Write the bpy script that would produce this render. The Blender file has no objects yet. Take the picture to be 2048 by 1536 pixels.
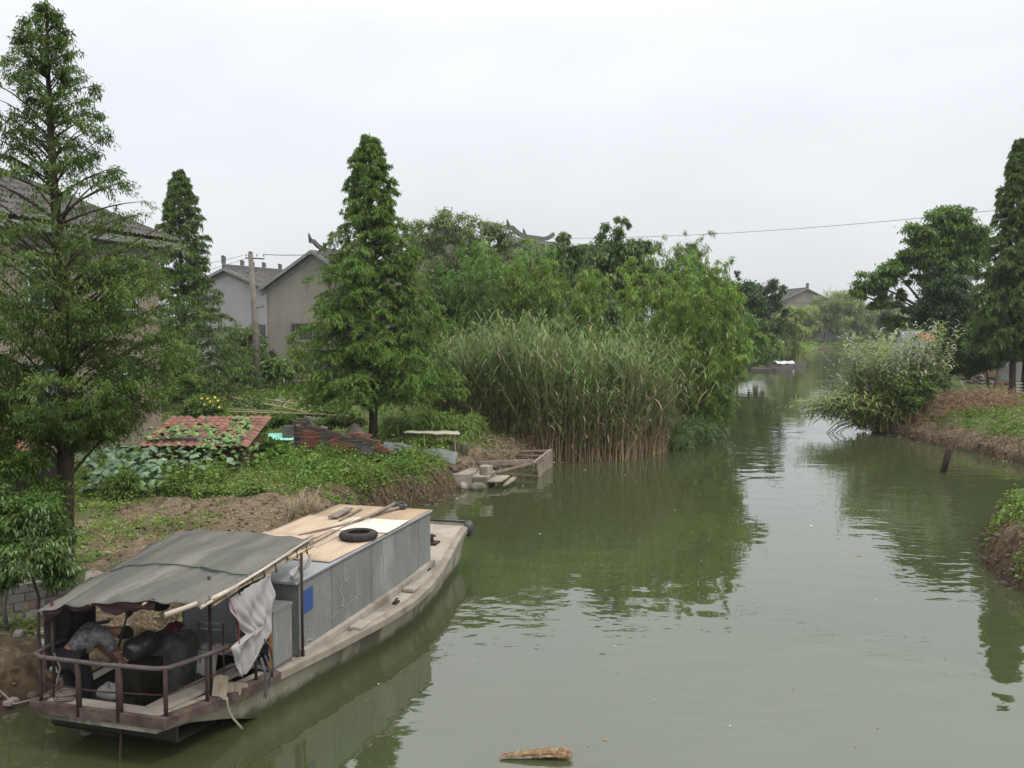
import bpy, math, random
import numpy as np
from mathutils import Vector, Matrix

PI = math.pi
C = bpy.context.scene.collection
rnd = random.Random(7)

# ------------------------------------------------------------------ camera, sky, sun
F, CAM_H, HZ = 1950.0, 5.5, 645.0           # focal length in photo pixels, eye height, horizon row
TH = math.atan((768 - HZ) / F)
cam = bpy.data.objects.new('camera', bpy.data.cameras.new('camera'))
C.objects.link(cam)
cam.location = (0, 0, CAM_H)
cam.rotation_euler = (PI / 2 - TH, 0, 0)
cam.data.sensor_width = 36
cam.data.lens = F / 2048 * 36
cam.data.clip_start = 0.1
cam.data.clip_end = 3000
sc = bpy.context.scene
sc.camera = cam

SUN_EL, SUN_AZ = math.radians(58), math.radians(125)   # azimuth clockwise from +Y (behind, to the right)
world = bpy.data.worlds.new('World')
sc.world = world
world.use_nodes = True
nt = world.node_tree
nt.nodes.clear()
wn = lambda t: nt.nodes.new(t)
out = wn('ShaderNodeOutputWorld')
sky = wn('ShaderNodeTexSky'); sky.sky_type = 'NISHITA'; sky.sun_disc = False
sky.sun_elevation = SUN_EL; sky.sun_rotation = SUN_AZ; sky.air_density = 1.0; sky.dust_density = 4.0
bg1 = wn('ShaderNodeBackground'); bg1.inputs['Strength'].default_value = 0.03
nt.links.new(sky.outputs[0], bg1.inputs['Color'])
tc = wn('ShaderNodeTexCoord')
sep = wn('ShaderNodeSeparateXYZ'); nt.links.new(tc.outputs['Generated'], sep.inputs[0])
ramp = wn('ShaderNodeValToRGB')                     # overcast: brighter towards the zenith
cr = ramp.color_ramp
cr.elements[0].position = 0.0; cr.elements[0].color = (0.63, 0.65, 0.68, 1)
cr.elements[1].position = 1.0; cr.elements[1].color = (1.75, 1.75, 1.75, 1)
for p_, c_ in ((0.10, (0.69, 0.71, 0.735)), (0.28, (0.82, 0.825, 0.835)), (0.5, (1.38, 1.38, 1.37))):
    e = cr.elements.new(p_); e.color = (*c_, 1)
nt.links.new(sep.outputs['Z'], ramp.inputs[0])
mp = wn('ShaderNodeMapping'); mp.inputs['Scale'].default_value = (1.6, 1.6, 4.5)
nt.links.new(tc.outputs['Generated'], mp.inputs[0])
no = wn('ShaderNodeTexNoise'); no.inputs['Scale'].default_value = 1.6; no.inputs['Detail'].default_value = 5
no.inputs['Roughness'].default_value = 0.5
nt.links.new(mp.outputs[0], no.inputs['Vector'])
mr = wn('ShaderNodeMapRange'); mr.inputs['From Min'].default_value = 0.3; mr.inputs['From Max'].default_value = 0.7
mr.inputs['To Min'].default_value = 0.93; mr.inputs['To Max'].default_value = 1.07
nt.links.new(no.outputs[0], mr.inputs[0])
mul = wn('ShaderNodeVectorMath'); mul.operation = 'SCALE'
nt.links.new(ramp.outputs[0], mul.inputs[0]); nt.links.new(mr.outputs[0], mul.inputs['Scale'])
bg2 = wn('ShaderNodeBackground'); bg2.inputs['Strength'].default_value = 1.0
nt.links.new(mul.outputs[0], bg2.inputs['Color'])
ad = wn('ShaderNodeAddShader')
nt.links.new(bg1.outputs[0], ad.inputs[0]); nt.links.new(bg2.outputs[0], ad.inputs[1])
nt.links.new(ad.outputs[0], out.inputs['Surface'])

sun = bpy.data.objects.new('sun', bpy.data.lights.new('sun', 'SUN'))
C.objects.link(sun)
sun.data.energy = 1.5
sun.data.angle = math.radians(12)
sun.data.color = (1.0, 0.96, 0.9)
sdir = Vector((math.sin(SUN_AZ) * math.cos(SUN_EL), math.cos(SUN_AZ) * math.cos(SUN_EL), math.sin(SUN_EL)))
sun.rotation_euler = (-sdir).to_track_quat('-Z', 'Y').to_euler()
sc.view_settings.view_transform = 'Standard'
sc.view_settings.look = 'None'
sc.view_settings.exposure = 0.12
sc.view_settings.gamma = 1
sc.view_settings.use_curve_mapping = False
sc.cycles.max_bounces = 6
sc.cycles.diffuse_bounces = 3
sc.cycles.glossy_bounces = 3
sc.cycles.transmission_bounces = 3
sc.cycles.transparent_max_bounces = 6
sc.cycles.volume_bounces = 0

# ------------------------------------------------------------------ photo pixel -> place
cth, sth = math.cos(TH), math.sin(TH)
def ray(px, py):
    x = (px - 1024) / F; v = (py - 768) / F
    return np.array([x, cth - v * sth, -sth - v * cth])
def G(px, py, z=0.0):
    r = ray(px, py); t = (z - CAM_H) / r[2]
    return r * t + np.array([0, 0, CAM_H])
def D(px, py, Y):
    r = ray(px, py); return r * (Y / r[1]) + np.array([0, 0, CAM_H])

# ------------------------------------------------------------------ objects
def tag(o, label=None, cat=None, group=None, kind=None):
    if label: o['label'] = label
    if cat: o['category'] = cat
    if group: o['group'] = group
    if kind: o['kind'] = kind
    return o
def thing(name, label, cat, loc=(0, 0, 0), rotz=0.0, group=None):
    o = bpy.data.objects.new(name, None); C.objects.link(o)
    o.empty_display_size = 0.2
    o.location = [float(a) for a in loc]; o.rotation_euler = (0, 0, rotz)
    return tag(o, label, cat, group)
def copy_thing(o, loc=None, rotz=None, label=None, group=None, scale=None):
    def rec(a, par):
        c = a.copy(); C.objects.link(c); c.parent = par
        for ch in list(a.children): rec(ch, c)
        return c
    c = rec(o, None)
    if loc is not None: c.location = [float(a) for a in loc]
    if rotz is not None: c.rotation_euler = (0, 0, rotz)
    if scale is not None: c.scale = (scale,) * 3
    if label: c['label'] = label
    if group: c['group'] = group
    return c
def link(name, me, mat=None, parent=None):
    if mat is not None and not me.materials: me.materials.append(mat)
    o = bpy.data.objects.new(name, me); C.objects.link(o)
    if parent is not None: o.parent = parent
    return o
def np_mesh(name, V, Fq, tone=None, smooth=False):
    """V (n,3), Fq (m,k) same-sized faces; tone per vertex."""
    V = np.asarray(V, dtype=np.float32); Fq = np.asarray(Fq, dtype=np.int32)
    me = bpy.data.meshes.new(name)
    k = Fq.shape[1]
    me.vertices.add(len(V)); me.vertices.foreach_set('co', V.ravel())
    me.loops.add(Fq.size); me.loops.foreach_set('vertex_index', Fq.ravel())
    me.polygons.add(len(Fq))
    me.polygons.foreach_set('loop_start', np.arange(0, Fq.size, k, dtype=np.int32))
    if smooth: me.polygons.foreach_set('use_smooth', np.ones(len(Fq), dtype=bool))
    if tone is not None:
        a = me.attributes.new('tone', 'FLOAT', 'POINT')
        a.data.foreach_set('value', np.asarray(tone, dtype=np.float32))
    me.update(calc_edges=True)
    return me

class MB:
    def __init__(s): s.v = []; s.f = []; s.sm = []
    def add(s, vs, fs, smooth=False):
        b = len(s.v)
        s.v += [tuple(float(c) for c in p) for p in vs]
        s.f += [tuple(i + b for i in f) for f in fs]
        s.sm += [smooth] * len(fs)
        return s
    def box(s, c, d, rz=0.0, rx=0.0, ry=0.0, j=0.0):
        R = Matrix.Rotation(rz, 3, 'Z') @ Matrix.Rotation(ry, 3, 'Y') @ Matrix.Rotation(rx, 3, 'X')
        vs = []
        for x in (-.5, .5):
            for y in (-.5, .5):
                for z in (-.5, .5):
                    p = R @ Vector((x * d[0], y * d[1], z * d[2]))
                    vs.append((c[0] + p.x + rnd.uniform(-j, j), c[1] + p.y + rnd.uniform(-j, j), c[2] + p.z + rnd.uniform(-j, j)))
        return s.add(vs, [(0, 1, 3, 2), (4, 6, 7, 5), (0, 4, 5, 1), (2, 3, 7, 6), (0, 2, 6, 4), (1, 5, 7, 3)])
    def bar(s, a, b, w, h=None):
        a = Vector([float(q) for q in a]); b = Vector([float(q) for q in b]); h = h or w
        d = (b - a); q = d.to_track_quat('X', 'Z').to_matrix()
        m = (a + b) / 2; L = d.length; vs = []
        for x in (-.5, .5):
            for y in (-.5, .5):
                for z in (-.5, .5):
                    vs.append(tuple(m + q @ Vector((x * L, y * w, z * h))))
        return s.add(vs, [(0, 1, 3, 2), (4, 6, 7, 5), (0, 4, 5, 1), (2, 3, 7, 6), (0, 2, 6, 4), (1, 5, 7, 3)])
    def tube(s, pts, r, n=8, caps=True):
        pts = [Vector([float(q) for q in p]) for p in pts]
        if not hasattr(r, '__len__'): r = [r] * len(pts)
        vs = []; up = Vector((0.13, 0.21, 1)).normalized(); prev = None
        for i, p in enumerate(pts):
            t = (pts[min(i + 1, len(pts) - 1)] - pts[max(i - 1, 0)])
            t = t.normalized() if t.length > 1e-9 else Vector((0, 0, 1))
            a = prev if prev is not None else (up if abs(t.dot(up)) < .9 else Vector((1, .1, 0)))
            a = (a - t * a.dot(t))
            a = a.normalized() if a.length > 1e-6 else t.orthogonal().normalized()
            prev = a; b = t.cross(a)
            for k in range(n):
                an = 2 * PI * k / n
                vs.append(p + (a * math.cos(an) + b * math.sin(an)) * r[i])
        fs = []
        for i in range(len(pts) - 1):
            for k in range(n):
                fs.append((i * n + k, i * n + (k + 1) % n, (i + 1) * n + (k + 1) % n, (i + 1) * n + k))
        s.add(vs, fs, True)
        if caps:
            b = len(s.v) - len(vs)
            s.f += [tuple(b + k for k in range(n))[::-1], tuple(b + (len(pts) - 1) * n + k for k in range(n))]
            s.sm += [False, False]
        return s
    def prism(s, top, dz):
        """polygon of 3-D points dropped by the vector dz"""
        n = len(top); dz = Vector(dz) if hasattr(dz, '__len__') else Vector((0, 0, -dz))
        t = [Vector([float(q) for q in p]) for p in top]
        vs = t + [p + dz for p in t]
        fs = [tuple(range(n)), tuple(range(2 * n - 1, n - 1, -1))] + [(i, i + n, (i + 1) % n + n, (i + 1) % n) for i in range(n)]
        return s.add(vs, fs)
    def grid(s, fn, nu, nv, smooth=True):
        vs = [fn(i / nu, j / nv) for i in range(nu + 1) for j in range(nv + 1)]
        w = nv + 1
        return s.add(vs, [(i * w + j, (i + 1) * w + j, (i + 1) * w + j + 1, i * w + j + 1) for i in range(nu) for j in range(nv)], smooth)
    def lathe(s, c, prof, n=16):
        vs = []; 
        for r, z in prof:
            for k in range(n): vs.append((c[0] + r * math.cos(2 * PI * k / n), c[1] + r * math.sin(2 * PI * k / n), c[2] + z))
        fs = [(i * n + k, i * n + (k + 1) % n, (i + 1) * n + (k + 1) % n, (i + 1) * n + k) for i in range(len(prof) - 1) for k in range(n)]
        return s.add(vs, fs, True)
    def mesh(s, name):
        me = bpy.data.meshes.new(name); me.from_pydata(s.v, [], s.f)
        me.polygons.foreach_set('use_smooth', s.sm); me.update()
        return me
    def build(s, name, mat, parent=None, bevel=0, thick=0, fixn=True):
        me = s.mesh(name); o = link(name, me, mat, parent)
        if fixn:
            import bmesh
            bm = bmesh.new(); bm.from_mesh(me); bmesh.ops.recalc_face_normals(bm, faces=bm.faces); bm.to_mesh(me); bm.free()
        if thick:
            m = o.modifiers.new('t', 'SOLIDIFY'); m.thickness = thick
        if bevel:
            m = o.modifiers.new('b', 'BEVEL'); m.width = bevel; m.segments = 2; m.limit_method = 'ANGLE'
        return o
    def local(s, o):
        """move vertices given in the world's frame into the frame of the Empty o"""
        M = (Matrix.Translation(o.location) @ Matrix.Rotation(o.rotation_euler[2], 4, 'Z')).inverted()
        s.v = [tuple(M @ Vector(p)) for p in s.v]
        return s

# ------------------------------------------------------------------ materials
def mat_new(name):
    m = bpy.data.materials.new(name); m.use_nodes = True
    return m, m.node_tree, m.node_tree.nodes['Principled BSDF']
def N(t, kind, **kw):
    n = t.nodes.new(kind)
    for k, v in kw.items():
        if k in n.inputs: n.inputs[k].default_value = v
        else: setattr(n, k, v)
    return n
def surf(name, c1, c2=None, c3=None, scale=3.0, rough=0.85, bump=0.3, bscale=None, metal=0.0, stretch=(1, 1, 1), lo=.38, hi=.62, rvar=0.0, spec=0.16, bdist=0.02, c3amt=.5):
    """two-tone noise with an optional third, blotchier tone; Object coordinates; optional variation per object"""
    m, t, b = mat_new(name)
    c2 = c2 or tuple(q * 0.75 for q in c1)
    co = N(t, 'ShaderNodeTexCoord'); mpn = N(t, 'ShaderNodeMapping'); mpn.inputs['Scale'].default_value = stretch
    t.links.new(co.outputs['Object'], mpn.inputs[0])
    if rvar:
        oi = N(t, 'ShaderNodeObjectInfo'); sc_ = N(t, 'ShaderNodeVectorMath', operation='SCALE')
        cb = N(t, 'ShaderNodeCombineXYZ')
        for k in range(3): t.links.new(oi.outputs['Random'], cb.inputs[k])
        t.links.new(cb.outputs[0], sc_.inputs[0]); sc_.inputs['Scale'].default_value = 37.0
        t.links.new(sc_.outputs[0], mpn.inputs['Location'])
    n1 = N(t, 'ShaderNodeTexNoise', Scale=scale, Detail=6.0, Roughness=0.62)
    t.links.new(mpn.outputs[0], n1.inputs['Vector'])
    r1 = N(t, 'ShaderNodeMapRange'); r1.inputs['From Min'].default_value = lo; r1.inputs['From Max'].default_value = hi
    t.links.new(n1.outputs[0], r1.inputs[0])
    mx = N(t, 'ShaderNodeMix', data_type='RGBA')
    mx.inputs['A'].default_value = (*c1, 1); mx.inputs['B'].default_value = (*c2, 1)
    t.links.new(r1.outputs[0], mx.inputs['Factor'])
    colout = mx.outputs['Result']
    if c3:
        n2 = N(t, 'ShaderNodeTexNoise', Scale=scale * .37, Detail=8.0, Roughness=0.7)
        t.links.new(mpn.outputs[0], n2.inputs['Vector'])
        r2 = N(t, 'ShaderNodeMapRange'); r2.inputs['From Min'].default_value = 1 - c3amt; r2.inputs['From Max'].default_value = 1 - c3amt + .1
        t.links.new(n2.outputs[0], r2.inputs[0])
        m2 = N(t, 'ShaderNodeMix', data_type='RGBA'); m2.inputs['B'].default_value = (*c3, 1)
        t.links.new(r2.outputs[0], m2.inputs['Factor']); t.links.new(colout, m2.inputs['A'])
        colout = m2.outputs['Result']
    if rvar:
        hs = N(t, 'ShaderNodeHueSaturation')
        r3 = N(t, 'ShaderNodeMapRange'); r3.inputs['To Min'].default_value = 1 - rvar; r3.inputs['To Max'].default_value = 1 + rvar
        t.links.new(oi.outputs['Random'], r3.inputs[0]); t.links.new(r3.outputs[0], hs.inputs['Value'])
        t.links.new(colout, hs.inputs['Color']); colout = hs.outputs['Color']
    t.links.new(colout, b.inputs['Base Color'])
    b.inputs['Roughness'].default_value = rough; b.inputs['Metallic'].default_value = metal
    b.inputs['Specular IOR Level'].default_value = spec
    if bump:
        n3 = N(t, 'ShaderNodeTexNoise', Scale=(bscale or scale * 6), Detail=5.0, Roughness=0.6)
        t.links.new(mpn.outputs[0], n3.inputs['Vector'])
        bp = N(t, 'ShaderNodeBump', Strength=bump, Distance=bdist)
        t.links.new(n3.outputs[0], bp.inputs['Height']); t.links.new(bp.outputs[0], b.inputs['Normal'])
    return m
def leafmat(name, dark, light, trans=0.35, rough=0.55, third=None, spec=0.35, gain=1.3):
    dark = tuple(q * gain * .55 for q in dark); light = tuple(q * gain * 1.30 for q in light)  # dark end lowered, light end raised: leaf colours carry part of the shadow contrast
    if 'leaf' in name: dark = (dark[0] * .95, dark[1], dark[2] * .68); light = (light[0] * .95, light[1], light[2] * .70)
    m, t, b = mat_new(name)
    at = N(t, 'ShaderNodeAttribute', attribute_name='tone')
    rp = N(t, 'ShaderNodeValToRGB'); c = rp.color_ramp
    c.elements[0].color = (*dark, 1); c.elements[1].color = (*light, 1); c.elements[1].position = 0.85 if third else 1.0
    if third: e = c.elements.new(1.0); e.color = (*third, 1)
    t.links.new(at.outputs['Fac'], rp.inputs[0]); t.links.new(rp.outputs[0], b.inputs['Base Color'])
    b.inputs['Roughness'].default_value = rough; b.inputs['Specular IOR Level'].default_value = spec
    tr = N(t, 'ShaderNodeBsdfTranslucent'); hs = N(t, 'ShaderNodeHueSaturation', Saturation=1.1, Value=1.35)
    t.links.new(rp.outputs[0], hs.inputs['Color']); t.links.new(hs.outputs[0], tr.inputs['Color'])
    mx = N(t, 'ShaderNodeMixShader'); mx.inputs[0].default_value = trans
    t.links.new(b.outputs[0], mx.inputs[1]); t.links.new(tr.outputs[0], mx.inputs[2])
    t.links.new(mx.outputs[0], t.nodes['Material Output'].inputs['Surface'])
    return m
# ------------------------------------------------------------------ water outline and terrain
WATER = np.array([(-60, -30), (-60, 8), (-16, 11.2), (-12, 12.4), (-9, 12.9), (-7.4, 13.2), (-6.55, 14.0), (-6.1, 15.2), (-5.9, 16.6), (-5.6, 18.5), (-5.2, 20.5),
    (-4.7, 23), (-4.5, 25.5), (-4.2, 27.6), (-3.4, 28.6), (-2.5, 29.1), (-2.1, 30.4), (-1.8, 32), (-1.3, 33.3), (-0.6, 35.5), (0.2, 37.6), (1.7, 38.2),
    (4.3, 39.0), (6.2, 41), (7.8, 43.6), (9.4, 46.4), (10.2, 50), (12.0, 58), (16, 73), (22, 95), (27, 110), (34, 125), (44, 150), (56, 182),
    (62, 198), (67, 206), (80, 207), (100, 210), (101, 200), (75, 196), (62, 165), (45, 120), (33, 88), (24, 64), (20.0, 54), (18.6, 50), (18.3, 48.4), (18.7, 46.8),
    (18.9, 44.7), (19.3, 42), (19.6, 40.5), (19.8, 37.5), (21.5, 35), (26, 33), (34, 32), (34, 29.5), (22, 29), (15, 27.2), (12.6, 25.6), (11.9, 24.2), (11.1, 22.6), (10.6, 21.2),
    (10.4, 19.6), (10.6, 17), (11, 10), (12, -30)], dtype=float)
def inside_dist(X, Y, poly):
    X = np.asarray(X, float); Y = np.asarray(Y, float)
    ins = np.zeros(X.shape, bool); dmin = np.full(X.shape, 1e9)
    n = len(poly)
    for i in range(n):
        x1, y1 = poly[i]; x2, y2 = poly[(i + 1) % n]
        cond = (y1 > Y) != (y2 > Y)
        if y1 != y2: ins ^= cond & (X < (x2 - x1) * (Y - y1) / (y2 - y1) + x1)
        dx, dy = x2 - x1, y2 - y1
        t = np.clip(((X - x1) * dx + (Y - y1) * dy) / (dx * dx + dy * dy), 0, 1)
        dmin = np.minimum(dmin, (X - x1 - t * dx) ** 2 + (Y - y1 - t * dy) ** 2)
    d = np.sqrt(dmin)
    return np.where(ins, -d, d)
_r = np.random.RandomState(3)
_perm = _r.rand(64, 64)
def vnoise(x, y):
    xi = np.floor(x).astype(int); yi = np.floor(y).astype(int); fx = x - xi; fy = y - yi
    fx = fx * fx * (3 - 2 * fx); fy = fy * fy * (3 - 2 * fy)
    g = lambda a, b: _perm[a % 64, b % 64]
    return (g(xi, yi) * (1 - fx) + g(xi + 1, yi) * fx) * (1 - fy) + (g(xi, yi + 1) * (1 - fx) + g(xi + 1, yi + 1) * fx) * fy
def fbm(x, y, o=4):
    s = 0; a = .5
    for i in range(o): s = s + a * vnoise(x * 2 ** i + 17.3 * i, y * 2 ** i + 5.1 * i); a *= .5
    return s
def sstep(a, b, x):
    t = np.clip((x - a) / (b - a), 0, 1); return t * t * (3 - 2 * t)
def height(X, Y):
    X = np.asarray(X, float); Y = np.asarray(Y, float)
    d = inside_dist(X, Y, WATER) + (fbm(X * 1.3, Y * 1.3, 4) - .47) * 0.5
    left = X < 0.13 * Y + 1 + 0.2 * np.maximum(Y - 60, 0)
    h = np.where(left, 1.0 + 0.5 * sstep(38, 52, Y), 1.25)
    h = np.where(left & (Y < 17), 0.85, h)
    rn = (~left) & (Y < 30)
    h = np.where(rn, 1.05 + 0.15 * sstep(12, 15, X), h)
    k = np.where(left, 0.28, 1.5)
    k = np.where(left & (Y < 17.5) , 0.45, k)
    k = np.where(rn, 0.30, k)
    k = np.where(left & (Y > 36), 0.6, k)
    # low lip at the foot of the far right promontory
    z = h * (1 - np.exp(-np.maximum(d, 0) / k)) ** 1.3
    far_r = (~left) & (Y >= 30)
    z = np.where(far_r & (d > 0), np.maximum(z, (.12 + .75 * fbm(X * .8, Y * .8, 4)) * (1 - np.exp(-np.maximum(d, 0) / .16))), z)
    z = z + (fbm(X * .35, Y * .35, 3) - .45) * .3 * sstep(.5, 3, d) + (fbm(X * 2.1, Y * 2.1, 4) - .47) * .34 * sstep(0.05, .5, d) * np.where(Y < 60, 1, .4) * np.where((X > 17) & (Y > 34), 1.7, 1)
    z = np.where(d < 0, np.maximum(d * 1.2, -1.2), z)
    return z
def gz(x, y): return float(height(np.array([x]), np.array([y]))[0])
def on(px, py, z0=1.0):
    z = z0
    for _ in range(6):
        p = G(px, py, z); z = .5 * z + .5 * gz(p[0], p[1])
    p = G(px, py, z); return np.array([p[0], p[1], gz(p[0], p[1])])
def ax(*segs):
    a = []
    for s0, s1, st in segs: a.append(np.arange(s0, s1, st))
    return np.concatenate(a + [[segs[-1][1]]])
xs = ax((-700, -160, 60), (-160, -40, 6), (-40, -16, 1.0), (-16, 24, 0.16), (24, 36, 0.5), (36, 110, 1.2), (110, 200, 8), (200, 900, 60))
ys = ax((-30, 9, 2.0), (9, 54, 0.17), (54, 75, 0.6), (75, 225, 1.6), (225, 400, 12), (400, 2400, 100))
XX, YY = np.meshgrid(xs, ys)
ZZ = height(XX, YY)
nx, ny = len(xs), len(ys)
V = np.stack([XX, YY, ZZ], -1).reshape(-1, 3)
ii = (np.arange(ny - 1)[:, None] * nx + np.arange(nx - 1)[None, :]).ravel()
FQ = np.stack([ii, ii + 1, ii + nx + 1, ii + nx], 1)

# ground: bare tilled soil, dry litter and short green growth mixed by noise; steep cut banks are bare earth
m_ground, t, b = mat_new('ground_soil')
geo = N(t, 'ShaderNodeNewGeometry'); pos = geo.outputs['Position']
def noise_n(t, sc_, det=6.0, ro=.62, vec=None):
    n = N(t, 'ShaderNodeTexNoise', Scale=sc_, Detail=det, Roughness=ro); t.links.new(vec, n.inputs['Vector']); return n.outputs[0]
def rng(t, src, a, b_, c=0.0, d=1.0):
    r = N(t, 'ShaderNodeMapRange'); r.inputs['From Min'].default_value = a; r.inputs['From Max'].default_value = b_
    r.inputs['To Min'].default_value = c; r.inputs['To Max'].default_value = d; t.links.new(src, r.inputs[0]); return r.outputs[0]
def mixc(t, fac, a, b_):
    mx = N(t, 'ShaderNodeMix', data_type='RGBA')
    for s_, q in (('A', a), ('B', b_)):
        if isinstance(q, tuple): mx.inputs[s_].default_value = (*q, 1)
        else: t.links.new(q, mx.inputs[s_])
    if isinstance(fac, float): mx.inputs['Factor'].default_value = fac
    else: t.links.new(fac, mx.inputs['Factor'])
    return mx.outputs['Result']
soil = mixc(t, rng(t, noise_n(t, 2.2, vec=pos), .4, .62), (.175, .132, .088), (.105, .077, .050))
soil = mixc(t, rng(t, noise_n(t, 9.0, vec=pos), .50, .66), soil, (.26, .21, .145))
green = mixc(t, rng(t, noise_n(t, 6.0, vec=pos), .4, .6), (.055, .085, .022), (.10, .13, .04))
gm = N(t, 'ShaderNodeAttribute', attribute_name='tone')
gsum = N(t, 'ShaderNodeMath', operation='ADD'); t.links.new(gm.outputs['Fac'], gsum.inputs[0])
t.links.new(rng(t, noise_n(t, 1.1, 7.0, .7, vec=pos), 0, 1, -.5, .5), gsum.inputs[1])
col = mixc(t, rng(t, gsum.outputs[0], .42, .56), soil, green)
sepn = N(t, 'ShaderNodeSeparateXYZ'); t.links.new(geo.outputs['True Normal'], sepn.inputs[0])
earth = mixc(t, rng(t, noise_n(t, 7.0, vec=pos), .38, .6), (.15, .105, .065), (.065, .045, .028))
col = mixc(t, rng(t, sepn.outputs['Z'], .62, .80), earth, col)
sepz = N(t, 'ShaderNodeSeparateXYZ'); t.links.new(pos, sepz.inputs[0])
wetz = N(t, 'ShaderNodeMath', operation='MULTIPLY_ADD'); t.links.new(noise_n(t, 1.7, 5.0, .7, vec=pos), wetz.inputs[0]); wetz.inputs[1].default_value = -.5; t.links.new(sepz.outputs['Z'], wetz.inputs[2])
col = mixc(t, rng(t, wetz.outputs[0], .12, -.18), col, (.060, .046, .030))           # wet mud by the waterline
t.links.new(col, b.inputs['Base Color']); b.inputs['Roughness'].default_value = .95; b.inputs['Specular IOR Level'].default_value = .15
bp = N(t, 'ShaderNodeBump', Strength=1.0, Distance=.10); t.links.new(noise_n(t, 8.0, 7.0, .7, vec=pos), bp.inputs['Height'])
t.links.new(bp.outputs[0], b.inputs['Normal'])
def greenness(X, Y):
    """0 bare soil .. 1 green growth"""
    g = np.full(X.shape, .72)
    bare = np.exp(-(((X + 6.2) / 4.0) ** 2 + ((Y - 22.3) / 5.4) ** 2) ** 1.5)       # tilled plot by the boat
    g = g - .50 * bare
    g = np.where((X < 0) & (Y > 28.3) & (Y < 34), .9, g)
    g = np.where((X < -3) & (Y < 17.0), .42, g)
    g = np.where((X > 18) & (Y > 34) & (Y < 60), .54 - .3 * sstep(49, 53, Y), g)
    g = np.where((X > 8) & (Y < 30), .85, g)
    g = np.where((X < 2) & (X > -2) & (Y > 32) & (Y < 39), .45, g)
    g = np.where(Y > 90, .97, g)
    d = inside_dist(X, Y, WATER)
    g = g - .6 * (1 - sstep(.3, np.where(Y > 30, 1.9, 1.0), d)) * (X > 5) * (Y < 80) - .25 * (1 - sstep(.3, .9, d)) * (X <= 5)
    return g
me = np_mesh('ground', V, FQ, tone=greenness(V[:, 0], V[:, 1]), smooth=True)
tag(link('ground', me, m_ground), kind='structure')

# water: murky green canal with faint ripples
m_water, t, b = mat_new('canal_water')
geo = N(t, 'ShaderNodeNewGeometry'); pos = geo.outputs['Position']
murk = mixc(t, rng(t, noise_n(t, .12, 4.0, .5, vec=pos), .35, .65), (.048, .058, .022), (.046, .055, .026))
t.links.new(murk, b.inputs['Base Color'])
b.inputs['Roughness'].default_value = .012; b.inputs['IOR'].default_value = 1.88; b.inputs['Specular IOR Level'].default_value = .5
mpw = N(t, 'ShaderNodeMapping'); mpw.inputs['Scale'].default_value = (1.0, 1.35, 1.0); t.links.new(pos, mpw.inputs[0])
w1 = noise_n(t, 2.9, 1.6, .4, vec=mpw.outputs[0]); w2 = noise_n(t, .8, 1.0, .4, vec=mpw.outputs[0])
calm = rng(t, noise_n(t, .10, 2.0, .5, vec=pos), .42, .60, .12, 1.0)
h1 = N(t, 'ShaderNodeMath', operation='MULTIPLY'); t.links.new(w1, h1.inputs[0]); t.links.new(calm, h1.inputs[1])
h2 = N(t, 'ShaderNodeMath', operation='MULTIPLY_ADD'); t.links.new(w2, h2.inputs[0]); h2.inputs[1].default_value = 1.6; t.links.new(h1.outputs[0], h2.inputs[2])
bp = N(t, 'ShaderNodeBump', Strength=1.0, Distance=.0085); t.links.new(h2.outputs[0], bp.inputs['Height']); t.links.new(bp.outputs[0], b.inputs['Normal'])
wb = MB(); wb.add([(-90, -40, 0), (140, -40, 0), (140, 230, 0), (-90, 230, 0)], [(0, 1, 2, 3)])
tag(wb.build('canal_water', m_water), kind='structure')
# ------------------------------------------------------------------ vegetation tools
def norm(a): return a / np.maximum(np.linalg.norm(a, axis=-1, keepdims=True), 1e-9)
def runit(rs, n): return norm(rs.randn(n, 3))
def leaf_arrays(P, Dr, Nn, L, W, droop=0.15):
    """one bent four-cornered leaf per point"""
    Dr = norm(Dr); S = norm(np.cross(Dr, Nn)); U = np.cross(S, Dr)
    L = np.asarray(L).reshape(-1, 1) * np.ones((len(P), 1)); W = np.asarray(W).reshape(-1, 1) * np.ones((len(P), 1))
    mid = P + Dr * L * .42 + U * L * .06
    tip = P + Dr * L - np.array([0, 0, 1]) * L * droop
    V = np.stack([P, mid + S * W / 2, tip, mid - S * W / 2], 1).reshape(-1, 3)
    Fq = np.arange(len(V)).reshape(-1, 4)
    return V, Fq
def leaf_object(name, parts, mat, parent=None):
    Vs, Fs, Ts = [], [], []; b = 0
    for V, Fq, T in parts:
        Vs.append(V); Fs.append(Fq + b); Ts.append(np.repeat(T, len(V) // len(T)) if len(T) != len(V) else T); b += len(V)
    me = np_mesh(name, np.concatenate(Vs), np.concatenate(Fs), tone=np.clip(np.concatenate(Ts), 0, 1))
    return link(name, me, mat, parent)
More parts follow.
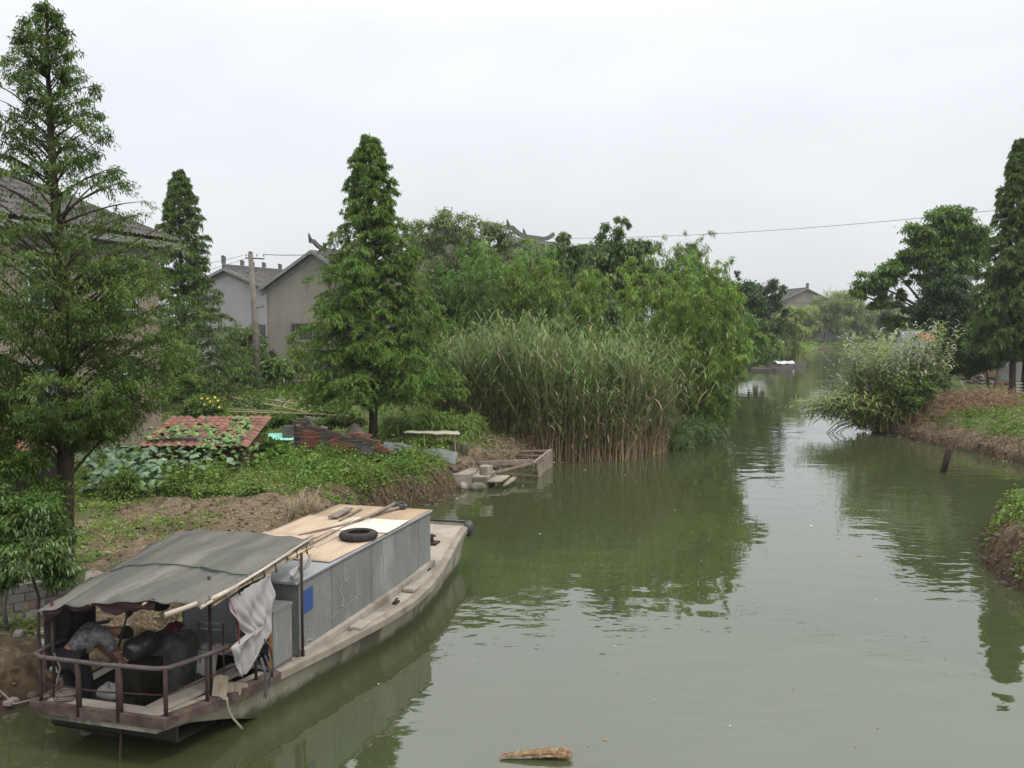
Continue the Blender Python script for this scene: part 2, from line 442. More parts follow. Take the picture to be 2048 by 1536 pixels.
def tubes_np(P, R, n=4):
    """P (m,k,3) centre lines, R (m,k) radii -> quads"""
    m, k, _ = P.shape
    T = np.empty_like(P); T[:, 1:-1] = P[:, 2:] - P[:, :-2]; T[:, 0] = P[:, 1] - P[:, 0]; T[:, -1] = P[:, -1] - P[:, -2]
    T = norm(T); ref = np.where(np.abs(T[..., 2:3]) < .8, np.array([0, 0, 1.0]), np.array([1.0, 0.2, 0]))
    A = norm(np.cross(T, ref)); B = np.cross(T, A)
    an = np.arange(n) * 2 * PI / n
    V = P[:, :, None, :] + R[:, :, None, None] * (A[:, :, None, :] * np.cos(an)[None, None, :, None] + B[:, :, None, :] * np.sin(an)[None, None, :, None])
    V = V.reshape(-1, 3)
    base = (np.arange(m)[:, None, None] * k * n + np.arange(k - 1)[None, :, None] * n + np.arange(n)[None, None, :])
    nxt = (np.arange(m)[:, None, None] * k * n + np.arange(k - 1)[None, :, None] * n + ((np.arange(n) + 1) % n)[None, None, :])
    Fq = np.stack([base, nxt, nxt + n, base + n], -1).reshape(-1, 4)
    return V, Fq
def wood_object(name, lst, mat, parent=None):
    Vs, Fs = [], []; b = 0
    for V, Fq in lst: Vs.append(V); Fs.append(Fq + b); b += len(V)
    return link(name, np_mesh(name, np.concatenate(Vs), np.concatenate(Fs), smooth=True), mat, parent)
def env_at(env, f): return np.interp(f, [e[0] for e in env], [e[1] for e in env])

m_redwood_d = leafmat('leaf_redwood_deep', (.023, .044, .014), (.072, .112, .030), .28, third=(.12, .16, .06))
m_bark = surf('bark', (.085, .062, .045), (.045, .033, .025), scale=9, stretch=(1, 1, .18), bump=.8, rough=.95)
m_barkgrey = surf('bark_grey', (.13, .11, .09), (.07, .06, .05), scale=8, stretch=(1, 1, .3), bump=.7, rough=.95)
m_redwood = leafmat('leaf_redwood', (.030, .062, .018), (.098, .160, .038), .30, third=(.12, .17, .05))
m_redwood_b = leafmat('leaf_redwood_bluish', (.022, .050, .022), (.055, .100, .038), .28)
m_bamboo = leafmat('leaf_bamboo', (.032, .072, .024), (.125, .190, .060), .32, third=(.15, .20, .075))
m_bamboo_y = leafmat('leaf_bamboo_bright', (.038, .082, .020), (.138, .200, .050), .32, third=(.19, .23, .08))
m_broad = leafmat('leaf_broad', (.026, .058, .020), (.085, .135, .042), .28, third=(.15, .19, .10), rough=.42, spec=.5)
m_broad_g = leafmat('leaf_bright_green', (.040, .085, .022), (.11, .18, .045), .3, rough=.45)
m_grey = leafmat('leaf_greyish', (.055, .080, .038), (.12, .15, .08), .3, third=(.24, .26, .18), gain=1.6)
m_dark = leafmat('leaf_dark', (.018, .038, .016), (.045, .080, .030), .22, gain=1.25)
m_willow = leafmat('leaf_willow', (.15, .20, .085), (.25, .30, .14), .35)
m_reed = leafmat('leaf_reed', (.055, .098, .042), (.135, .195, .085), .3, third=(.30, .36, .20), rough=.4, spec=.5)
m_drystem = leafmat('stem_dry', (.15, .10, .055), (.30, .22, .13), .1, rough=.8, third=(.16, .19, .06), gain=1.1)
m_cane = leafmat('leaf_cane_pale', (.085, .13, .045), (.17, .21, .09), .3, third=(.42, .45, .34), rough=.5)
m_weed = leafmat('leaf_weed', (.045, .085, .020), (.13, .19, .05), .3, third=(.24, .25, .12))
m_straw = leafmat('dry_litter', (.12, .08, .045), (.32, .25, .15), .1, rough=.9, third=(.42, .34, .22), gain=1.1)
m_brushwood = leafmat('dead_brush', (.14, .085, .05), (.28, .18, .105), .1, rough=.9, third=(.38, .17, .07), gain=1.0)

def conifer(name, label, base, Ht, env, seed, nb=90, twigs=12, per=14, L=.10, W=.036, mat=None, ang=42, droopb=.25, lean=(0, 0), rtrunk=.13, asym=None, sag=.45, group=None, cat='conifer tree', gap=.0, tonebias=0.0, clump=.0, wob=.25, extra_stem=None, minf=None, jitter=1.0, tw=.34, airy=0.0):
    rs = np.random.RandomState(seed)
    t = thing(name, label, cat, base, 0, group)
    # trunk
    k = 12; hs = np.linspace(0, 1, k)
    bend = np.stack([lean[0] * hs + .05 * np.sin(hs * 7 + seed), lean[1] * hs + .05 * np.cos(hs * 5 + seed), hs * Ht * .99 - .15], 1)
    flare = rtrunk * (1 - hs) ** .85 + .012 + rtrunk * .45 * np.exp(-hs * 30)
    wood = [tubes_np(bend[None], flare[None], 8)]
    def tr(f): return np.stack([np.interp(f, hs, bend[:, i]) for i in range(3)], -1)
    f0, f1 = env[0][0], 1.0
    u = (np.arange(nb) + rs.rand(nb)) / nb
    f = f0 + (f1 - f0) * u ** 1.12 * .995
    az = np.arange(nb) * 2.399 + rs.rand(nb) * 1.1
    r = env_at(env, f) * (1 + wob * rs.randn(nb) * .5).clip(.55, 1.5)
    if asym: r = r * (1 + asym[1] * np.cos(az - asym[0]))
    keep = rs.rand(nb) > gap; f, az, r = f[keep], az[keep], r[keep]; nb = len(f)
    el = np.tan(np.radians(ang + 12 * (f - .4) + rs.randn(nb) * 6))
    el = np.clip(el, .1, 2.4)
    out_ = np.stack([np.cos(az), np.sin(az), 0 * az], -1)
    ts = np.linspace(0, 1, 6)
    B0 = tr(np.clip(f - r * el * .55 / Ht, .02, .99))
    P = B0[:, None, :] + out_[:, None, :] * (r[:, None] * ts)[:, :, None]
    P[:, :, 2] += (r * el)[:, None] * (ts - droopb * 1.6 * ts ** 2.4)[None, :] * .85
    side = np.stack([-np.sin(az), np.cos(az), 0 * az], -1)
    P += side[:, None, :] * (rs.randn(nb, 1) * .12 * r[:, None] * ts ** 2)[:, :, None]
    R = (.010 + .016 * r[:, None] / max(r.max(), .1)) * (1.05 - ts)[None, :] + .003
    wood.append(tubes_np(P, R, 4))
    wood_object('trunk', wood, m_bark, t)
    # twigs
    q = rs.rand(nb, twigs) ** .75 * .86 + .14
    def on_branch(q):
        x = q * 5; i = np.clip(x.astype(int), 0, 4); fr = (x - i)[..., None]
        a = np.take_along_axis(P, i[..., None].repeat(3, -1), 1); b_ = np.take_along_axis(P, (i + 1)[..., None].repeat(3, -1), 1)
        return a * (1 - fr) + b_ * fr, norm(b_ - a)
    T0, TD = on_branch(q)
    sgn = np.where(rs.rand(nb, twigs) < .5, -1, 1)[..., None]
    tdir = norm(side[:, None, :] * sgn * (.9 + .3 * rs.rand(nb, twigs, 1)) + TD * .75 + rs.randn(nb, twigs, 3) * .28 + np.array([0, 0, -.12]))
    tl = (r[:, None] * tw * (1.15 - q * .75) + .08) * (.7 + .6 * rs.rand(nb, twigs))
    s = rs.rand(nb, twigs, per)
    Q = T0[:, :, None, :] + tdir[:, :, None, :] * (s * tl[:, :, None])[..., None]
    Q[..., 2] -= sag * (s ** 2) * tl[:, :, None] * .8
    Q += rs.randn(*Q.shape) * .018 * jitter
    dirs = tdir[:, :, None, :] * .5 + rs.randn(*Q.shape) * .55 + np.array([0, 0, -sag * 1.1])
    nrm = np.array([0, 0, 1.0]) + rs.randn(*Q.shape) * .45
    bt = rs.rand(nb)[:, None, None] * .30 + rs.rand(nb, twigs)[:, :, None] * .38 + rs.rand(nb, twigs, per) * .35 + tonebias
    bt = bt + .18 * (q[:, :, None] - .5)                      # younger growth at the tips is a lighter green
    n_ = nb * twigs * per
    kp = (rs.rand(nb, twigs, 1) > airy * sstep(.52, .72, f)[:, None, None]).repeat(per, 2).ravel()
    Q = Q.reshape(-1, 3)[kp]; dirs = dirs.reshape(-1, 3)[kp]; nrm = nrm.reshape(-1, 3)[kp]; bt = bt.ravel()[kp]; n_ = len(Q)
    Vl, Fl = leaf_arrays(Q, dirs, nrm, L * (.7 + .6 * rs.rand(n_)), W * (.7 + .6 * rs.rand(n_)), .25)
    leaf_object('crown', [(Vl, Fl, bt.ravel())], mat or m_redwood, t)
    return t

def clumpy_tree(name, label, base, blobs, seed, n, L, W, mat, sub=26, csize=.16, flat=.6, droop=.2, strand=0, rtrunk=.14, group=None, cat='tree', bark=None, tonebias=0., multi=1, outw=.6, split=.45, limbs=True, wood_top=None, sublimb=True, rmin=.35):
    """blobs: [(x,y,z,r[,rz])] in world coordinates; crown of many small leaf clumps on limbs"""
    rs = np.random.RandomState(seed)
    base = np.array(base, float); t = thing(name, label, cat, base, 0, group)
    B = np.array([b_[:4] for b_ in blobs], float); rz = np.array([b_[4] if len(b_) > 4 else b_[3] for b_ in blobs], float)
    B[:, :3] -= base
    cen = (B[:, :3] * B[:, 3:4]).sum(0) / B[:, 3].sum(); low = (B[:, 2] - rz).min()
    w = B[:, 3] ** 1.6 * rz ** .6; cnt = np.maximum((w / w.sum() * sub * len(B)).astype(int), 4)
    wood = []; subs = []
    hs = np.linspace(0, 1, 6)[None, :, None]
    fork = np.array([cen[0] * .45, cen[1] * .45, max(low * .8 + .2 * cen[2], cen[2] * split)])
    for s_ in range(multi):
        off = rs.randn(3) * .25 * (multi > 1); off[2] = 0
        fk = fork + off * 2.2
        P = (off + (fk - off) * hs[0]); P[:, 2] -= .12 * (1 - hs[0][:, 0]); P[1:-1, :2] += rs.randn(4, 2) * .05
        wood.append(tubes_np(P[None], (rtrunk / math.sqrt(multi) * (1 - .45 * np.linspace(0, 1, 6)) * (1 + .4 * np.exp(-np.linspace(0, 1, 6) * 9)))[None], 8))
    for i in range(len(B)):
        c, r = B[i, :3], B[i, 3]
        if limbs:
            P = fork + (c - fork) * hs[0]; P[:, 2] += np.sin(hs[0][:, 0] * PI) * -.08 * r; P[1:-1] += rs.randn(4, 3) * .06 * r
            wood.append(tubes_np(P[None], (rtrunk * .42 * (1.1 - .75 * np.linspace(0, 1, 6)))[None], 6))
        d = runit(rs, cnt[i]); rad = rmin + (1 - rmin) * rs.rand(cnt[i], 1) ** .6
        S = c + d * rad * np.array([r, r, rz[i]])
        subs.append((S, d, np.full(cnt[i], r)))
        if limbs and sublimb:
            u = np.linspace(0, 1, 4)[None, :, None]
            P = c + (S - c)[:, None, :] * u; P[:, 1:3] += rs.randn(len(S), 2, 3) * .05 * r
            wood.append(tubes_np(P, np.repeat((rtrunk * .16 * (1.15 - np.linspace(0, 1, 4)))[None], len(S), 0), 3))
    S = np.concatenate([s[0] for s in subs]); d = np.concatenate([s[1] for s in subs]); r = np.concatenate([s[2] for s in subs])
    m = max(int(n / len(S)), 3)
    k = rs.randn(len(S), m, 3) * np.array([1, 1, flat]) * (csize * r)[:, None, None]
    ctone = rs.rand(len(S))[:, None] * .38 + .06
    Q = S[:, None, :] + k
    if strand:
        # hanging shoots: leaves strung down from each clump
        ns = max(m // 12, 1); so = rs.randn(len(S), ns, 3) * np.array([1, 1, .5]) * (csize * r)[:, None, None]
        idx = rs.randint(0, ns, (len(S), m)); Q = S[:, None, :] + np.take_along_axis(so, idx[..., None].repeat(3, -1), 1)
        sl = rs.rand(len(S), m) * (strand * (.5 + rs.rand(len(S), 1)))
        Q[..., 2] -= sl; Q += d[:, None, :] * (np.sqrt(sl) * .22)[..., None] + rs.randn(*Q.shape) * .03
    dr = d[:, None, :] * outw + rs.randn(*Q.shape) * .6 + np.array([0, 0, -droop * 2])
    nn = np.array([0, 0, 1.0]) + d[:, None, :] * .4 + rs.randn(*Q.shape) * .4
    nl = Q.size // 3
    tone = ctone + rs.rand(len(S), m) * .42 + tonebias
    Vl, Fl = leaf_arrays(Q.reshape(-1, 3), dr.reshape(-1, 3), nn.reshape(-1, 3), L * (.65 + .7 * rs.rand(nl)), W * (.65 + .7 * rs.rand(nl)), droop * .6)
    if wood: wood_object('trunk', wood, bark or m_barkgrey, t)
    leaf_object('crown', [(Vl, Fl, tone.ravel())], mat, t)
    return t

def bamboo(name, label, base, spread, Ht, seed, nc=26, n=24000, arch=1.6, L=.22, W=.04, mat=None, t0=.3, plume=.55, lean=(0, 0), group=None, hv=.35, cat='bamboo clump', stems=(.10, .13, .05)):
    rs = np.random.RandomState(seed)
    t = thing(name, label, cat, base, 0, group)
    az = rs.rand(nc) * 2 * PI; rr = np.sqrt(rs.rand(nc)) * spread
    b0 = np.stack([np.cos(az) * rr, np.sin(az) * rr, np.zeros(nc) - .2], 1)
    H_ = Ht * (1 - hv * rs.rand(nc) ** 1.3)
    oa = az + rs.randn(nc) * .5
    ar = arch * (.25 + .75 * rs.rand(nc)) * (.4 + .6 * rr / max(spread, .01))
    ts = np.linspace(0, 1, 9)
    P = b0[:, None, :] + np.zeros((nc, 9, 3))
    P[:, :, 2] += H_[:, None] * (ts - .12 * ts ** 3 * (ar / arch)[:, None])[None] if False else H_[:, None] * (ts[None] - .14 * ts[None] ** 4 * (ar / arch)[:, None])
    o = np.stack([np.cos(oa), np.sin(oa)], 1) * ar[:, None] + np.array(lean)[None] * (.6 + .8 * rs.rand(nc, 1))
    P[:, :, :2] += o[:, None, :] * (ts ** 2.1)[None, :, None]
    wood_object('culms', [tubes_np(P, np.repeat((.026 * (1.1 - ts))[None], nc, 0), 5)], m_culm, t)
    m = n // nc; nbr = 26
    tb = t0 + (1 - t0) * rs.rand(nc, nbr) ** .85
    x = tb * 8; i = np.clip(x.astype(int), 0, 7); fr = (x - i)[..., None]
    T0 = np.take_along_axis(P, i[..., None].repeat(3, -1), 1) * (1 - fr) + np.take_along_axis(P, (i + 1)[..., None].repeat(3, -1), 1) * fr
    bd = runit(rs, nc * nbr).reshape(nc, nbr, 3) * np.array([1, 1, .35]); bd = norm(bd + norm(np.concatenate([o, np.zeros((nc, 1))], 1))[:, None, :] * .35)
    bl = plume * (1.15 - .6 * tb) * (.6 + .8 * rs.rand(nc, nbr))
    per = max(m // nbr, 2)
    s = rs.rand(nc, nbr, per) ** .7
    Q = T0[:, :, None, :] + bd[:, :, None, :] * (s * bl[..., None])[..., None] + rs.randn(nc, nbr, per, 3) * .055
    Q[..., 2] -= .6 * s ** 2 * bl[..., None]
    dr = bd[:, :, None, :] * .6 + rs.randn(*Q.shape) * .4 + np.array([0, 0, -.55])
    nn = np.array([0, 0, 1.0]) + rs.randn(*Q.shape) * .5
    nl = Q.size // 3
    tone = rs.rand(nc)[:, None, None] * .22 + rs.rand(nc, nbr)[..., None] * .45 + rs.rand(nc, nbr, per) * .30 + .12 * (tb[..., None] - .4)
    Vl, Fl = leaf_arrays(Q.reshape(-1, 3), dr.reshape(-1, 3), nn.reshape(-1, 3), L * (.7 + .6 * rs.rand(nl)), W * (.7 + .6 * rs.rand(nl)), .2)
    leaf_object('foliage', [(Vl, Fl, tone.ravel())], mat or m_bamboo, t)
    return t
m_culm = surf('bamboo_culm', (.13, .15, .06), (.20, .17, .09), scale=5, bump=.1, rough=.6)

def blades(P0, D0, bend, L, W, nseg=4):
    """arching strap leaves: start, start direction, bend vector, length, width"""
    n = len(P0); ts = np.linspace(0, 1, nseg + 1)
    D0 = norm(D0); L = L.reshape(-1, 1, 1); c = P0[:, None, :] + D0[:, None, :] * L * ts[None, :, None] + bend[:, None, :] * L * (ts ** 2)[None, :, None]
    S = norm(np.cross(D0, bend + 1e-3))[:, None, :]
    w = (np.sin(np.clip(ts * .86 + .14, 0, 1) * PI) ** .7)[None, :, None] * W.reshape(-1, 1, 1) / 2 + .0008
    V = np.stack([c - S * w, c + S * w], 2).reshape(-1, 3)
    b_ = np.arange(n)[:, None] * (nseg + 1) * 2 + np.arange(nseg)[None, :] * 2
    Fq = np.stack([b_, b_ + 1, b_ + 3, b_ + 2], -1).reshape(-1, 4)
    return V, Fq
# ------------------------------------------------------------------ houses
m_plaster_tan = surf('plaster_tan', (.265, .24, .21), (.215, .195, .17), (.155, .14, .12), scale=.7, bump=.25, bscale=30, rough=.95, c3amt=.42, stretch=(1, 1, .45))
m_plaster_grey = surf('plaster_grey', (.33, .325, .33), (.28, .275, .28), (.22, .22, .22), scale=.6, bump=.2, bscale=30, rough=.95, c3amt=.42, stretch=(1, 1, .4))
m_plaster_peach = surf('plaster_peach', (.27, .225, .18), (.215, .18, .145), scale=.8, bump=.2, bscale=30, rough=.95)
m_white = surf('whitewash', (.62, .62, .62), (.52, .52, .52), (.40, .40, .38), scale=.8, bump=.1, rough=.95, c3amt=.4)
m_rooftile = surf('roof_tile_grey', (.085, .080, .078), (.125, .118, .112), (.06, .058, .055), scale=5, bump=.3, rough=.9, rvar=.2)
m_trim = surf('roof_trim', (.24, .245, .24), (.17, .18, .175), scale=3, bump=.2, rough=.9)
m_ridge = surf('ridge_grey', (.10, .105, .10), (.15, .15, .145), scale=5, bump=.3, rough=.9)
m_glass = surf('window_glass', (.03, .04, .045), (.05, .06, .065), scale=2, bump=0, rough=.08, spec=.6)
m_frame = surf('window_frame', (.20, .17, .15), (.14, .12, .11), scale=9, bump=.2)
m_greenfr = surf('pale_green_frame', (.40, .52, .48), (.35, .45, .42), scale=9, bump=.1, rough=.6)

def roof_plane(mb, a, b, c_, d, step=.28, amp=.05):
    """corrugated rows of tiles: a-b along the eave, d-c along the ridge"""
    a, b, c_, d = map(lambda q: np.array(q, float), (a, b, c_, d))
    L = np.linalg.norm(b - a); n = max(int(L / step), 4); nm = np.cross(b - a, d - a); nm /= np.linalg.norm(nm)
    if nm[2] < 0: nm = -nm
    rows = 10; vs = []; fs = []
    for i in range(n * 2 + 1):
        for j in range(rows + 1):
            for lip in (0, 1):
                v = min((j + (0.985 if (lip and j < rows) else 0)) / rows, 1)
                u = i / (n * 2)
                p = (a * (1 - u) + b * u) * (1 - v) + (d * (1 - u) + c_ * u) * v
                vs.append(p + nm * (amp * (i % 2) + (.04 * (1 - lip) if j < rows else 0)))
    w = (rows + 1) * 2
    for i in range(n * 2):
        for j in range(w - 2): fs.append((i * w + j, (i + 1) * w + j, (i + 1) * w + j + 1, i * w + j + 1))
    mb.add(vs, fs)
def gable_house(name, label, corner, deg, wid, length, zb, ze, zr, mwall, over=.35, horns=True, trim=m_trim, roofoff=0.0):
    """corner = left foot of the gable seen from the canal; local x along the gable, y away"""
    t = thing(name, label, 'house', (corner[0], corner[1], zb), math.radians(deg))
    he, hr = ze - zb, zr - zb; m = wid / 2
    w = MB()
    w.add([(0, 0, -1), (wid, 0, -1), (wid, 0, he), (m, 0, hr), (0, 0, he), (0, length, -1), (wid, length, -1), (wid, length, he), (m, length, hr), (0, length, he)],
          [(0, 1, 2, 3, 4), (9, 8, 7, 6, 5), (0, 4, 9, 5), (1, 6, 7, 2)])
    w.build('wall', mwall, t)
    sl = (hr - he) / m
    for s in (0, 1):
        r = MB(); xe = -over if s == 0 else wid + over; zeave = he - over * sl
        roof_plane(r, (xe, -over, zeave + .10), (xe, length + over, zeave + .10), (m, length + over, hr + .10), (m, -over, hr + .10))
        r.build('roof', m_rooftile, t, fixn=False)
        # bargeboard along the gable and a darker edge above it
        tr_ = MB(); q0 = (xe, -over - .06, zeave - .08); q1 = (m, -over - .06, hr - .08)
        tr_.prism([q0, q1, (q1[0], q1[1], q1[2] + .22), (q0[0], q0[1], q0[2] + .22)], (0, .14, 0)); tr_.build('bargeboard', trim, t)
        e2 = MB(); e2.prism([(xe, -.05, zeave - .35), (m, -.05, hr - .40), (m, -.05, hr - .08), (xe, -.05, zeave - .06)], (0, .04, 0)); e2.build('verge_band', trim, t)
    rd = MB(); n = 14; pts = []
    up = (lambda y: .42 * max(0, 1 - y / 1.6) ** 2 + .42 * max(0, 1 - (length - y) / 1.6) ** 2) if horns else (lambda y: 0)
    ys_ = [-over - .1 + (length + 2 * over + .2) * i / n for i in range(n + 1)]
    if horns: ys_ = [-over - .15, -over + .1, 0, .4, .9, 1.6] + [2.4 + (length - 2.4) * i / 6 for i in range(7)]
    for i in range(len(ys_) - 1):
        y0, y1 = ys_[i], ys_[i + 1]
        rd.bar((m, y0, hr + .25 + up(max(y0, 0))), (m, y1 + .02, hr + .25 + up(max(y1, 0))), .16, .26)
    rd.build('ridge', m_ridge, t)
    if horns:
        for y in (-over - .1, 1.5):
            h = MB(); zz = hr + .3 + up(max(y, 0))
            h.tube([(m, y, zz), (m, y - .05, zz + .16), (m, y - .14, zz + .32), (m, y - .2, zz + .42)], [.12, .10, .07, .03], 6); h.build('ridge_horn', m_ridge, t)
    return t
# tan gabled house
hc = gable_house('gabled_house', 'tan plastered gabled house with upturned ridge horns, right of the concrete pole', (-15.9, 63.2), -17, 7.0, 10, 1.2, 7.75, 9.95, m_plaster_tan)
wn_ = MB(); wn_.box((2.85, -.02, 3.75), (2.0, .06, .95)); w_ = wn_.build('window', m_glass, hc)
fr = MB()
for x in (1.85, 3.85): fr.box((x, -.06, 3.75), (.07, .10, 1.0))
fr.box((2.85, -.06, 4.24), (2.07, .10, .08)); fr.build('frame', m_frame, w_)
for k in range(11):
    br = MB(); br.box((1.98 + k * .175, -.10, 3.75), (.035, .035, .94)); br.build('bar', m_frame, w_)
sl = MB(); sl.box((3.1, -.16, 3.12), (1.9, .32, .14)); sl.build('sill', m_trim, w_)
ap = MB(); ap.bar((4.55, -.12, 6.1), (5.3, -.12, 6.1), .05); ap.bar((4.9, -.12, 6.1), (4.9, -.12, 5.2), .05); ap.build('wall_bracket', m_frame, hc)
dp = MB(); dp.tube([(.10, -.14, -1), (.10, -.14, 6.2)], .05, 6); dp.build('downpipe', m_trim, hc)
wv = MB(); wv.box((5.6, -.015, 2.0), (2.2, .05, 1.2)); wv.build('doorway', m_glass, hc)
# grey gabled house
hb = gable_house('gabled_house', 'pale grey gabled house with ornamented ridge, left of the concrete pole', (-23.9, 72.6), -20, 6.6, 7.0, 1.2, 8.0, 9.35, m_plaster_grey, horns=False)
for y in (-.35, 1.9, 3.2, 4.7, 6.9):
    o_ = MB(); hh_ = .55 if y < 0 else .35; o_.box((3.3, y, 8.55 + hh_ / 2), (.14, .35, hh_)); o_.box((3.3, y - .1, 8.55 + hh_), (.14, .2, .1)); o_.build('ridge_ornament', m_ridge, hb)
wn_ = MB(); wn_.box((6.15, -.02, 3.3), (.75, .06, 1.7)); w_ = wn_.build('window', m_glass, hb)
for k in range(4):
    br = MB(); br.box((5.88 + k * .18, -.07, 3.3), (.03, .03, 1.7)); br.build('bar', m_frame, w_)
pw = MB(); pw.add([(-6, .6, -1), (0.4, .6, -1), (.4, .6, 6.5), (-2.6, .6, 7.2), (-6, .6, 6.4)], [(0, 1, 2, 3, 4)]); 
# house behind the greyish tree, and the one with the horned ridge behind the bamboo
hd = gable_house('dark_roof_house', 'house with long dark roof almost hidden behind the grey-green broadleaf tree', (-8.6, 66), -8, 8, 11, 1.3, 9.0, 12.0, m_plaster_tan, horns=False)
he_ = gable_house('horned_roof_house', 'grey house with curved horned ridge poking above the bamboo', (-2.6, 63.2), -32, 6.2, 5.2, 1.3, 9.3, 10.75, m_plaster_tan)
hf = gable_house('distant_house', 'distant gabled house rising above the trees left of the far willows', (57.2, 216), 4, 16, 12, 1.2, 9.2, 12.9, m_plaster_tan, horns=False, over=.6)
f_ = MB(); f_.box((8, -.4, 12.3), (.5, .5, 1.4)); f_.build('ridge_ornament', m_ridge, hf)
# big left house with a hipped roof
hA = thing('hipped_house', 'large peach plastered house with grey hipped tile roof behind the tall redwood', 'house', (-13.0, 36, 1.1), math.radians(-11.5))
# local: y toward camera is negative, x to the left is negative
LA, WA, EA, RA = 15.0, 9.0, 7.5, 9.9
w = MB(); w.box((-WA / 2, -LA / 2, EA / 2 - .5), (WA, LA, EA + 1)); w.build('wall', m_plaster_peach, hA)
o_ = .6
A0, A1, A2, A3 = (o_, o_, EA - .12), (o_, -LA - o_, EA - .12), (-WA - o_, -LA - o_, EA - .12), (-WA - o_, o_, EA - .12)
R0, R1 = (-WA / 2, -3.8, RA), (-WA / 2, -LA + 3.8, RA)
for q in ((A1, A0, R0, R1), (A3, A2, R1, R0), (A0, A3, R0, R0), (A2, A1, R1, R1)):
    r = MB(); roof_plane(r, *q, step=.24, amp=.06); r.build('roof', m_rooftile, hA, fixn=False)
rd = MB(); rd.bar(R0, R1, .2, .3); rd.bar(A0, R0, .14, .16); rd.bar(A3, R0, .14, .16); rd.build('ridge', m_ridge, hA)
cn = MB(); cn.box((o_ / 2, -LA / 2, EA - .30), (o_, LA + 2 * o_, .22)); cn.box((.05, -LA / 2, EA - .62), (.14, LA, .34)); cn.build('cornice', m_trim, hA)
for k, (y, z) in enumerate([(-2.2, 5.6), (-6.4, 5.6), (-10.2, 5.6), (-2.2, 2.2), (-6.4, 2.2), (-10.2, 2.2)]):
    p_ = MB(); p_.box((.01, y, z), (.06, 1.35, 1.5)); w_ = p_.build('window', m_glass, hA)
    f_ = MB()
    for dy in (-.68, 0, .68): f_.box((.05, y + dy, z), (.06, .06, 1.5))
    for dz in (-.75, .42, .75): f_.box((.05, y, z + dz), (.062, 1.42, .06))
    f_.build('frame', m_greenfr, w_)
    s_ = MB(); s_.box((.12, y, z + .98), (.34, 1.9, .09)); s_.build('hood', m_trim, w_)
# white wall building far end, right-bank sheds
def simple_shed(name, label, c, rz, d, roofh, mw, mr, over=.3, cat='shed'):
    t = thing(name, label, cat, (c[0], c[1], c[2]), rz)
    w = MB(); w.add([(-d[0] / 2, -d[1] / 2, -.5), (d[0] / 2, -d[1] / 2, -.5), (d[0] / 2, d[1] / 2, -.5), (-d[0] / 2, d[1] / 2, -.5),
                     (-d[0] / 2, -d[1] / 2, d[2]), (d[0] / 2, -d[1] / 2, d[2]), (d[0] / 2, d[1] / 2, d[2]), (-d[0] / 2, d[1] / 2, d[2]), (-d[0] / 2, 0, d[2] + roofh), (d[0] / 2, 0, d[2] + roofh)],
                    [(0, 1, 5, 4), (2, 3, 7, 6), (0, 4, 8, 7, 3), (1, 2, 6, 9, 5)]); w.build('wall', mw, t)
    X = d[0] / 2 + over; Y = d[1] / 2 + over; ze = d[2] - roofh * over / (d[1] / 2) + .06
    for s in (-1, 1):
        r = MB(); roof_plane(r, (-X, s * Y, ze), (X, s * Y, ze), (X, 0, d[2] + roofh + .06), (-X, 0, d[2] + roofh + .06), step=.3); r.build('roof', mr, t, fixn=False)
    return t
m_redtile = surf('red_tile', (.25, .13, .092), (.17, .09, .065), (.12, .085, .065), scale=4, bump=.3, rough=.9, rvar=.22, c3amt=.45)
m_bluegrey = surf('bluegrey_roof', (.20, .21, .24), (.16, .17, .19), scale=2, bump=.2, rough=.8)
simple_shed('white_building', 'low white building at the far end behind the leaning willow', (70.5, 219, 1.0), .05, (9, 5, 3.4), 1.2, m_white, m_rooftile)
simple_shed('grey_roof_shed', 'grey roofed shed on the right bank left of the white and orange one', (D(1828, 690, 118)[0], 118, 1.2), .2, (3.4, 3, 1.7), 1.5, m_plaster_grey, m_bluegrey)
simple_shed('orange_roof_shed', 'small white shed with orange tile roof behind the dark evergreen', (D(1866, 690, 100)[0], 100, 1.2), .0, (2.6, 2.4, 2.5), .7, m_white, surf('orange_tile', (.50, .20, .11), (.40, .15, .09), scale=3, bump=.3))
simple_shed('slanted_roof_shed', 'shed with slanted blue-grey roof seen between the evergreen and redwood trunks', (37.6, 74, 1.3), -.5, (6, 4, 2.6), 1.5, m_plaster_grey, m_bluegrey)

# ------------------------------------------------------------------ concrete pole and wires
m_conc = surf('concrete', (.19, .175, .155), (.145, .13, .115), (.10, .09, .08), scale=3, bump=.3, rough=.95, c3amt=.45)
m_wire = surf('wire', (.10, .10, .105), (.08, .08, .08), bump=0)
m_dark_metal = surf('dark_metal', (.06, .05, .045), (.10, .06, .045), scale=8, bump=.3, rough=.7)
m_porc = surf('insulator', (.35, .33, .30), (.3, .28, .26), bump=0, rough=.3)
px_, py_ = (512 - 1024) / F * 54.5, 54.5
pole = thing('utility_pole', 'tall tapered concrete utility pole standing in the garden', 'utility pole', (px_, py_, gz(px_, py_) - .2))
pb = MB(); pb.tube([(0, 0, 0), (0, 0, 3.5), (-.22, 0, 8.0)], [.20, .17, .135], 12); pb.build('shaft', m_conc, pole)
ca = MB(); ca.bar((-.5, 0, 7.75), (.55, 0, 7.70), .07, .07); ca.bar((-.22, -.02, 7.9), (-.22, .02, 8.1), .2, .06); ca.build('crossarm', m_dark_metal, pole)
for dx, dz in ((.52, 7.82), (.15, 7.84), (-.46, 7.85)):
    i_ = MB(); i_.lathe((dx, 0, dz), [(.001, 0), (.05, .01), (.035, .05), (.05, .09), (.001, .13)], 8); i_.build('insulator', m_porc, pole)
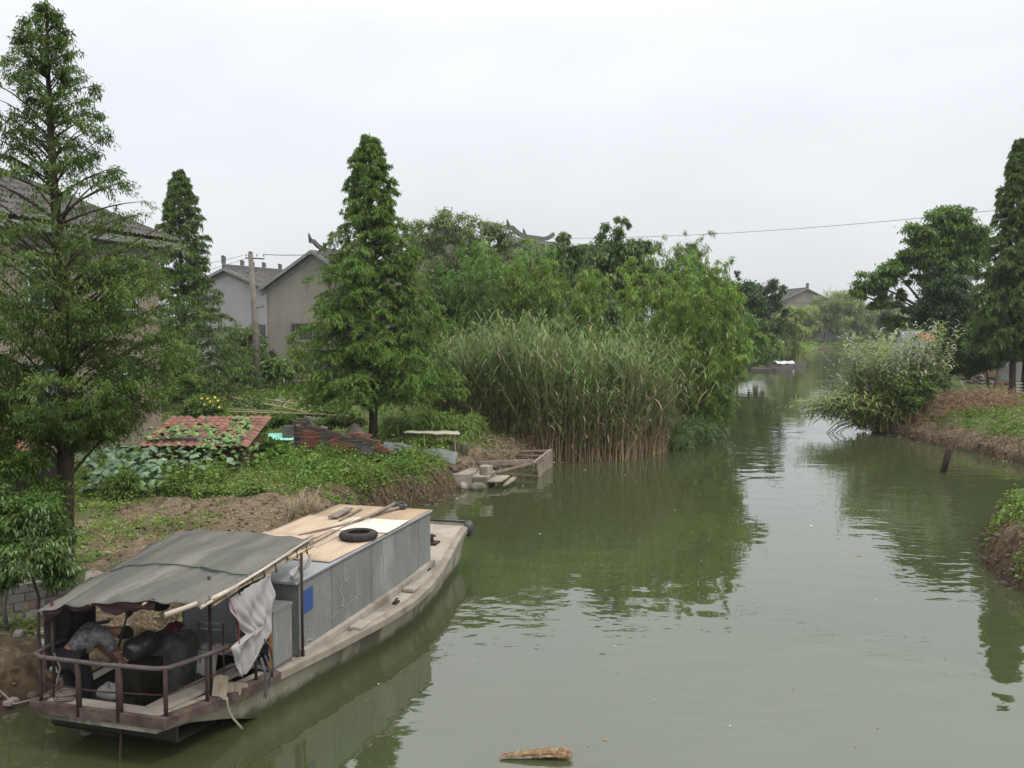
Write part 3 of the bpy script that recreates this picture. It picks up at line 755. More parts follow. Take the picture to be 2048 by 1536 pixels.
for z, s in ((5.0, 1), (6.9, -1)):
    i_ = MB(); i_.tube([(-.1, 0, z), (.45 * s, -.05, z + .02), (.5 * s, -.05, z + .14)], .025, 5); i_.build('bracket', m_dark_metal, pole)
def wire(label, a, b, sag=.3, r=.012, n=24):
    a = np.array(a, float); b = np.array(b, float); pts = []
    for i in range(n + 1):
        u = i / n; p = a * (1 - u) + b * u; p[2] -= sag * 4 * u * (1 - u); pts.append(p)
    tb = MB(); tb.tube(pts, r, 4); return tag(tb.build('overhead_wire', m_wire, None, fixn=False), label, 'wire')
pt = np.array([px_ - .22, py_, gz(px_, py_) + 7.7])
wire('wire running left from the top of the concrete pole', pt + [-.4, 0, 0], D(330, 535, 60), .15)
wire('lower wire running left from the concrete pole, behind the slim conifer', pt + [0, 0, -.1], D(330, 560, 60), .1)
wire('wire running right from the concrete pole towards the tan gable', pt + [.7, 0, .05], D(660, 505, 61.8), .1, r=.02)
wire('long single wire crossing the open sky above the canal', D(1060, 476, 66), D(2300, 384, 40), .55, r=.012, n=40)
wire('faint far wire crossing in front of the distant willows', D(1540, 606, 175), D(2010, 607, 120), .1, r=.028)

# ------------------------------------------------------------------ low red-tiled buildings and walls on the left bank
m_brick = surf('red_brick', (.25, .105, .07), (.18, .078, .055), (.12, .07, .055), scale=6, bump=.5, rough=.95, rvar=.2, c3amt=.36)
m_oldbrick = surf('weathered_brick', (.19, .115, .085), (.12, .09, .075), (.085, .08, .07), scale=5, bump=.5, rough=.95, rvar=.35)
m_render = surf('grey_render', (.125, .12, .112), (.065, .063, .06), (.20, .19, .175), scale=3, bump=.6, rough=.95, c3amt=.4)
m_mortar = surf('mortar', (.10, .085, .07), (.07, .06, .05), scale=6, bump=.4)
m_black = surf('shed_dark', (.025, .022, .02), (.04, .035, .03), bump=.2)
def brick_mesh(L=.235, W=.11, H_=.052):
    b_ = MB(); b_.box((0, 0, 0), (L, W, H_), j=.004); return b_.mesh('brick')
def tile_mesh(w=.22, l=.34):
    b_ = MB(); vs = []; fs = []; n = 5
    for i in range(n + 1):
        u = i / n; z = .028 * math.sin(u * PI * 1.6)
        for y in (-l / 2, l / 2): vs += [(-w / 2 + w * u, y, z), (-w / 2 + w * u, y, z + .016)]
    for i in range(n):
        a = i * 4; fs += [(a + 1, a + 5, a + 7, a + 3), (a, a + 2, a + 6, a + 4), (a, a + 4, a + 5, a + 1), (a + 2, a + 3, a + 7, a + 6)]
    fs += [(0, 1, 3, 2), (n * 4, n * 4 + 2, n * 4 + 3, n * 4 + 1)]
    b_.add(vs, fs); return b_.mesh('tile')
def lay_tiles(parent, org, ux, uy, nxx, nyy, mat, miss=.04, w=.235, l=.30, mesh=None):
    me = mesh or tile_mesh(w + .03, l + .06)
    if not me.materials: me.materials.append(mat)
    ux = Vector(ux).normalized(); uy = Vector(uy).normalized(); uz = ux.cross(uy)
    for j in range(nyy):
        for i in range(nxx):
            if rnd.random() < miss: continue
            p = Vector(org) + ux * (w * (i + .5)) + uy * (l * (j + .5)) + uz * (.015 + rnd.uniform(0, .012))
            o = bpy.data.objects.new('tile', me); C.objects.link(o); o.parent = parent
            M = Matrix((ux, uy, uz)).transposed().to_4x4() @ Matrix.Rotation(rnd.uniform(-.05, .05), 4, 'Z') @ Matrix.Rotation(-.05, 4, 'X')
            M.translation = p; o.matrix_local = M
def lay_bricks(parent, a, b, h, mats, seed=1, top=None, skip=None, mesh=None, thick=.0, L=.25, H_=.064, limit=290, face=1):
    """bricks of one wall face from foot a to foot b; top(u) gives the height at u in 0..1 ; mats(u,z) picks the material"""
    r_ = random.Random(seed); a = Vector(a); b = Vector(b); d = (b - a); Ln = d.length; ux = d.normalized(); nrm = Vector((ux.y, -ux.x, 0)) * face
    rz = math.atan2(ux.y, ux.x); n = int(Ln / L); rows = int(h / H_); meshes = {}; cnt = 0
    for j in range(rows):
        for i in range(-(j % 2), n + 1):
            u = (i + .5 + .5 * (j % 2)) * L / Ln; z = (j + .5) * H_
            if u < 0.01 or u > .995 or (top and z > top(u)): continue
            if skip and skip(u, z, r_): continue
            mt = mats(u, z, r_)
            if mt is None: continue
            if mt.name not in meshes:
                me = brick_mesh(L - .015, .11, H_ - .012); me.materials.append(mt); meshes[mt.name] = me
            if cnt >= limit: continue
            cnt += 1
            o = bpy.data.objects.new('brick', meshes[mt.name]); C.objects.link(o); o.parent = parent
            p = a + ux * (u * Ln) + nrm * (-.045 + r_.uniform(-.008, .012)); p.z = a.z + z
            o.location = p; o.rotation_euler = (0, 0, rz + r_.uniform(-.03, .03))

# tiled brick shed with creeper
sh = thing('tiled_brick_shed', 'low brick shed with red tile roof half buried in creepers', 'shed', (-9.6, 30.6, 1.0), 0)
w = MB(); w.box((0, 0.1, .32), (2.7, 2.3, 1.3)); w.build('wall', m_mortar, sh)
lay_bricks(sh, (-1.35, -1.07, -.2), (1.36, -1.07, -.2), 1.05, lambda u, z, r_: m_oldbrick if r_.random() < .6 else m_brick, 3, limit=150)
lay_bricks(sh, (1.37, -1.07, -.2), (1.37, 1.3, -.2), 1.45, lambda u, z, r_: m_oldbrick if r_.random() < .5 else m_brick, 4, top=lambda u: .95 + .55 * u, limit=140)
rf = MB(); rf.prism([(-1.6, -1.4, .75), (1.55, -1.4, .75), (1.55, 1.5, 1.36), (-1.6, 1.5, 1.36)], .05); rf.build('roof_deck', m_black, sh)
lay_tiles(sh, (-1.65, -1.45, .76), (1, 0, 0), (0, 2.9, .61), 14, 10, m_redtile)
for y, w_ in ((.2, 1), (.75, 1)):
    pass
# creeper on the shed and big pumpkin leaves in front
def leaf_mesh_big(name='leaf', r=.15):
    b_ = MB(); n = 9; vs = [(0, 0, .02)]
    for k in range(n):
        an = 2 * PI * k / n; rr = r * (1.0 if k % 2 else .84) * (.55 if k == 0 else 1)
        vs.append((rr * math.cos(an), rr * math.sin(an), -.025 * (1 + .6 * (k % 2))))
    b_.add(vs, [(0, 1 + k, 1 + (k + 1) % n) for k in range(n)]); return b_.mesh(name)
m_pumpkin = surf('pumpkin_leaf', (.075, .135, .065), (.125, .19, .115), scale=8, bump=.2, rough=.55, rvar=.4, spec=.4)
m_creeper = surf('creeper_leaf', (.09, .17, .045), (.15, .24, .07), scale=8, bump=.2, rough=.5, rvar=.4, spec=.4)
def leaf_patch(name, label, cat, pts, mat, r=.15, seed=1, hz=.5):
    r_ = random.Random(seed); c0 = pts[0]; t = thing(name, label, cat, (c0[0], c0[1], gz(c0[0], c0[1])))
    me = leaf_mesh_big('leaf', r); me.materials.append(mat)
    for p in pts:
        o = bpy.data.objects.new('leaf', me); C.objects.link(o); o.parent = t
        o.location = (p[0] - t.location[0], p[1] - t.location[1], p[2] - t.location[2])
        s = r_.uniform(.6, 1.25); o.scale = (s, s, s); o.rotation_euler = (r_.uniform(-.1, .85), r_.uniform(-.45, .45), r_.uniform(-.9, .9) if r_.random() < .5 else r_.uniform(0, 6.28))
    return t
r_ = random.Random(9); pts = []
while len(pts) < 290:
    px = r_.uniform(165, 465); py = r_.uniform(895, 985)
    lim = 895 + (12 if px > 330 else 0) + max(0, 330 - px) * .06
    if py < lim or py > 955 + 28 * (px < 330) - max(0, px - 400) * .3: continue
    p = on(px, py + 14); pts.append((p[0], p[1], p[2] + r_.uniform(.15, .75)))
leaf_patch('pumpkin_patch', 'patch of large pale pumpkin leaves in front of the tiled shed', 'pumpkin plants', pts, m_pumpkin, .145, 2)
pts = []
for _ in range(150):
    u = r_.random(); y = 29.15 + 2.6 * u ** 1.3; x = -8.3 - abs(r_.gauss(0, .55)) + .25 * r_.random() - .3 * u
    pts.append((x, y, 1.78 + (y - 29.15) * .21 + r_.uniform(.0, .14)))
for _ in range(46): pts.append((-8.1 + r_.uniform(-.35, .12), 29.3 + r_.uniform(-.2, 1.3), 1.05 + r_.uniform(.1, .8)))
for _ in range(90): pts.append((r_.uniform(-11.3, -9.6), 29.3 + 2.2 * r_.random(), 1.95 + r_.uniform(0, .3)))
for _ in range(60): pts.append((r_.uniform(-10.6, -8.6), 29.1 + r_.uniform(-.15, .25), r_.uniform(1.5, 1.85)))
leaf_patch('wall_creeper', 'green creeper climbing over the right end of the tiled shed', 'creeper', pts, m_creeper, .105, 5)

# left hut with a red tile roof
hu = thing('tiled_hut', 'old hut with red tile roof and solid front coloured black as a shaded opening at the left edge', 'hut', (-12.75, 22.6, .95), math.radians(4))
w = MB(); w.box((-.6, 1.3, .3), (4.2, 1.8, 1.8)); w.build('wall', m_black, hu)  # solid box; its near-black colour stands for the shaded opening
lay_bricks(hu, (1.56, .3, -.3), (1.56, 2.2, -.3), 1.6, lambda u, z, r_: m_oldbrick, 6, limit=90)
lay_bricks(hu, (-2.7, .36, -.4), (1.5, .36, -.4), .75, lambda u, z, r_: m_oldbrick if r_.random() < .7 else m_brick, 7, limit=130)
rf = MB(); rf.prism([(-3.0, -.2, 1.28), (1.9, -.2, 1.28), (1.9, 2.6, 1.96), (-3.0, 2.6, 1.96)], .06); rf.build('roof_deck', m_black, hu)
lay_tiles(hu, (-3.0, -.25, 1.29), (1, 0, 0), (0, 4.0, .97), 20, 9, m_redtile, miss=.03)
# retaining wall behind the first trunk
m_paleblock = surf('pale_block', (.27, .25, .24), (.20, .175, .165), (.26, .17, .14), scale=3, bump=.4, rough=.95, rvar=.25, c3amt=.42)
g0 = G(-90, 1262, .85); g1 = G(118, 1222, .85)
rw = thing('block_wall', 'low wall of pale blocks behind the redwood trunk in the lower left corner', 'wall', (g1[0], g1[1], .8))
a = Vector((g0[0] - g1[0], g0[1] - g1[1], -.25)); cw = MB(); mid = a / 2; mid.z = .17
cw.box(mid + Vector((0, .12, 0)), (a.xy.length, .16, .82), rz=math.atan2(-a.y, -a.x)); cw.build('core', m_mortar, rw)
lay_bricks(rw, a, (0, 0, -.25), .86, lambda u, z, r_: m_paleblock, 8, L=.33, H_=.14)
m_slab = surf('stone_slab', (.31, .275, .23), (.20, .18, .145), (.10, .10, .065), scale=2.8, bump=.8, rough=.9, c3amt=.48)
sb = MB(); q = [G(172, 1140, .95), G(226, 1136, .95), G(206, 1166, .95), G(168, 1172, .95)]; sb.prism(q, .08)
tag(sb.build('concrete_slab', m_slab), 'pale flat slab lying on the bank beside the redwood trunk, behind the canopy', 'slab')

# ruined brick wall
rwz = 1.0
ra = np.array([-7.35, 32.6]); rb = np.array([-3.85, 31.7])
ru = thing('ruined_wall', 'ruined brick wall with red brick patches and broken sloping top', 'wall', (ra[0], ra[1], rwz - .15))
dv = Vector((rb[0] - ra[0], rb[1] - ra[1], 0)); Ln = dv.length
topf = lambda u: 1.22 * float(np.interp(u, [0, .03, .12, .16, .24, .27, .36, .46, .56, .66, .78, .85, .93, 1.0], [1.14, 1.2, 1.2, 1.12, .98, .9, .88, .83, .72, .76, .70, .60, .42, .18]))
cw = MB(); k = 22; vs = []
ux = dv.normalized(); nr = Vector((-ux.y, ux.x, 0))
tp = [(u_ / k * Ln, topf(u_ / k) - .06 + rnd.uniform(-.03, .03)) for u_ in range(k + 1)]
front = [ux * 0 + Vector((0, 0, -.3))] + [ux * s_ + Vector((0, 0, z_)) for s_, z_ in tp] + [ux * Ln + Vector((0, 0, -.3))]
cw.prism([p + nr * .02 for p in front], nr * .2); cw.build('render', m_render, ru)
def pick(u, z, r_):
    if .10 < u < .26 and .50 < z < 1.16: return m_brick
    if .37 < u < .60 and .46 < z < topf(u) - .15: return m_brick
    if u > .80 and z > topf(u) - .22: return m_brick
    if z > topf(u) - .09: return m_oldbrick
    if u < .08 and r_.random() < .7: return m_oldbrick
    if r_.random() < .14: return m_oldbrick
    return None
lay_bricks(ru, (0, 0, -.1), (dv.x, dv.y, -.1), 1.7, pick, 12, top=lambda u: topf(u) + .1, limit=290)
for u, s in ((.58, .2), (.63, .3), (.67, -.3), (.61, .9), (.74, .1), (.30, 0), (.14, .3)):
    bk = MB(); bk.box((0, 0, 0), (.23, .11, .055), j=.006); o = bk.build('brick', m_brick if u > .5 else m_paleblock, ru); o.location = ux * (u * Ln) + nr * .08 + Vector((0, 0, topf(u) + .06)); o.rotation_euler = (.1, .15, s)
cp = MB(); cp.box((.38, .05, 1.24), (.55, .22, .05), rz=.05, ry=-.12); cp.build('coping', m_slab, ru)
# buttress at the left end
bt_ = MB(); bt_.box((-.12, -.12, .45), (.34, .42, 1.5)); bt_.build('pier', m_render, ru)
pl = MB(); pl.bar(G(668, 912, 1.1), G(712, 938, 1.05), .07, .05); tag(pl.build('leaning_board', surf('old_board', (.30, .26, .22), (.20, .17, .14), scale=6, stretch=(1, 1, 1))), 'old grey board lying against the foot of the ruined wall', 'board')
m_oldboard = bpy.data.materials['old_board']
# canvas sheet heap behind the wall, by the trunk
m_canvas = surf('old_canvas', (.19, .165, .13), (.125, .11, .09), (.25, .23, .20), scale=3, bump=.4, rough=.95, c3amt=.4)
cv_ = thing('canvas_heap', 'brownish canvas sheet draped over a heap beside the redwood trunk', 'canvas', (-6.0, 33.6, 1.0))
def heapf(u, v):
    x = -1.0 + 2.4 * u; y = -.6 + 1.3 * v
    z = 1.0 * math.exp(-((x - .55) / .75) ** 2 - (y / .6) ** 2) * (1 + .12 * math.sin(9 * u + 3 * v)) - .1 + .04 * math.sin(17 * u + 8 * v)
    return (x, y, z)
hm = MB(); hm.grid(heapf, 28, 16); hm.build('canvas', m_canvas, cv_, thick=.02, fixn=False)
# corrugated sheets
m_zinc = surf('grey_sheet', (.33, .345, .365), (.28, .295, .315), (.22, .23, .24), scale=1.5, bump=.1, rough=.6, c3amt=.4)
def sheet(px4, z0s, label, name='corrugated_sheet', mat=m_zinc, Y=35.2, dY=(0, 0, 0, 0), ribs=True):
    P4 = [Vector(D(p[0], p[1], Y + dY[i])) for i, p in enumerate(px4)]
    n = 16; nm = (P4[1] - P4[0]).cross(P4[3] - P4[0]).normalized(); b_ = MB()
    def f(u, v):
        p = P4[0].lerp(P4[1], u).lerp(P4[3].lerp(P4[2], u), v); return p + nm * (.008 * math.sin(u * 9 + v * 3))
    b_.grid(f, 6, 2, smooth=False); t = b_.build(name, mat, None, thick=.006, fixn=False); return tag(t, label, 'metal sheet')
sheet([(768, 884), (804, 886), (799, 920), (764, 914)], 0, 'leftmost grey sheet of the bent fence beside the trunk', Y=32.7)
sheet([(803, 886), (850, 899), (847, 925), (799, 920)], 0, 'middle grey sheet of the bent fence on the bank', Y=32.6)
sheet([(850, 898), (880, 897), (876, 926), (847, 924)], 0, 'third grey sheet of the bent fence on the bank', Y=32.5)
sheet([(880, 897), (916, 905), (910, 927), (876, 926)], 0, 'rightmost grey sheet with slanted end, next to the lean-to', Y=32.4)
rk = MB(); rk.box(D(819, 918, 32.3), (.16, .12, .14)); tag(rk.build('brick', m_brick), 'single red brick standing before the grey sheets', 'brick')
# small lean-to frame with a straw roof
le = thing('lean_to', 'small open lean-to of poles with pale flat roof beside the reeds', 'lean-to', D(860, 925, 33.6))
lo = le.location
def LL(px, py, Y): return Vector(D(px, py, Y)) - lo
m_pole = surf('bamboo_pole', (.36, .29, .19), (.26, .20, .13), scale=5, bump=.2, rough=.7, stretch=(1, 1, 1))
for i, (px, pt_, pb_, Y) in enumerate([(822, 866, 925, 33.9), (848, 868, 925, 33.3), (883, 868, 925, 33.3), (909, 868, 925, 33.4), (905, 868, 915, 34.6), (871, 866, 915, 34.6)]):
    b_ = MB(); b_.tube([LL(px, pt_, Y), LL(px + 3, pb_, Y)], .022, 6); b_.build('post', m_pole, le)
rf = MB()
def rff(u, v):
    p = (LL(808, 864, 33.2).lerp(LL(920, 867, 33.2), u)).lerp(LL(815, 861, 34.8).lerp(LL(915, 862, 34.8), u), v); p.z += .008 * math.sin(u * 19) + .012 * math.sin(v * 9 + u * 7); return p
rf.grid(rff, 20, 4); rf.build('roof', surf('bleached_thatch', (.46, .42, .36), (.34, .30, .24), scale=8, bump=.5, rough=.95), le, thick=.05, fixn=False)
sc_ = MB()
def scf(u, v):
    p = LL(893, 880, 33.8).lerp(LL(935, 892, 34.2), u).lerp(LL(893, 930, 33.8).lerp(LL(937, 935, 34.2), u), v); return p + Vector((0, .04 * math.sin(u * 22), 0))
sc_.grid(scf, 24, 3); sc_.build('reed_screen', surf('dark_reed_screen', (.085, .065, .05), (.05, .04, .03), scale=10, stretch=(4, 4, .3), bump=.5), le, thick=.02, fixn=False)
# green plastic roof
m_green = surf('green_plastic', (.22, .62, .48), (.30, .70, .56), scale=3, bump=.1, rough=.35)
gp = thing('green_roofed_coop', 'small coop with turquoise plastic roof between the shed and the ruined wall', 'coop', D(560, 900, 32.6))
go = gp.location
b_ = MB()
def gf(u, v):
    p = Vector(D(532, 880, 32.0)).lerp(Vector(D(586, 880, 32.0)), u).lerp(Vector(D(538, 866, 33.0)).lerp(Vector(D(590, 866, 33.0)), u), v) - go; p.z += .006 * math.sin(u * 60); return p
b_.grid(gf, 40, 2); b_.build('roof', m_green, gp, thick=.01, fixn=False)
b_ = MB(); b_.prism([Vector(D(537, 879, 32.35)) - go, Vector(D(585, 879, 32.35)) - go, Vector(D(585, 900, 32.35)) - go, Vector(D(537, 900, 32.35)) - go], (0, .5, 0)); b_.build('wall', surf('coop_wall', (.15, .12, .12), (.10, .085, .08), scale=3), gp)

# garden poles and fences
def bpole(label, a, b, r=.03, name='bamboo_pole', mat=None):
    b_ = MB(); a = np.array(a, float); b = np.array(b, float); n = 7
    b_.tube([a * (1 - u) + b * u for u in np.linspace(0, 1, n)], [r * (1 - .25 * u) for u in np.linspace(0, 1, n)], 7)
    return tag(b_.build(name, mat or m_pole, None, fixn=False), label, 'pole')
def rail(px, py, zz): return G(px, py, zz)
bpole('long pale bamboo pole slanting across the garden from the red heap', G(465, 795, 1.9), G(615, 825, 1.75), .045)
bpole('bamboo pole lying across the garden behind the long slanted one', G(538, 800, 1.9), G(655, 817, 1.9), .035)
bpole('short pale stick leaning across the garden poles', G(562, 818, 1.6), G(579, 800, 1.9), .028)
bpole('upper brown horizontal rail above the tiled shed', G(458, 818, 1.9), G(700, 832, 1.7), .025)
bpole('lower pale horizontal rail above the tiled shed', G(455, 823, 1.9), G(705, 831, 1.5), .03)
for px, a_, b_2, lab in ((511, 815, 858, 'thin upright stake at the corner of the garden rails'), (602, 795, 850, 'thin upright stake in the middle of the garden rails'), (404, 725, 790, 'dark upright stake left of the garden'), (672, 790, 832, 'thin upright stake beside the dense redwood')):
    p0 = on(px, b_2); Y = p0[1]; bpole(lab, p0, D(px, a_, Y), .022, 'garden_stake', m_oldboard if px == 404 else m_pole)
sb = MB(); q = [G(545, 799, 1.55), G(608, 784, 1.55), G(616, 788, 1.55), G(560, 802, 1.55)]; sb.prism(q, .1); tag(sb.build('concrete_slab', m_slab), 'pale concrete path slab in the garden right of the pole', 'slab')
# twig fence behind the pole
fe = thing('twig_fence', 'low brown twig fence behind the concrete pole', 'fence', D(520, 770, 57))
fo = Vector(fe.location); r_ = random.Random(4)
for i in range(64):
    px = 412 + i * 3.35; Y = 57.5 - (i / 64) * 1.5; h_ = r_.uniform(24, 40)
    b_ = MB(); p = D(px, 785, Y); q = D(px + r_.uniform(-3, 3), 785 - h_, Y); b_.tube([Vector(p) - fo, Vector(q) - fo], .018, 4); b_.build('picket', m_pole if r_.random() < .4 else m_rust_wood, fe) if False else b_.build('picket', m_pole if r_.random() < .4 else m_oldboard, fe)
for yy in (762, 775):
    b_ = MB(); b_.tube([Vector(D(412, yy + 2, 57.45)) - fo, Vector(D(520, yy, 56.7)) - fo, Vector(D(626, yy - 1, 55.95)) - fo], .028, 5); b_.build('rail', m_pole, fe)
m_redearth = surf('brick_rubble_red', (.27, .12, .085), (.18, .09, .065), scale=4, bump=.5)
rb_ = thing('brick_heap', 'heap of reddish broken bricks at the start of the long bamboo pole', 'brick heap', tuple(on(455, 803)))
for k in range(46):
    b_ = MB(); b_.box((0, 0, 0), (.24, .12, .06), j=.01); o = b_.build('brick', m_redearth if k % 3 else m_oldbrick, rb_)
    rr = abs(rnd.gauss(0, .5)); an = rnd.uniform(0, 6.28); o.location = (rr * math.cos(an) * 1.3, rr * math.sin(an), max(0, .38 - rr * .35) * rnd.random() + .04); o.rotation_euler = (rnd.uniform(-.5, .5), rnd.uniform(-.5, .5), rnd.uniform(0, 3))
# small white stones and scraps behind the ruined wall
for k, (px, py, s) in enumerate([(650, 846, .12), (664, 850, .09), (690, 841, .10), (700, 838, .08), (668, 860, .10), (680, 853, .14), (640, 862, .10), (705, 842, .07), (747, 953, .20), (762, 951, .12), (815, 952, .18), (798, 957, .1), (215, 1107, .13), (842, 962, .18), (770, 962, .2)]):
    p = on(px, py); b_ = MB(); b_.box((0, 0, 0), (s, s * .7, s * .45), rz=k, j=s * .12); o = b_.build('pale_stone', m_slab, None, bevel=s * .12); o.location = (p[0], p[1], p[2] + s * .12)
    tag(o, 'small pale stone in the weeds behind the ruined wall' if k < 8 else 'pale stone lying on the grassy bank before the ruined wall' if k != 12 else 'lone pale stone on the bare soil behind the canopy', 'stone', 'pale stones behind the ruined wall' if k < 8 else 'pale stones on the bank before the ruined wall' if k != 12 else None)

# ------------------------------------------------------------------ landing steps, stones, fish pen
def pslab(label, px4, z, th, mat=m_slab, name='landing_slab', cat='slab', j=0):
    b_ = MB(); b_.prism([G(p[0], p[1], z) for p in px4], th); return tag(b_.build(name, mat, None, bevel=.03), label, cat)
pslab('largest concrete slab of the landing, against the bank', [(880, 938), (905, 948), (940, 948), (957, 936), (912, 934)], .50, .7)
pslab('second concrete slab of the landing, one step down', [(938, 953), (974, 954), (992, 941), (958, 939)], .36, .55)
pslab('pale stone plank forming the third landing step', [(974, 962), (1003, 961), (1020, 950), (990, 950)], .24, .07)
pslab('narrow stone plank at the outer end of the landing', [(1006, 968), (1017, 965), (1034, 953), (1024, 953)], .20, .10)
pslab('square stone block standing on the landing', [(958, 932), (976, 933), (987, 930), (966, 928)], .80, .30, name='stone_block', cat='block')
for px, py, sx, lab in ((926, 972, .15, 'smaller flat boulder at the water beside the landing'), (955, 972, .25, 'larger pale flat boulder at the water in front of the landing')):
    p = G(px, py, .12); b_ = MB()
    b_.grid(lambda u, v: (p[0] + sx * math.sin(v * PI) * math.cos(u * 2 * PI) * (1 + .15 * math.sin(u * 19)), p[1] + .2 * math.sin(v * PI) * math.sin(u * 2 * PI), p[2] + .15 * math.cos(v * PI) * (1 + .1 * math.sin(u * 13)) - .03), 18, 8)
    tag(b_.build('boulder', m_slab, None, fixn=False), lab, 'stone')
m_drift = surf('grey_timber', (.24, .20, .165), (.16, .13, .105), (.30, .27, .23), scale=5, bump=.5, rough=.95, stretch=(1, 1, .4), c3amt=.4)
pen = thing('fish_pen', 'rickety timber fish pen standing in the water before the reeds', 'fish pen', G(1020, 940, 0))
po = Vector(pen.location); W = lambda px, py, z: Vector(G(px, py, z)) - po
for a, b, nm, w_ in ((G(945, 904, .75), G(1098, 901, .75), 'rail', .05), (G(938, 928, .5), G(1066, 923, .5), 'beam', .16), (G(992, 944, .35), G(1068, 926, .45), 'rail', .07), (G(1020, 948, .12), G(1078, 952, .12), 'rail', .04), (G(1040, 910, .6), G(1090, 912, .6), 'rail', .04)):
    b_ = MB(); b_.bar(Vector(a) - po, Vector(b) - po, w_, w_); b_.build(nm, m_drift, pen)
for px, pt_, pb_, zt in ((1048, 890, 925, 1.1), (1001, 934, 948, .45), (1068, 922, 932, .6), (960, 905, 925, .75), (1098, 900, 930, .8)):
    q = G(px, pb_, 0); b_ = MB(); b_.bar(Vector((q[0], q[1], -.4)) - po, Vector((q[0], q[1], (pb_ - pt_) / F * q[1])) - po, .07, .06); b_.build('post', m_drift, pen)
for px4 in (((1072, 925), (1086, 917), (1084, 948), (1078, 954)), ((1085, 917), (1096, 908), (1094, 938), (1087, 944)), ((1095, 906), (1103, 900), (1104, 932), (1097, 938))):
    Y0 = G(px4[3][0], px4[3][1], 0)[1]; Y1 = G(px4[2][0], px4[2][1], 0)[1]
    P4 = [Vector(D(px4[0][0], px4[0][1], Y0)) - po, Vector(D(px4[1][0], px4[1][1], Y1)) - po, Vector(D(px4[2][0], px4[2][1], Y1)) - po + Vector((0, 0, -.1)), Vector(D(px4[3][0], px4[3][1], Y0)) - po + Vector((0, 0, -.1))]
    b_ = MB(); b_.prism(P4, (.04, .03, 0)); b_.build('board', m_drift, pen)
b_ = MB(); b_.bar(W(1066, 926, .62), W(1102, 899, .85), .10, .05); b_.build('rail', m_drift, pen)
bpole('stake lying on the bank rubble by the lean-to', G(912, 928, .95), G(926, 921, 1.15), .03, 'driftwood_stick', m_drift)

# leaning mooring stake on the right
st = G(1885, 945, 0); b_ = MB()
tp_ = Vector(D(1900, 897, st[1] - .1)); st = Vector(st)
b_.tube([st + Vector((-.06, 0, -.3)), st.lerp(tp_, .5) + Vector((.01, 0, 0)), tp_ + Vector((-.02, 0, 0)), tp_ + Vector((.03, 0, .01))], [.10, .12, .135, .07], 8)
m_wet = surf('wet_timber', (.022, .015, .012), (.045, .03, .024), scale=6, bump=.6, rough=.7, stretch=(1, 1, .3))
tag(b_.build('mooring_stake', m_wet), 'dark wooden stake leaning out of the water near the right bank', 'stake')
# landing net of bent sticks under the cane
nt_ = thing('bent_sticks', 'bent dry sticks reaching from the cane thicket down to the water', 'sticks', G(1655, 865, 0)); no_ = Vector(nt_.location)
for x0, x1, y1 in ((1653, 1690, 840), (1657, 1700, 848), (1664, 1706, 842), (1672, 1712, 850), (1680, 1716, 846)):
    a = Vector(G(x0, 866, 0)); b2 = Vector(D(x1, y1, a.y)); b_ = MB(); b_.tube([a - no_, a.lerp(b2, .5) - no_ + Vector((-.05, 0, .1)), b2 - no_], .018, 4); b_.build('stick', m_wet, nt_)

# ------------------------------------------------------------------ right bank heaps
bl = thing('stone_block_stack', 'large layered grey stone block at the tip of the right promontory', 'stone block', tuple(on(1826, 832)))
for k in range(4):
    b_ = MB(); b_.box((.1 * k, .0, .12 + .19 * k), (2.1 - .15 * k, 1.2, .17), rz=.12 + .02 * k, j=.03); b_.build('slab', surf('grey_stone_%d' % k, (.15, .135, .12), (.10, .092, .08), scale=3, bump=.6, rough=.95), bl, bevel=.03)
def heap(name, label, cat, c, n, size, spread, mats, seed, hgt=.6, part='piece', aspect=(1, .5, .25)):
    r_ = random.Random(seed); t = thing(name, label, cat, c)
    meshes = []
    for m_ in mats:
        for q in range(2):
            b_ = MB(); b_.box((0, 0, 0), tuple(size * a for a in aspect), j=size * .05); me = b_.mesh(part); me.materials.append(m_); meshes.append(me)
    for k in range(n):
        o = bpy.data.objects.new(part, r_.choice(meshes)); C.objects.link(o); o.parent = t
        rr = math.sqrt(r_.random()); an = r_.uniform(0, 2 * PI)
        o.location = (spread[0] * rr * math.cos(an), spread[1] * rr * math.sin(an), hgt * (1 - rr) * r_.uniform(.3, 1) + .03)
        o.rotation_euler = (r_.uniform(-.4, .4), r_.uniform(-.4, .4), r_.uniform(0, PI)); s = r_.uniform(.7, 1.3); o.scale = (s, s, s)
    return t
heap('brick_pile', 'pile of pale broken bricks between the redwoods and the evergreen', 'brick pile', tuple(on(1960, 768)), 70, .26, (1.1, .8), [m_paleblock, m_oldbrick, m_slab], 5, .75, 'brick', (1, .5, .3))
heap('brick_pile', 'reddish brick pile just left of the redwood trunks', 'brick pile', tuple(on(2005, 772)), 36, .26, (.6, .5), [m_oldbrick, m_redearth], 6, .5, 'brick', (1, .5, .3))
heap('rubble_heap', 'rubble heap behind the grey stone block on the right bank', 'rubble', tuple(on(1872, 800)), 60, .22, (1.3, 1.0), [m_paleblock, m_slab, m_oldbrick], 7, .55, 'stone', (1, .7, .4))
th_ = thing('straw_stack', 'brown straw stack with pale board on top behind the brick pile', 'straw stack', tuple(on(1958, 760)))
to_ = th_.location
b_ = MB(); b_.grid(lambda u, v: (1.6 * math.cos(u * 2 * PI) * math.cos(v * PI / 2) ** .6 * (1 + .06 * math.sin(u * 31)), 1.0 * math.sin(u * 2 * PI) * math.cos(v * PI / 2) ** .6, .3 + 1.05 * math.sin(v * PI / 2) * (1 + .06 * math.sin(u * 17 + v * 5))), 36, 8)
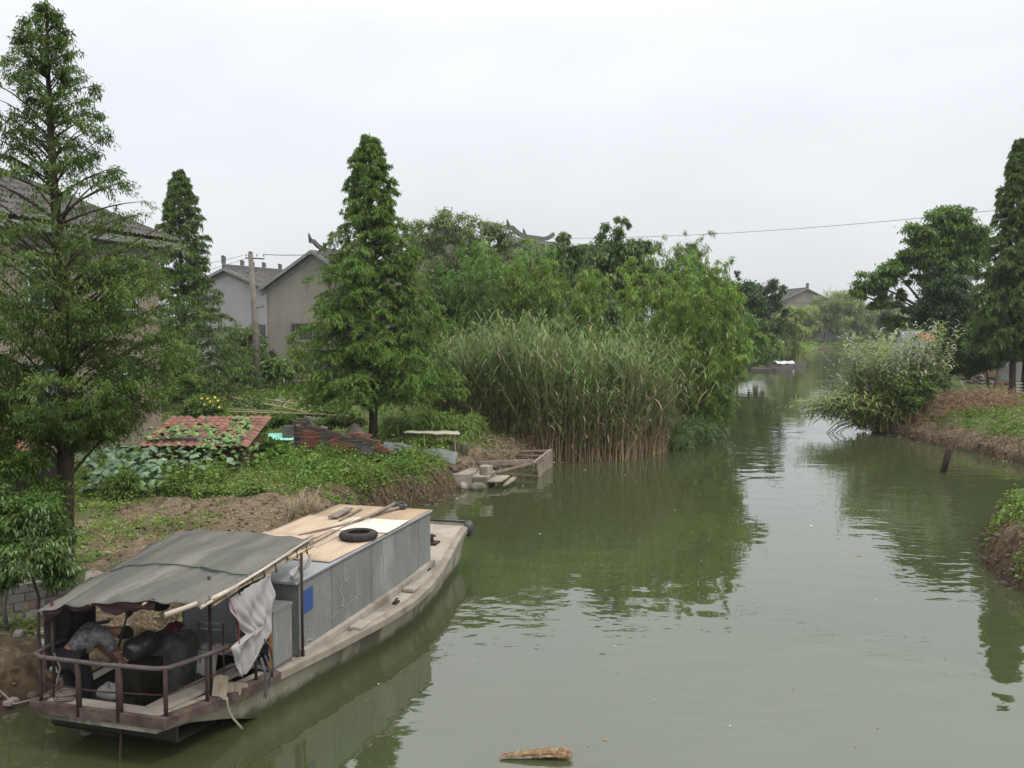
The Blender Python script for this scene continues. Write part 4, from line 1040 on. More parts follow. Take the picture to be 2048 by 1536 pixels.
m_thatch = surf('old_straw', (.17, .12, .08), (.10, .07, .05), (.24, .18, .12), scale=8, bump=1.0, rough=1, c3amt=.42)
b_.build('straw', m_thatch, th_, fixn=False)
b_ = MB(); b_.box((1.5, -.3, 1.12), (.75, .3, .05), rz=.1); b_.build('board', m_white, th_)
bpole('pale stick leaning on the brush heap beside the creeper', D(1921, 762, 54), D(1933, 783, 53.5), .05)
bpole('long bent pole lying over the brown brush heap', D(1950, 768, 54.5), D(2035, 802, 52.5), .03)
bpole('thin pole lying below the long one on the brush heap', D(1965, 776, 53.6), D(2048, 806, 51.5), .02)
bpole('pale board lying at the foot of the redwood trunk', D(2006, 790, 53), D(2022, 792, 53), .05)
for k in range(5):
    b_ = MB(); p = D(2034, 790 - k * 6, 55.3); b_.box((p[0], p[1], p[2]), (.5, .3, .05)); tag(b_.build('stacked_board', m_white), 'pale boards stacked between the two redwood trunks', 'board', 'boards stacked between the redwood trunks')

# ------------------------------------------------------------------ floating things
m_strawb = surf('wet_straw', (.38, .28, .16), (.20, .09, .05), (.46, .38, .25), c3amt=.45, scale=26, bump=.4)
sbn = thing('straw_bundle', 'bundle of reddish straw floating in the foreground water', 'straw bundle', G(1075, 1512, .02)); r_ = random.Random(2)
for nm, lo_, hi_, cnt in (('straw_stalks', 0, 1, 1),):
    b_ = MB()
    for k in range(260):
        t_ = r_.random(); x0 = -.48 + .5 * r_.random() ** 1.5; x1 = .0 + .46 * r_.random(); wdt = .02 + .09 * (x1 + .1)
        y0 = r_.gauss(0, .018) - .02; y1 = r_.gauss(0, wdt) + .03
        b_.tube([(x0, y0, .0 + r_.random() * .02), ((x0 + x1) / 2, (y0 + y1) / 2 + r_.gauss(0, .02), .05 * r_.random() + .01), (x1, y1, .0 + r_.random() * .085)], .0026 if k % 3 else .004, 3, caps=False)
    tag(b_.build(nm, m_strawb, sbn, fixn=False), kind='stuff')
b_ = MB(); b_.tube([(-.03, -.05, .0), (-.02, -.02, .05), (0, .03, .055), (.01, .06, 0)], .008, 5); b_.build('binding', m_strawb, sbn)
m_plastic = surf('white_plastic', (.48, .48, .47), (.36, .36, .35), bump=0, rough=.4)
m_leaf_f = surf('floating_leaf', (.22, .19, .09), (.30, .16, .08), bump=0)
debris = [(1080, 1068, .05, 0), (1885, 1052, .10, 0), (1868, 1112, .08, 1), (1108, 925, .10, 0), (1548, 1008, .05, 1), (1350, 1020, .04, 0), (757, 1368, .03, 0), (946, 1320, .02, 0), (1460, 1452, .03, 0), (1210, 1480, .05, 1), (1523, 766, .14, 0),
          (1690, 701, .35, 0), (914, 997, .07, 0), (1046, 972, .05, 0), (1310, 1400, .02, 0), (1900, 1135, .04, 1), (1700, 1010, .05, 1), (1170, 940, .1, 1), (1250, 950, .06, 0), (1290, 935, .07, 1), (1905, 1178, .03, 0), (1960, 1020, .05, 0), (990, 1320, .02, 1), (1120, 1010, .03, 0), (1205, 1130, .02, 0)]
rd_ = random.Random(31)
for _ in range(46):
    py = 900 + 600 * rd_.random() ** 1.6; debris.append((1000 + rd_.random() * 900 * min(1, (py - 820) / 300), py, .018 + .02 * rd_.random(), 1 if rd_.random() < .82 else 0))
dm = {}
for k, (px, py, s, ty) in enumerate(debris):
    if ty not in dm:
        b_ = MB(); b_.grid(lambda u, v: ((u - .5) * 1.0 * (1 - .5 * (2 * v - 1) ** 2), (v - .5) * .55, .10 * math.sin(u * PI) * math.sin(v * PI) + .01), 6, 4); me = b_.mesh('scrap'); me.materials.append((m_plastic, m_leaf_f)[ty]); dm[ty] = me
    o = bpy.data.objects.new(('floating_scrap', 'floating_leaf')[ty], dm[ty]); C.objects.link(o); p = G(px, py, 0); o.location = (p[0], p[1], .004); o.scale = (s * 1.6,) * 3; o.rotation_euler = (0, 0, k * 1.3)
    if p[0] > 9.6: o.location[0] = 8.0 + .1 * (k % 9)
    tag(o, ('small white scrap floating on the canal', 'small brown leaf floating on the canal')[ty], ('scrap', 'leaf')[ty], ('white scraps floating on the canal', 'leaves floating on the canal')[ty])
# ------------------------------------------------------------------ concrete boat
BO = Vector((-3.13, 14.1, 0)); BH = math.atan2(.958, .287)      # local x forward, y to port
def BW(u, v, z): return Vector((BO.x + u * math.cos(BH) - v * math.sin(BH), BO.y + u * math.sin(BH) + v * math.cos(BH), z))
def UV(px, py, z):
    p = G(px, py, z); dx, dy = p[0] - BO.x, p[1] - BO.y
    return (dx * math.cos(BH) + dy * math.sin(BH), -dx * math.sin(BH) + dy * math.cos(BH))
m_hull = surf('hull_concrete', (.30, .28, .225), (.20, .185, .145), (.10, .095, .07), scale=2.2, bump=.45, rough=.9, c3amt=.485, stretch=(1, 1, .35))
t_ = m_hull.node_tree; bs = t_.nodes['Principled BSDF']; ge_ = N(t_, 'ShaderNodeNewGeometry'); sz_ = N(t_, 'ShaderNodeSeparateXYZ'); t_.links.new(ge_.outputs['Position'], sz_.inputs[0])
nz_ = N(t_, 'ShaderNodeMath', operation='MULTIPLY_ADD'); t_.links.new(noise_n(t_, 2.5, 6.0, .7, vec=ge_.outputs['Position']), nz_.inputs[0]); nz_.inputs[1].default_value = -.35; t_.links.new(sz_.outputs['Z'], nz_.inputs[2])
oldc = bs.inputs['Base Color'].links[0].from_socket; t_.links.new(mixc(t_, rng(t_, nz_.outputs[0], .06, -.08), oldc, (.055, .062, .03)), bs.inputs['Base Color'])      # weed line above the water
m_deck = surf('deck_concrete', (.33, .30, .255), (.25, .225, .19), (.17, .15, .13), scale=1.6, bump=.25, rough=.9, c3amt=.45)
m_rimc = surf('worn_rim', (.26, .23, .19), (.19, .165, .135), (.14, .095, .075), scale=3, bump=.4, rough=.9, c3amt=.42)
m_rim = surf('rusty_rim', (.06, .038, .032), (.11, .085, .07), (.04, .028, .025), scale=4, bump=.5, rough=.85, c3amt=.45)
m_bilge = surf('well_shade', (.028, .029, .02), (.02, .021, .013), scale=3, bump=.4, rough=.7)  # near-black colour stands in for the deep shade under the canopy
m_rust = surf('rusty_pipe', (.055, .034, .028), (.04, .027, .024), (.10, .075, .065), scale=9, bump=.4, rough=.75, c3amt=.42)
m_pipeg = surf('pipe_worn', (.11, .09, .092), (.08, .06, .057), (.15, .085, .055), scale=6, bump=.2, rough=.6, c3amt=.36)
boat = thing('canal_barge', 'long grey canal boat with metal cabin and tarpaulin canopy moored at the left bank', 'boat', tuple(BO), BH)
US = [-2.66, -1.75, -.75, .4, 1.1, 2.1, 3.15, 4.1, 4.9, 6.0, 7.0, 7.7, 8.32]
VR = [.38, .12, -.03, -.20, -.29, -.44, -.52, -.46, -.35, -.14, .07, .19, .28]
VL = [2.34, 2.5, 2.62, 2.75, 2.82, 2.90, 2.92, 2.86, 2.76, 2.52, 2.25, 2.0, 1.75]
ZD = [.66, .63, .60, .585, .58, .59, .61, .635, .67, .73, .78, .82, .86]
def lerp_(u, A): return float(np.interp(u, US, A))
uu = np.linspace(US[0], US[-1], 45)
def section(u):
    r, l, z = lerp_(u, VR), lerp_(u, VL), lerp_(u, ZD); c_ = (r + l) / 2; h = (l - r) / 2
    # bow and stern rise: keel depth and bilge width along the hull
    kz = float(np.interp(u, [-2.66, -2.2, -1.5, -.6, .2, 6.2, 7.6, 8.32], [.45, .42, .22, -.15, -.35, -.35, -.05, .55]))
    zl = .30 if kz < .2 else kz + .04
    zl = min(zl, z - .2); wl = .93
    P = [(r, z - .13), (r + (1 - wl) * h * .9, (z - .13 + zl) / 2), (c_ - h * wl * .94, max(min(.0, zl - .03), kz)), (c_ - h * .80, kz), (c_ + h * .80, kz), (c_ + h * wl * .94, max(min(.0, zl - .03), kz)), (l - (1 - wl) * h * .9, (z - .13 + zl) / 2), (l, z - .13)]
    return P
hb_ = MB(); secs = [section(u) for u in uu]; n = 8
hb_.add([(u, p[0], p[1]) for u, s in zip(uu, secs) for p in s], [(i * n + k, (i + 1) * n + k, (i + 1) * n + k + 1, i * n + k + 1) for i in range(len(uu) - 1) for k in range(n - 1)] + [tuple(range(n))[::-1], tuple((len(uu) - 1) * n + k for k in range(n))])
hb_.build('hull', m_hull, boat)
# deck plate
dk = MB(); vs = []
for u in uu: vs += [(u, lerp_(u, VR) + .02, lerp_(u, ZD) - .02), (u, lerp_(u, VL) - .02, lerp_(u, ZD) - .02)]
# open well at the stern: deck only in front of u = -.2 and at the rim of the stern
i0 = int(np.searchsorted(uu, -.1))
dk.add(vs, [(2 * i, 2 * i + 2, 2 * i + 3, 2 * i + 1) for i in range(i0, len(uu) - 1)])
dk.build('deck', m_deck, boat)
sd = MB()
for s_, V_ in ((1, VR), (-1, VL)):
    vs = []
    for u in uu[:i0 + 1]: vs += [(u, lerp_(u, V_) + .02 * s_, lerp_(u, ZD) - .021), (u, lerp_(u, V_) + .30 * s_, lerp_(u, ZD) - .021)]
    sd.add(vs, [(2 * i, 2 * i + 2, 2 * i + 3, 2 * i + 1) for i in range(len(vs) // 2 - 1)])
sd.add([(-2.64, .4, .637), (-2.36, .4, .637), (-2.36, 2.34, .637), (-2.64, 2.34, .637)], [(0, 1, 2, 3)])
sd.build('side_deck', m_deck, boat)
fl_ = MB(); fl_.add([(-2.4, .4, .24), (0, .1, .24), (0, 2.7, .24), (-2.4, 2.3, .24)], [(0, 1, 2, 3)]); fl_.build('well_floor', m_bilge, boat)
cmg = MB()
cmg.box((-.1, 1.3, .43), (.05, 2.4, .40)); cmg.build('coaming', m_bilge, boat); cmg = MB(); cmg.box((-2.36, 1.37, .44), (.05, 1.9, .38)); cmg.build('coaming', m_bilge, boat)
pk = MB(); pk.box((-1.55, .62, .63), (1.7, .34, .035), rz=-.10); pk.build('plank', m_deck, boat)
# rim strake
rm = MB(); rm_a = rm
for V_, s_, uq in ((VR, -1, uu[uu > -.85]), (VL, 1, uu[uu > -.85]), (VR, -1, uu[uu < -.60]), (VL, 1, uu[uu < -.60])):
    if uq[0] < -1 and rm is rm_a: rm.build('rim', m_rimc, boat); rm = MB()
    ring = []
    for u in uq:
        y, z = lerp_(u, V_), lerp_(u, ZD)
        ring += [(u, y - .035 * -s_ * -1 if False else y + .03 * s_, z - .12), (u, y + .035 * s_, z - .01), (u, y - .04 * s_, z + .012), (u, y - .12 * s_, z + .006), (u, y - .12 * s_, z - .10)]
    rm.add(ring, [(i * 5 + k, (i + 1) * 5 + k, (i + 1) * 5 + (k + 1) % 5, i * 5 + (k + 1) % 5) for i in range(len(uq) - 1) for k in range(5)])
rm.box((-2.67, 1.36, .60), (.07, 2.02, .14)); rm.build('rim', m_rim, boat)
rb2 = MB(); rb2.box((8.33, 1.02, .80), (.07, 1.50, .16)); rb2.build('bow_beam', m_hull, boat)
kl = MB(); kl.tube([(-2.55, 1.1, .4), (-2.62, 1.1, -.3)], .016, 6); kl.build('rudder_stock', m_rust, boat)
# bow bollard, bitts, cleats
for u, v, h in ((6.75, .55, .19),):
    b_ = MB(); b_.box((u, v, lerp_(u, ZD) + .0), (.30, .26, .05)); b_.tube([(u, v, lerp_(u, ZD)), (u, v, lerp_(u, ZD) + h)], .035, 10); b_.tube([(u - .02, v - .09, lerp_(u, ZD) + h - .03), (u + .02, v + .09, lerp_(u, ZD) + h - .03)], .022, 8); b_.build('bollard', m_rust, boat)
for u, v in ((2.9, -.28), (4.95, -.06)):
    b_ = MB(); b_.box((u, v, lerp_(u, ZD) + .01), (.16, .08, .03)); b_.tube([(u - .06, v, lerp_(u, ZD) + .02), (u, v, lerp_(u, ZD) + .07), (u + .08, v, lerp_(u, ZD) + .05)], .015, 6); b_.build('cleat', m_rust, boat)
for u in (1.55, 3.75):
    b_ = MB(); b_.box((u, -.24, lerp_(u, ZD) + .02), (.42, .22, .07)); b_.build('deck_block', m_deck, boat, bevel=.015)
# bow fender bag
fd = thing('bow_fender', 'black plastic wrapped fender bag tied on the boat\'s bow corner', 'fender', tuple(BW(8.28, .25, .0)), BH)
m_blackp = surf('black_plastic', (.02, .02, .022), (.035, .035, .037), bump=.6, bscale=25, rough=.35, spec=.6)
b_ = MB(); b_.grid(lambda u, v: (.15 * math.sin(v * PI) * math.cos(2 * PI * u) * (1 + .12 * math.sin(7 * u * PI * 2)), .13 * math.sin(v * PI) * math.sin(2 * PI * u), .78 + .19 * math.cos(v * PI)), 20, 10); b_.build('bag', m_blackp, fd, fixn=False)
b_ = MB(); b_.tube([(.06, .1, .93), (.08, .6, .92), (.06, 1.3, .93)], .03, 6); b_.build('rope', m_blackp, fd)

# cabin
ZT = 1.70; W_C = 2.0; UE = 5.28
def roofz(u): return ZT + .012 * u
m_steel = surf('cabin_steel', (.19, .20, .188), (.145, .155, .145), (.25, .26, .245), scale=1.4, bump=.5, bscale=2.2, bdist=.03, rough=.6, metal=.1, c3amt=.42, stretch=(1, 1, .4))
# whitish vertical drips and chalk smears on the plates
t_ = m_steel.node_tree; bs = t_.nodes['Principled BSDF']; co = N(t_, 'ShaderNodeTexCoord')
mpn = N(t_, 'ShaderNodeMapping'); mpn.inputs['Scale'].default_value = (7, 7, .55); t_.links.new(co.outputs['Object'], mpn.inputs[0])
s1 = rng(t_, noise_n(t_, 2.2, 5.0, .7, vec=mpn.outputs[0]), .60, .74)
mp2 = N(t_, 'ShaderNodeMapping'); mp2.inputs['Scale'].default_value = (3, 3, 2.2); t_.links.new(co.outputs['Object'], mp2.inputs[0])
s2 = rng(t_, noise_n(t_, 3.5, 8.0, .8, vec=mp2.outputs[0]), .585, .66)
ms = N(t_, 'ShaderNodeMath', operation='MAXIMUM'); t_.links.new(s1, ms.inputs[0]); t_.links.new(s2, ms.inputs[1])
ms2 = N(t_, 'ShaderNodeMath', operation='MULTIPLY'); t_.links.new(ms.outputs[0], ms2.inputs[0]); ms2.inputs[1].default_value = .45
oldc = bs.inputs['Base Color'].links[0].from_socket
mp3 = N(t_, 'ShaderNodeMapping'); mp3.inputs['Scale'].default_value = (5, 5, .8); t_.links.new(co.outputs['Object'], mp3.inputs[0])
s3 = rng(t_, noise_n(t_, 2.9, 7.0, .75, vec=mp3.outputs[0]), .57, .72, 0, .55)
t_.links.new(mixc(t_, s3, mixc(t_, ms2.outputs[0], oldc, (.50, .52, .52)), (.13, .105, .085)), bs.inputs['Base Color'])
m_roofsteel = surf('cabin_roof_steel', (.36, .37, .38), (.29, .30, .31), (.42, .43, .44), scale=1.6, bump=.12, rough=.42, metal=.3, c3amt=.42)
cab = MB()
z0 = lambda u: lerp_(u, ZD)
cab.add([(0, .02, z0(0)), (UE, .02, z0(UE)), (UE, W_C, z0(UE)), (0, W_C, z0(0)), (0, .02, ZT - .01), (UE, .02, roofz(UE) - .01), (UE, W_C, roofz(UE) - .01), (0, W_C, ZT - .01)],
        [(2, 3, 7, 6), (1, 2, 6, 5), (0, 4, 7, 3), (0, 1, 5, 4)])
cab.build('cabin_wall', m_steel, boat)
edges = [0, 1.06, 2.16, 2.52, 3.6, 4.66, UE]
for i in range(len(edges) - 1):
    a, b = edges[i] + .004, edges[i + 1] - .004
    pn = MB(); pn.prism([(a, .012 - .004 * (i % 2), z0(a) + .10), (b, .012 - .004 * (i % 2), z0(b) + .10), (b, .012 - .004 * (i % 2), roofz(b) - .03), (a, .012 - .004 * (i % 2), roofz(a) - .03)], (0, .02, 0)); pn.build('side_panel', m_steel, boat)
rf = MB(); rf.prism([(-.12, -.03, ZT + .02), (UE + .03, -.03, roofz(UE) + .02), (UE + .03, W_C + .03, roofz(UE) + .02), (-.12, W_C + .03, ZT + .02)], .04); rf.build('roof', m_roofsteel, boat, bevel=.01)
cs = MB()
for i in range(8):
    a, b = UE * i / 8, UE * (i + 1) / 8; cs.bar((a, -.04, z0(a) + .04), (b, -.04, z0(b) + .04), .10, .11)
cs.build('cabin_sill', m_deck, boat)
bl_ = MB(); bl_.prism([(.10, -.002, 1.52), (.41, -.002, 1.535), (.41, -.002, 1.20), (.10, -.002, 1.185)], (0, -.006, 0)); bl_.build('blue_panel', surf('blue_sheet', (.035, .075, .22), (.03, .065, .19), scale=4, bump=.05, rough=.5), boat)
# painted white squiggles (flat marks) on the side panels
m_chalk = surf('chalk_paint', (.37, .39, .385), (.27, .29, .285), scale=20, bump=0)
ck = MB()
def stroke(pts, r=.006):
    P = [(u, -.003, z) for u, z in pts]
    for a, b in zip(P[:-1], P[1:]): ck.bar(a, b, .004, r)
stroke([(1.30, 1.45), (1.36, 1.30), (1.31, 1.22), (1.38, 1.10), (1.44, 1.05), (1.38, .98), (1.34, .96), (1.42, .95)], .012)
stroke([(1.62, 1.50), (1.52, 1.42), (1.50, 1.34), (1.58, 1.30), (1.62, 1.38)], .010)
stroke([(2.98, 1.66), (2.99, 1.40), (3.03, 1.30), (3.02, 1.02), (3.05, .90)], .010)
stroke([(3.12, 1.66), (3.13, 1.48), (3.11, 1.36)], .008); stroke([(3.55, 1.62), (3.56, 1.30)], .008)
stroke([(1.90, 1.55), (1.91, 1.2), (1.88, .85)], .007)
for k in range(34):
    u = .95 + k * .033 + rnd.uniform(-.01, .01); z = .86 + k * .0035 + rnd.gauss(0, .012)
    ck.box((u, -.003, z), (rnd.uniform(.008, .03), .004, rnd.uniform(.006, .018)))
for k in range(30):
    u = .12 + abs(rnd.gauss(0, .14)); z = .70 + abs(rnd.gauss(0, .10)); ck.box((u, -.003, z), (rnd.uniform(.006, .02), .004, rnd.uniform(.006, .03)))
ck.build('chalk_marks', m_chalk, boat)
# posts
for (u, v, z1) in ((-.02, -.06, 2.14), (-1.75, .33, 2.2), (-2.45, 2.2, 1.9), (.45, 2.3, 2.15)):
    b_ = MB(); b_.tube([(u, v, .5), (u, v, z1)], .022, 8); b_.build('canopy_post', m_rust, boat)
# stern rail
ZR = 1.26
rail_pts = [(-.95, .02, ZR + .02), (-1.7, .10, ZR + .01), (-2.35, .30, ZR), (-2.58, .38, ZR), (-2.64, .52, ZR), (-2.68, 1.3, ZR - .01), (-2.70, 2.16, ZR), (-2.62, 2.32, ZR), (-2.3, 2.38, ZR), (-1.4, 2.44, ZR + .02), (-1.1, 2.46, ZR - .04)]
b_ = MB(); b_.tube(rail_pts, .030, 10); b_.build('stern_rail', m_pipeg, boat)
b_ = MB(); b_.tube([(-1.0, .05, .93), (-2.55, .42, .90), (-2.66, 1.3, .89), (-2.66, 2.2, .90)], .011, 6); b_.build('lower_rail', m_rust, boat)
for u, v, r in ((-2.60, .40, .028), (-2.67, 1.02, .045), (-2.68, 1.62, .036), (-2.66, 2.22, .024), (-2.0, .22, .024), (-1.1, .06, .022), (-1.9, 2.4, .022)):
    b_ = MB(); b_.tube([(u, v, .55), (u, v, ZR)], r, 8); b_.build('rail_post', m_rust, boat)
# canopy
m_curtain = surf('dark_curtain', (.045, .035, .034), (.03, .026, .026), (.07, .05, .05), scale=5, bump=.4, rough=.95)
m_tarp = surf('tarpaulin', (.092, .095, .084), (.14, .134, .115), (.185, .175, .15), scale=1.6, bump=.7, bscale=4.5, rough=.8, c3amt=.45, stretch=(.35, 2.2, 1), bdist=.03)  # long pale streaks in the colour paint light along the folds
RRc, RLc, FLc, FRc = (-2.72, -.24, 2.16), (-2.60, 2.28, 1.92), (.75, 2.62, 2.17), (.95, .22, 2.12)
ribs = [0, .17, .34, .5, .66, .82, 1.0]
def tarp(u, v):
    a = np.array(RRc) * (1 - v) + np.array(RLc) * v; b = np.array(FRc) * (1 - v) + np.array(FLc) * v
    p = a * (1 - u) + b * u
    k = np.interp(v, ribs, range(7)); fr = k - int(k)
    p[2] += .035 * math.sin(v * PI) - .016 * (1 + .6 * math.sin(v * 9)) * math.sin(fr * PI) + .012 * math.sin(11 * u + 5 * v) + .012 * math.sin(23 * u * (1 - v) + 13 * v) + .02 * math.sin(u * PI)
    if u < .02: p[2] -= .02 + .012 * math.sin(v * 37) + .02 * math.sin(v * 11 + 1); p[0] += .02 * math.sin(v * 23) + .03 * math.sin(v * 7)
    if v > .82: p[2] -= (v - .82) * .55 * (1 - .5 * u)
    if v > .98 or u > .98: p[0] += .04 * math.sin(u * 31 + v * 17); p[1] += .03 * math.sin(u * 27)
    return tuple(p)
b_ = MB(); b_.grid(tarp, 48, 40); b_.build('canopy_tarpaulin', m_tarp, boat, thick=.008, fixn=False)
b_ = MB(); 
def val(u, v):
    p = np.array(tarp(.004, .30 + .68 * u)); p[0] += .02; p[2] -= v * (.10 + .05 * math.sin(u * 7) + .025 * math.sin(u * 19 + 2) + .012 * math.sin(u * 47)); p[0] += .02 * math.sin(u * 17 + v * 4); return tuple(p)
b_.grid(val, 40, 6); b_.build('canopy_valance', surf('dark_red_cloth', (.055, .028, .03), (.03, .02, .022), scale=4, bump=.3), boat, thick=.005, fixn=False)
for a_, b_c, lo_z in ((-2.35, -1.45, .95), (-.75, .7, 1.15)):
    c = MB()
    def cur(u, v):
        x = a_ + (b_c - a_) * u; zt = np.interp(x, [-2.6, .75], [1.86, 2.1]); return (x, 2.40 + .04 * math.sin(u * 22 + v * 3) + .05 * (x + 2) * .3, zt + (lo_z + .12 * math.sin(u * 8) - zt) * v)
    c.grid(cur, 18, 6); c.build('side_curtain', m_curtain, boat, thick=.006, fixn=False)
for i, v in enumerate(ribs):
    a = np.array(tarp(0.03, min(v, .8))) - [.12 - .1 * (i % 2), 0, .045]; b = np.array(tarp(.99, min(v, .8))) - [-.03, 0, .09]
    if v > .9: continue
    c = MB(); c.tube([a, (a + b) / 2 + [0, 0, -.035], b], .016, 6); c.build('canopy_pole', m_pole, boat)
m_palebam = surf('pale_bamboo', (.48, .42, .36), (.38, .32, .26), scale=6, bump=.15, rough=.6)
u1, v1 = UV(330, 1230, 2.06); u2, v2 = UV(432, 1194, 2.16)
c = MB(); c.tube([(u1, v1, 2.06), (u2, v2, 2.16), (u2 + .5, v2 + .03, 2.16)], [.032, .028, .026], 8); c.build('canopy_pole', m_palebam, boat)
u3, v3 = UV(402, 1215, 2.12); u4, v4 = UV(628, 1076, 2.16)
c = MB(); c.tube([(u3, v3, 2.12), ((u3 + u4) / 2, (v3 + v4) / 2 - .02, 2.15), (u4, v4, 2.19)], [.021, .019, .016], 8); c.build('canopy_pole', m_palebam, boat)
c = MB(); c.tube([(u3 + .3, v3 + .03, 2.06), ((u3 + u4) / 2, (v3 + v4) / 2 + .05, 2.07), (u4 - .1, v4 + .03, 2.10)], .018, 8); c.build('canopy_pole', m_pole, boat)
# cords tying the tarp edge
for k in range(9):
    u = k / 8.5 * .9 + .05; p = np.array(tarp(u, .01)); c = MB(); c.tube([p + [0, 0, .02], p + [.02, -.03, -.08 - .05 * (k % 3)], p + [.05, .02, -.14]], .008, 5); c.build('tie_cord', m_blackp, boat)
m_rope = surf('green_rope', (.03, .06, .05), (.05, .08, .07), scale=20, bump=.4)
cr_pts = [tuple(np.array(tarp(.33 + .14 * math.sin(v * 2.2) - .07 * v, v)) + [0, 0, .022]) for v in np.linspace(0.0, .93, 22)]
c = MB(); c.tube(cr_pts, .009, 6); c.tube([tuple(np.array(q) + [.03, 0, .004]) for q in cr_pts[5:9]], .009, 6); c.build('tie_rope', m_rope, boat)
# dark red hanging bundle under the stern edge
# hanging pale cloth
m_cloth = surf('pale_cloth', (.31, .30, .29), (.25, .24, .23), (.19, .18, .17), scale=3, bump=.25, bscale=12, rough=.85, c3amt=.36)
cl = thing('hanging_cloth', 'pale grey cloth hanging from the canopy edge beside the cabin', 'cloth', tuple(BW(-1.4, -.10, 1.4)), BH)
def clo(u, v):
    # u along, v down
    xl = float(np.interp(v, [0, .15, .38, .52, .56, .8, 1], [-1.92, -1.90, -1.72, -1.58, -1.98, -1.86, -1.74])); xr = float(np.interp(v, [0, .3, .45, .7, .9, 1], [-.92, -.90, -1.00, -1.02, -1.22, -1.46]))
    x = xl + (xr - xl) * u + 1.4; zt = 1.97 + .10 * u; zb_ = .90 - .04 * math.sin(u * PI) + .10 * u
    z = zt + (zb_ - zt) * v - 1.4
    y = -.06 - .07 * math.sin(v * PI) * (.5 + .5 * math.sin(u * PI)) + .035 * math.sin(u * 15 + v * 5) * (.3 + v) + .018 * math.sin(v * 17 + u * 6) + .010 * math.sin(u * 37 - v * 13 + 2 * math.sin(v * 7))
    return (x, y + .08, z)
c = MB(); c.grid(clo, 60, 60); c.build('cloth', m_cloth, cl, thick=.006, fixn=False)
c = MB(); c.tube([clo(0.02, 0), clo(.02, .3), clo(.1, .62)], .006, 4); c.build('red_hem', surf('red_hem', (.35, .03, .06), (.3, .03, .05), bump=0), cl)
cl2 = thing('hanging_rag', 'small grey rag tied at the front post of the canopy', 'rag', tuple(BW(0, 0, 2)), BH)
def rag(u, v): return (-.30 + .62 * u, -.02 + .03 * math.sin(u * 12 + v * 6), .06 - .22 * v * (.4 + .6 * math.sin(u * PI)) - .12 * (1 - u) - .03 * math.sin(u * 9))
c = MB(); c.grid(rag, 16, 8); c.build('cloth', m_cloth, cl2, thick=.005, fixn=False)
rg = thing('dark_rags', 'dark narrow rags and cords dangling over the hull under the pale cloth', 'rags', tuple(BW(-1.35, -.16, .8)), BH)
for k, (dx, w_, l_) in enumerate(((.0, .07, .55), (.10, .04, .40), (.17, .025, .30))):
    c = MB(); c.grid(lambda u, v: (dx + w_ * (u - .5) + .05 * v, -.02 - .05 * math.sin(v * 3), .22 - l_ * v + .03 * math.sin(u * 5)), 4, 10); c.build('strip', surf('rag_grey_%d' % k, (.10, .10, .10), (.06, .06, .06), bump=.2), rg, thick=.006, fixn=False)
c = MB(); c.tube([(.12, 0, .45), (.22, -.03, .3), (.25, -.05, .05), (.2, -.06, -.1)], .012, 6); c.build('cord', m_blackp, rg)
tw_ = thing('tan_strap', 'tan twisted strap hanging down the hull near the stern', 'strap', tuple(BW(-1.9, .02, .6)), BH)
c = MB(); c.grid(lambda u, v: (.04 * (u - .5) + .22 * v - .06 * math.sin(v * 4), -.02 - .05 * v, .08 - .52 * v), 3, 14); c.build('strap', surf('tan_canvas', (.26, .23, .17), (.19, .165, .12), bump=.2), tw_, thick=.008, fixn=False)
# cabinet beside the cabin door
cb = thing('open_cabinet', 'grey metal cabinet with orange wooden edge standing behind the cabin', 'cabinet', tuple(BW(-.46, .02, .585)), BH)
c = MB(); c.box((.0, .30, .02 + .03), (.52, .62, .04)); c.box((0, .30, .86), (.54, .64, .04)); c.box((0, -.0, .45), (.52, .02, .82)); c.box((0, .60, .45), (.52, .02, .82)); c.box((.25, .3, .45), (.02, .60, .82)); c.build('carcass', m_steel, cb)
c = MB(); c.box((-.26, .03, .45), (.03, .05, .80)); c.build('door_edge', surf('orange_wood', (.38, .20, .07), (.28, .14, .05), scale=8), cb)
c = MB(); c.box((-.02, .3, .42), (.46, .56, .02)); c.build('shelf', m_oldboard, cb)
for y in (.02, .58):
    for x in (-.22, .22):
        c = MB(); c.box((x, y, .015), (.05, .05, .05)); c.build('leg', m_rust, cb)
# things on the cabin roof
m_ply = surf('plywood', (.46, .36, .26), (.37, .28, .20), (.29, .22, .16), scale=2.2, bump=.06, rough=.7, stretch=(.4, 1.6, 1), c3amt=.42)
m_ply2 = surf('plywood_weathered', (.38, .285, .19), (.29, .215, .145), (.23, .17, .12), scale=2.2, bump=.08, rough=.8, stretch=(.4, 1.6, 1), c3amt=.42)
m_ply3 = surf('plywood_pale', (.70, .62, .52), (.62, .53, .43), scale=2.2, bump=.06, rough=.7, stretch=(.4, 1.6, 1))
def ply(label, pts, zoff, mat, th=.012, curl=0):
    t = MB(); P = [(u, v, roofz(u) + .022 + zoff) for u, v in pts]
    n_ = 8
    def f(a, b):
        p = [0, 0, 0]
        for k, w_ in enumerate(((1 - a) * (1 - b), a * (1 - b), a * b, (1 - a) * b)):
            for q in range(3): p[q] += P[k][q] * w_
        p[2] += curl * ((2 * a - 1) ** 4 + (2 * b - 1) ** 4) * .5 + .002 * math.sin(a * 9 + b * 7); return tuple(p)
    t.grid(f, 10, 10)
    o = t.build('plywood_sheet', mat, None, thick=th, fixn=False); o.location = BO; o.rotation_euler = (0, 0, BH)
    return tag(o, label, 'plywood')
uvz = lambda px, py: UV(px, py, ZT + .06)
ply('weathered plywood sheet at the forward end of the cabin roof', [(3.9, -.0), (5.26, -.01), (5.26, 2.0), (3.9, 2.0)], .014, m_ply2)
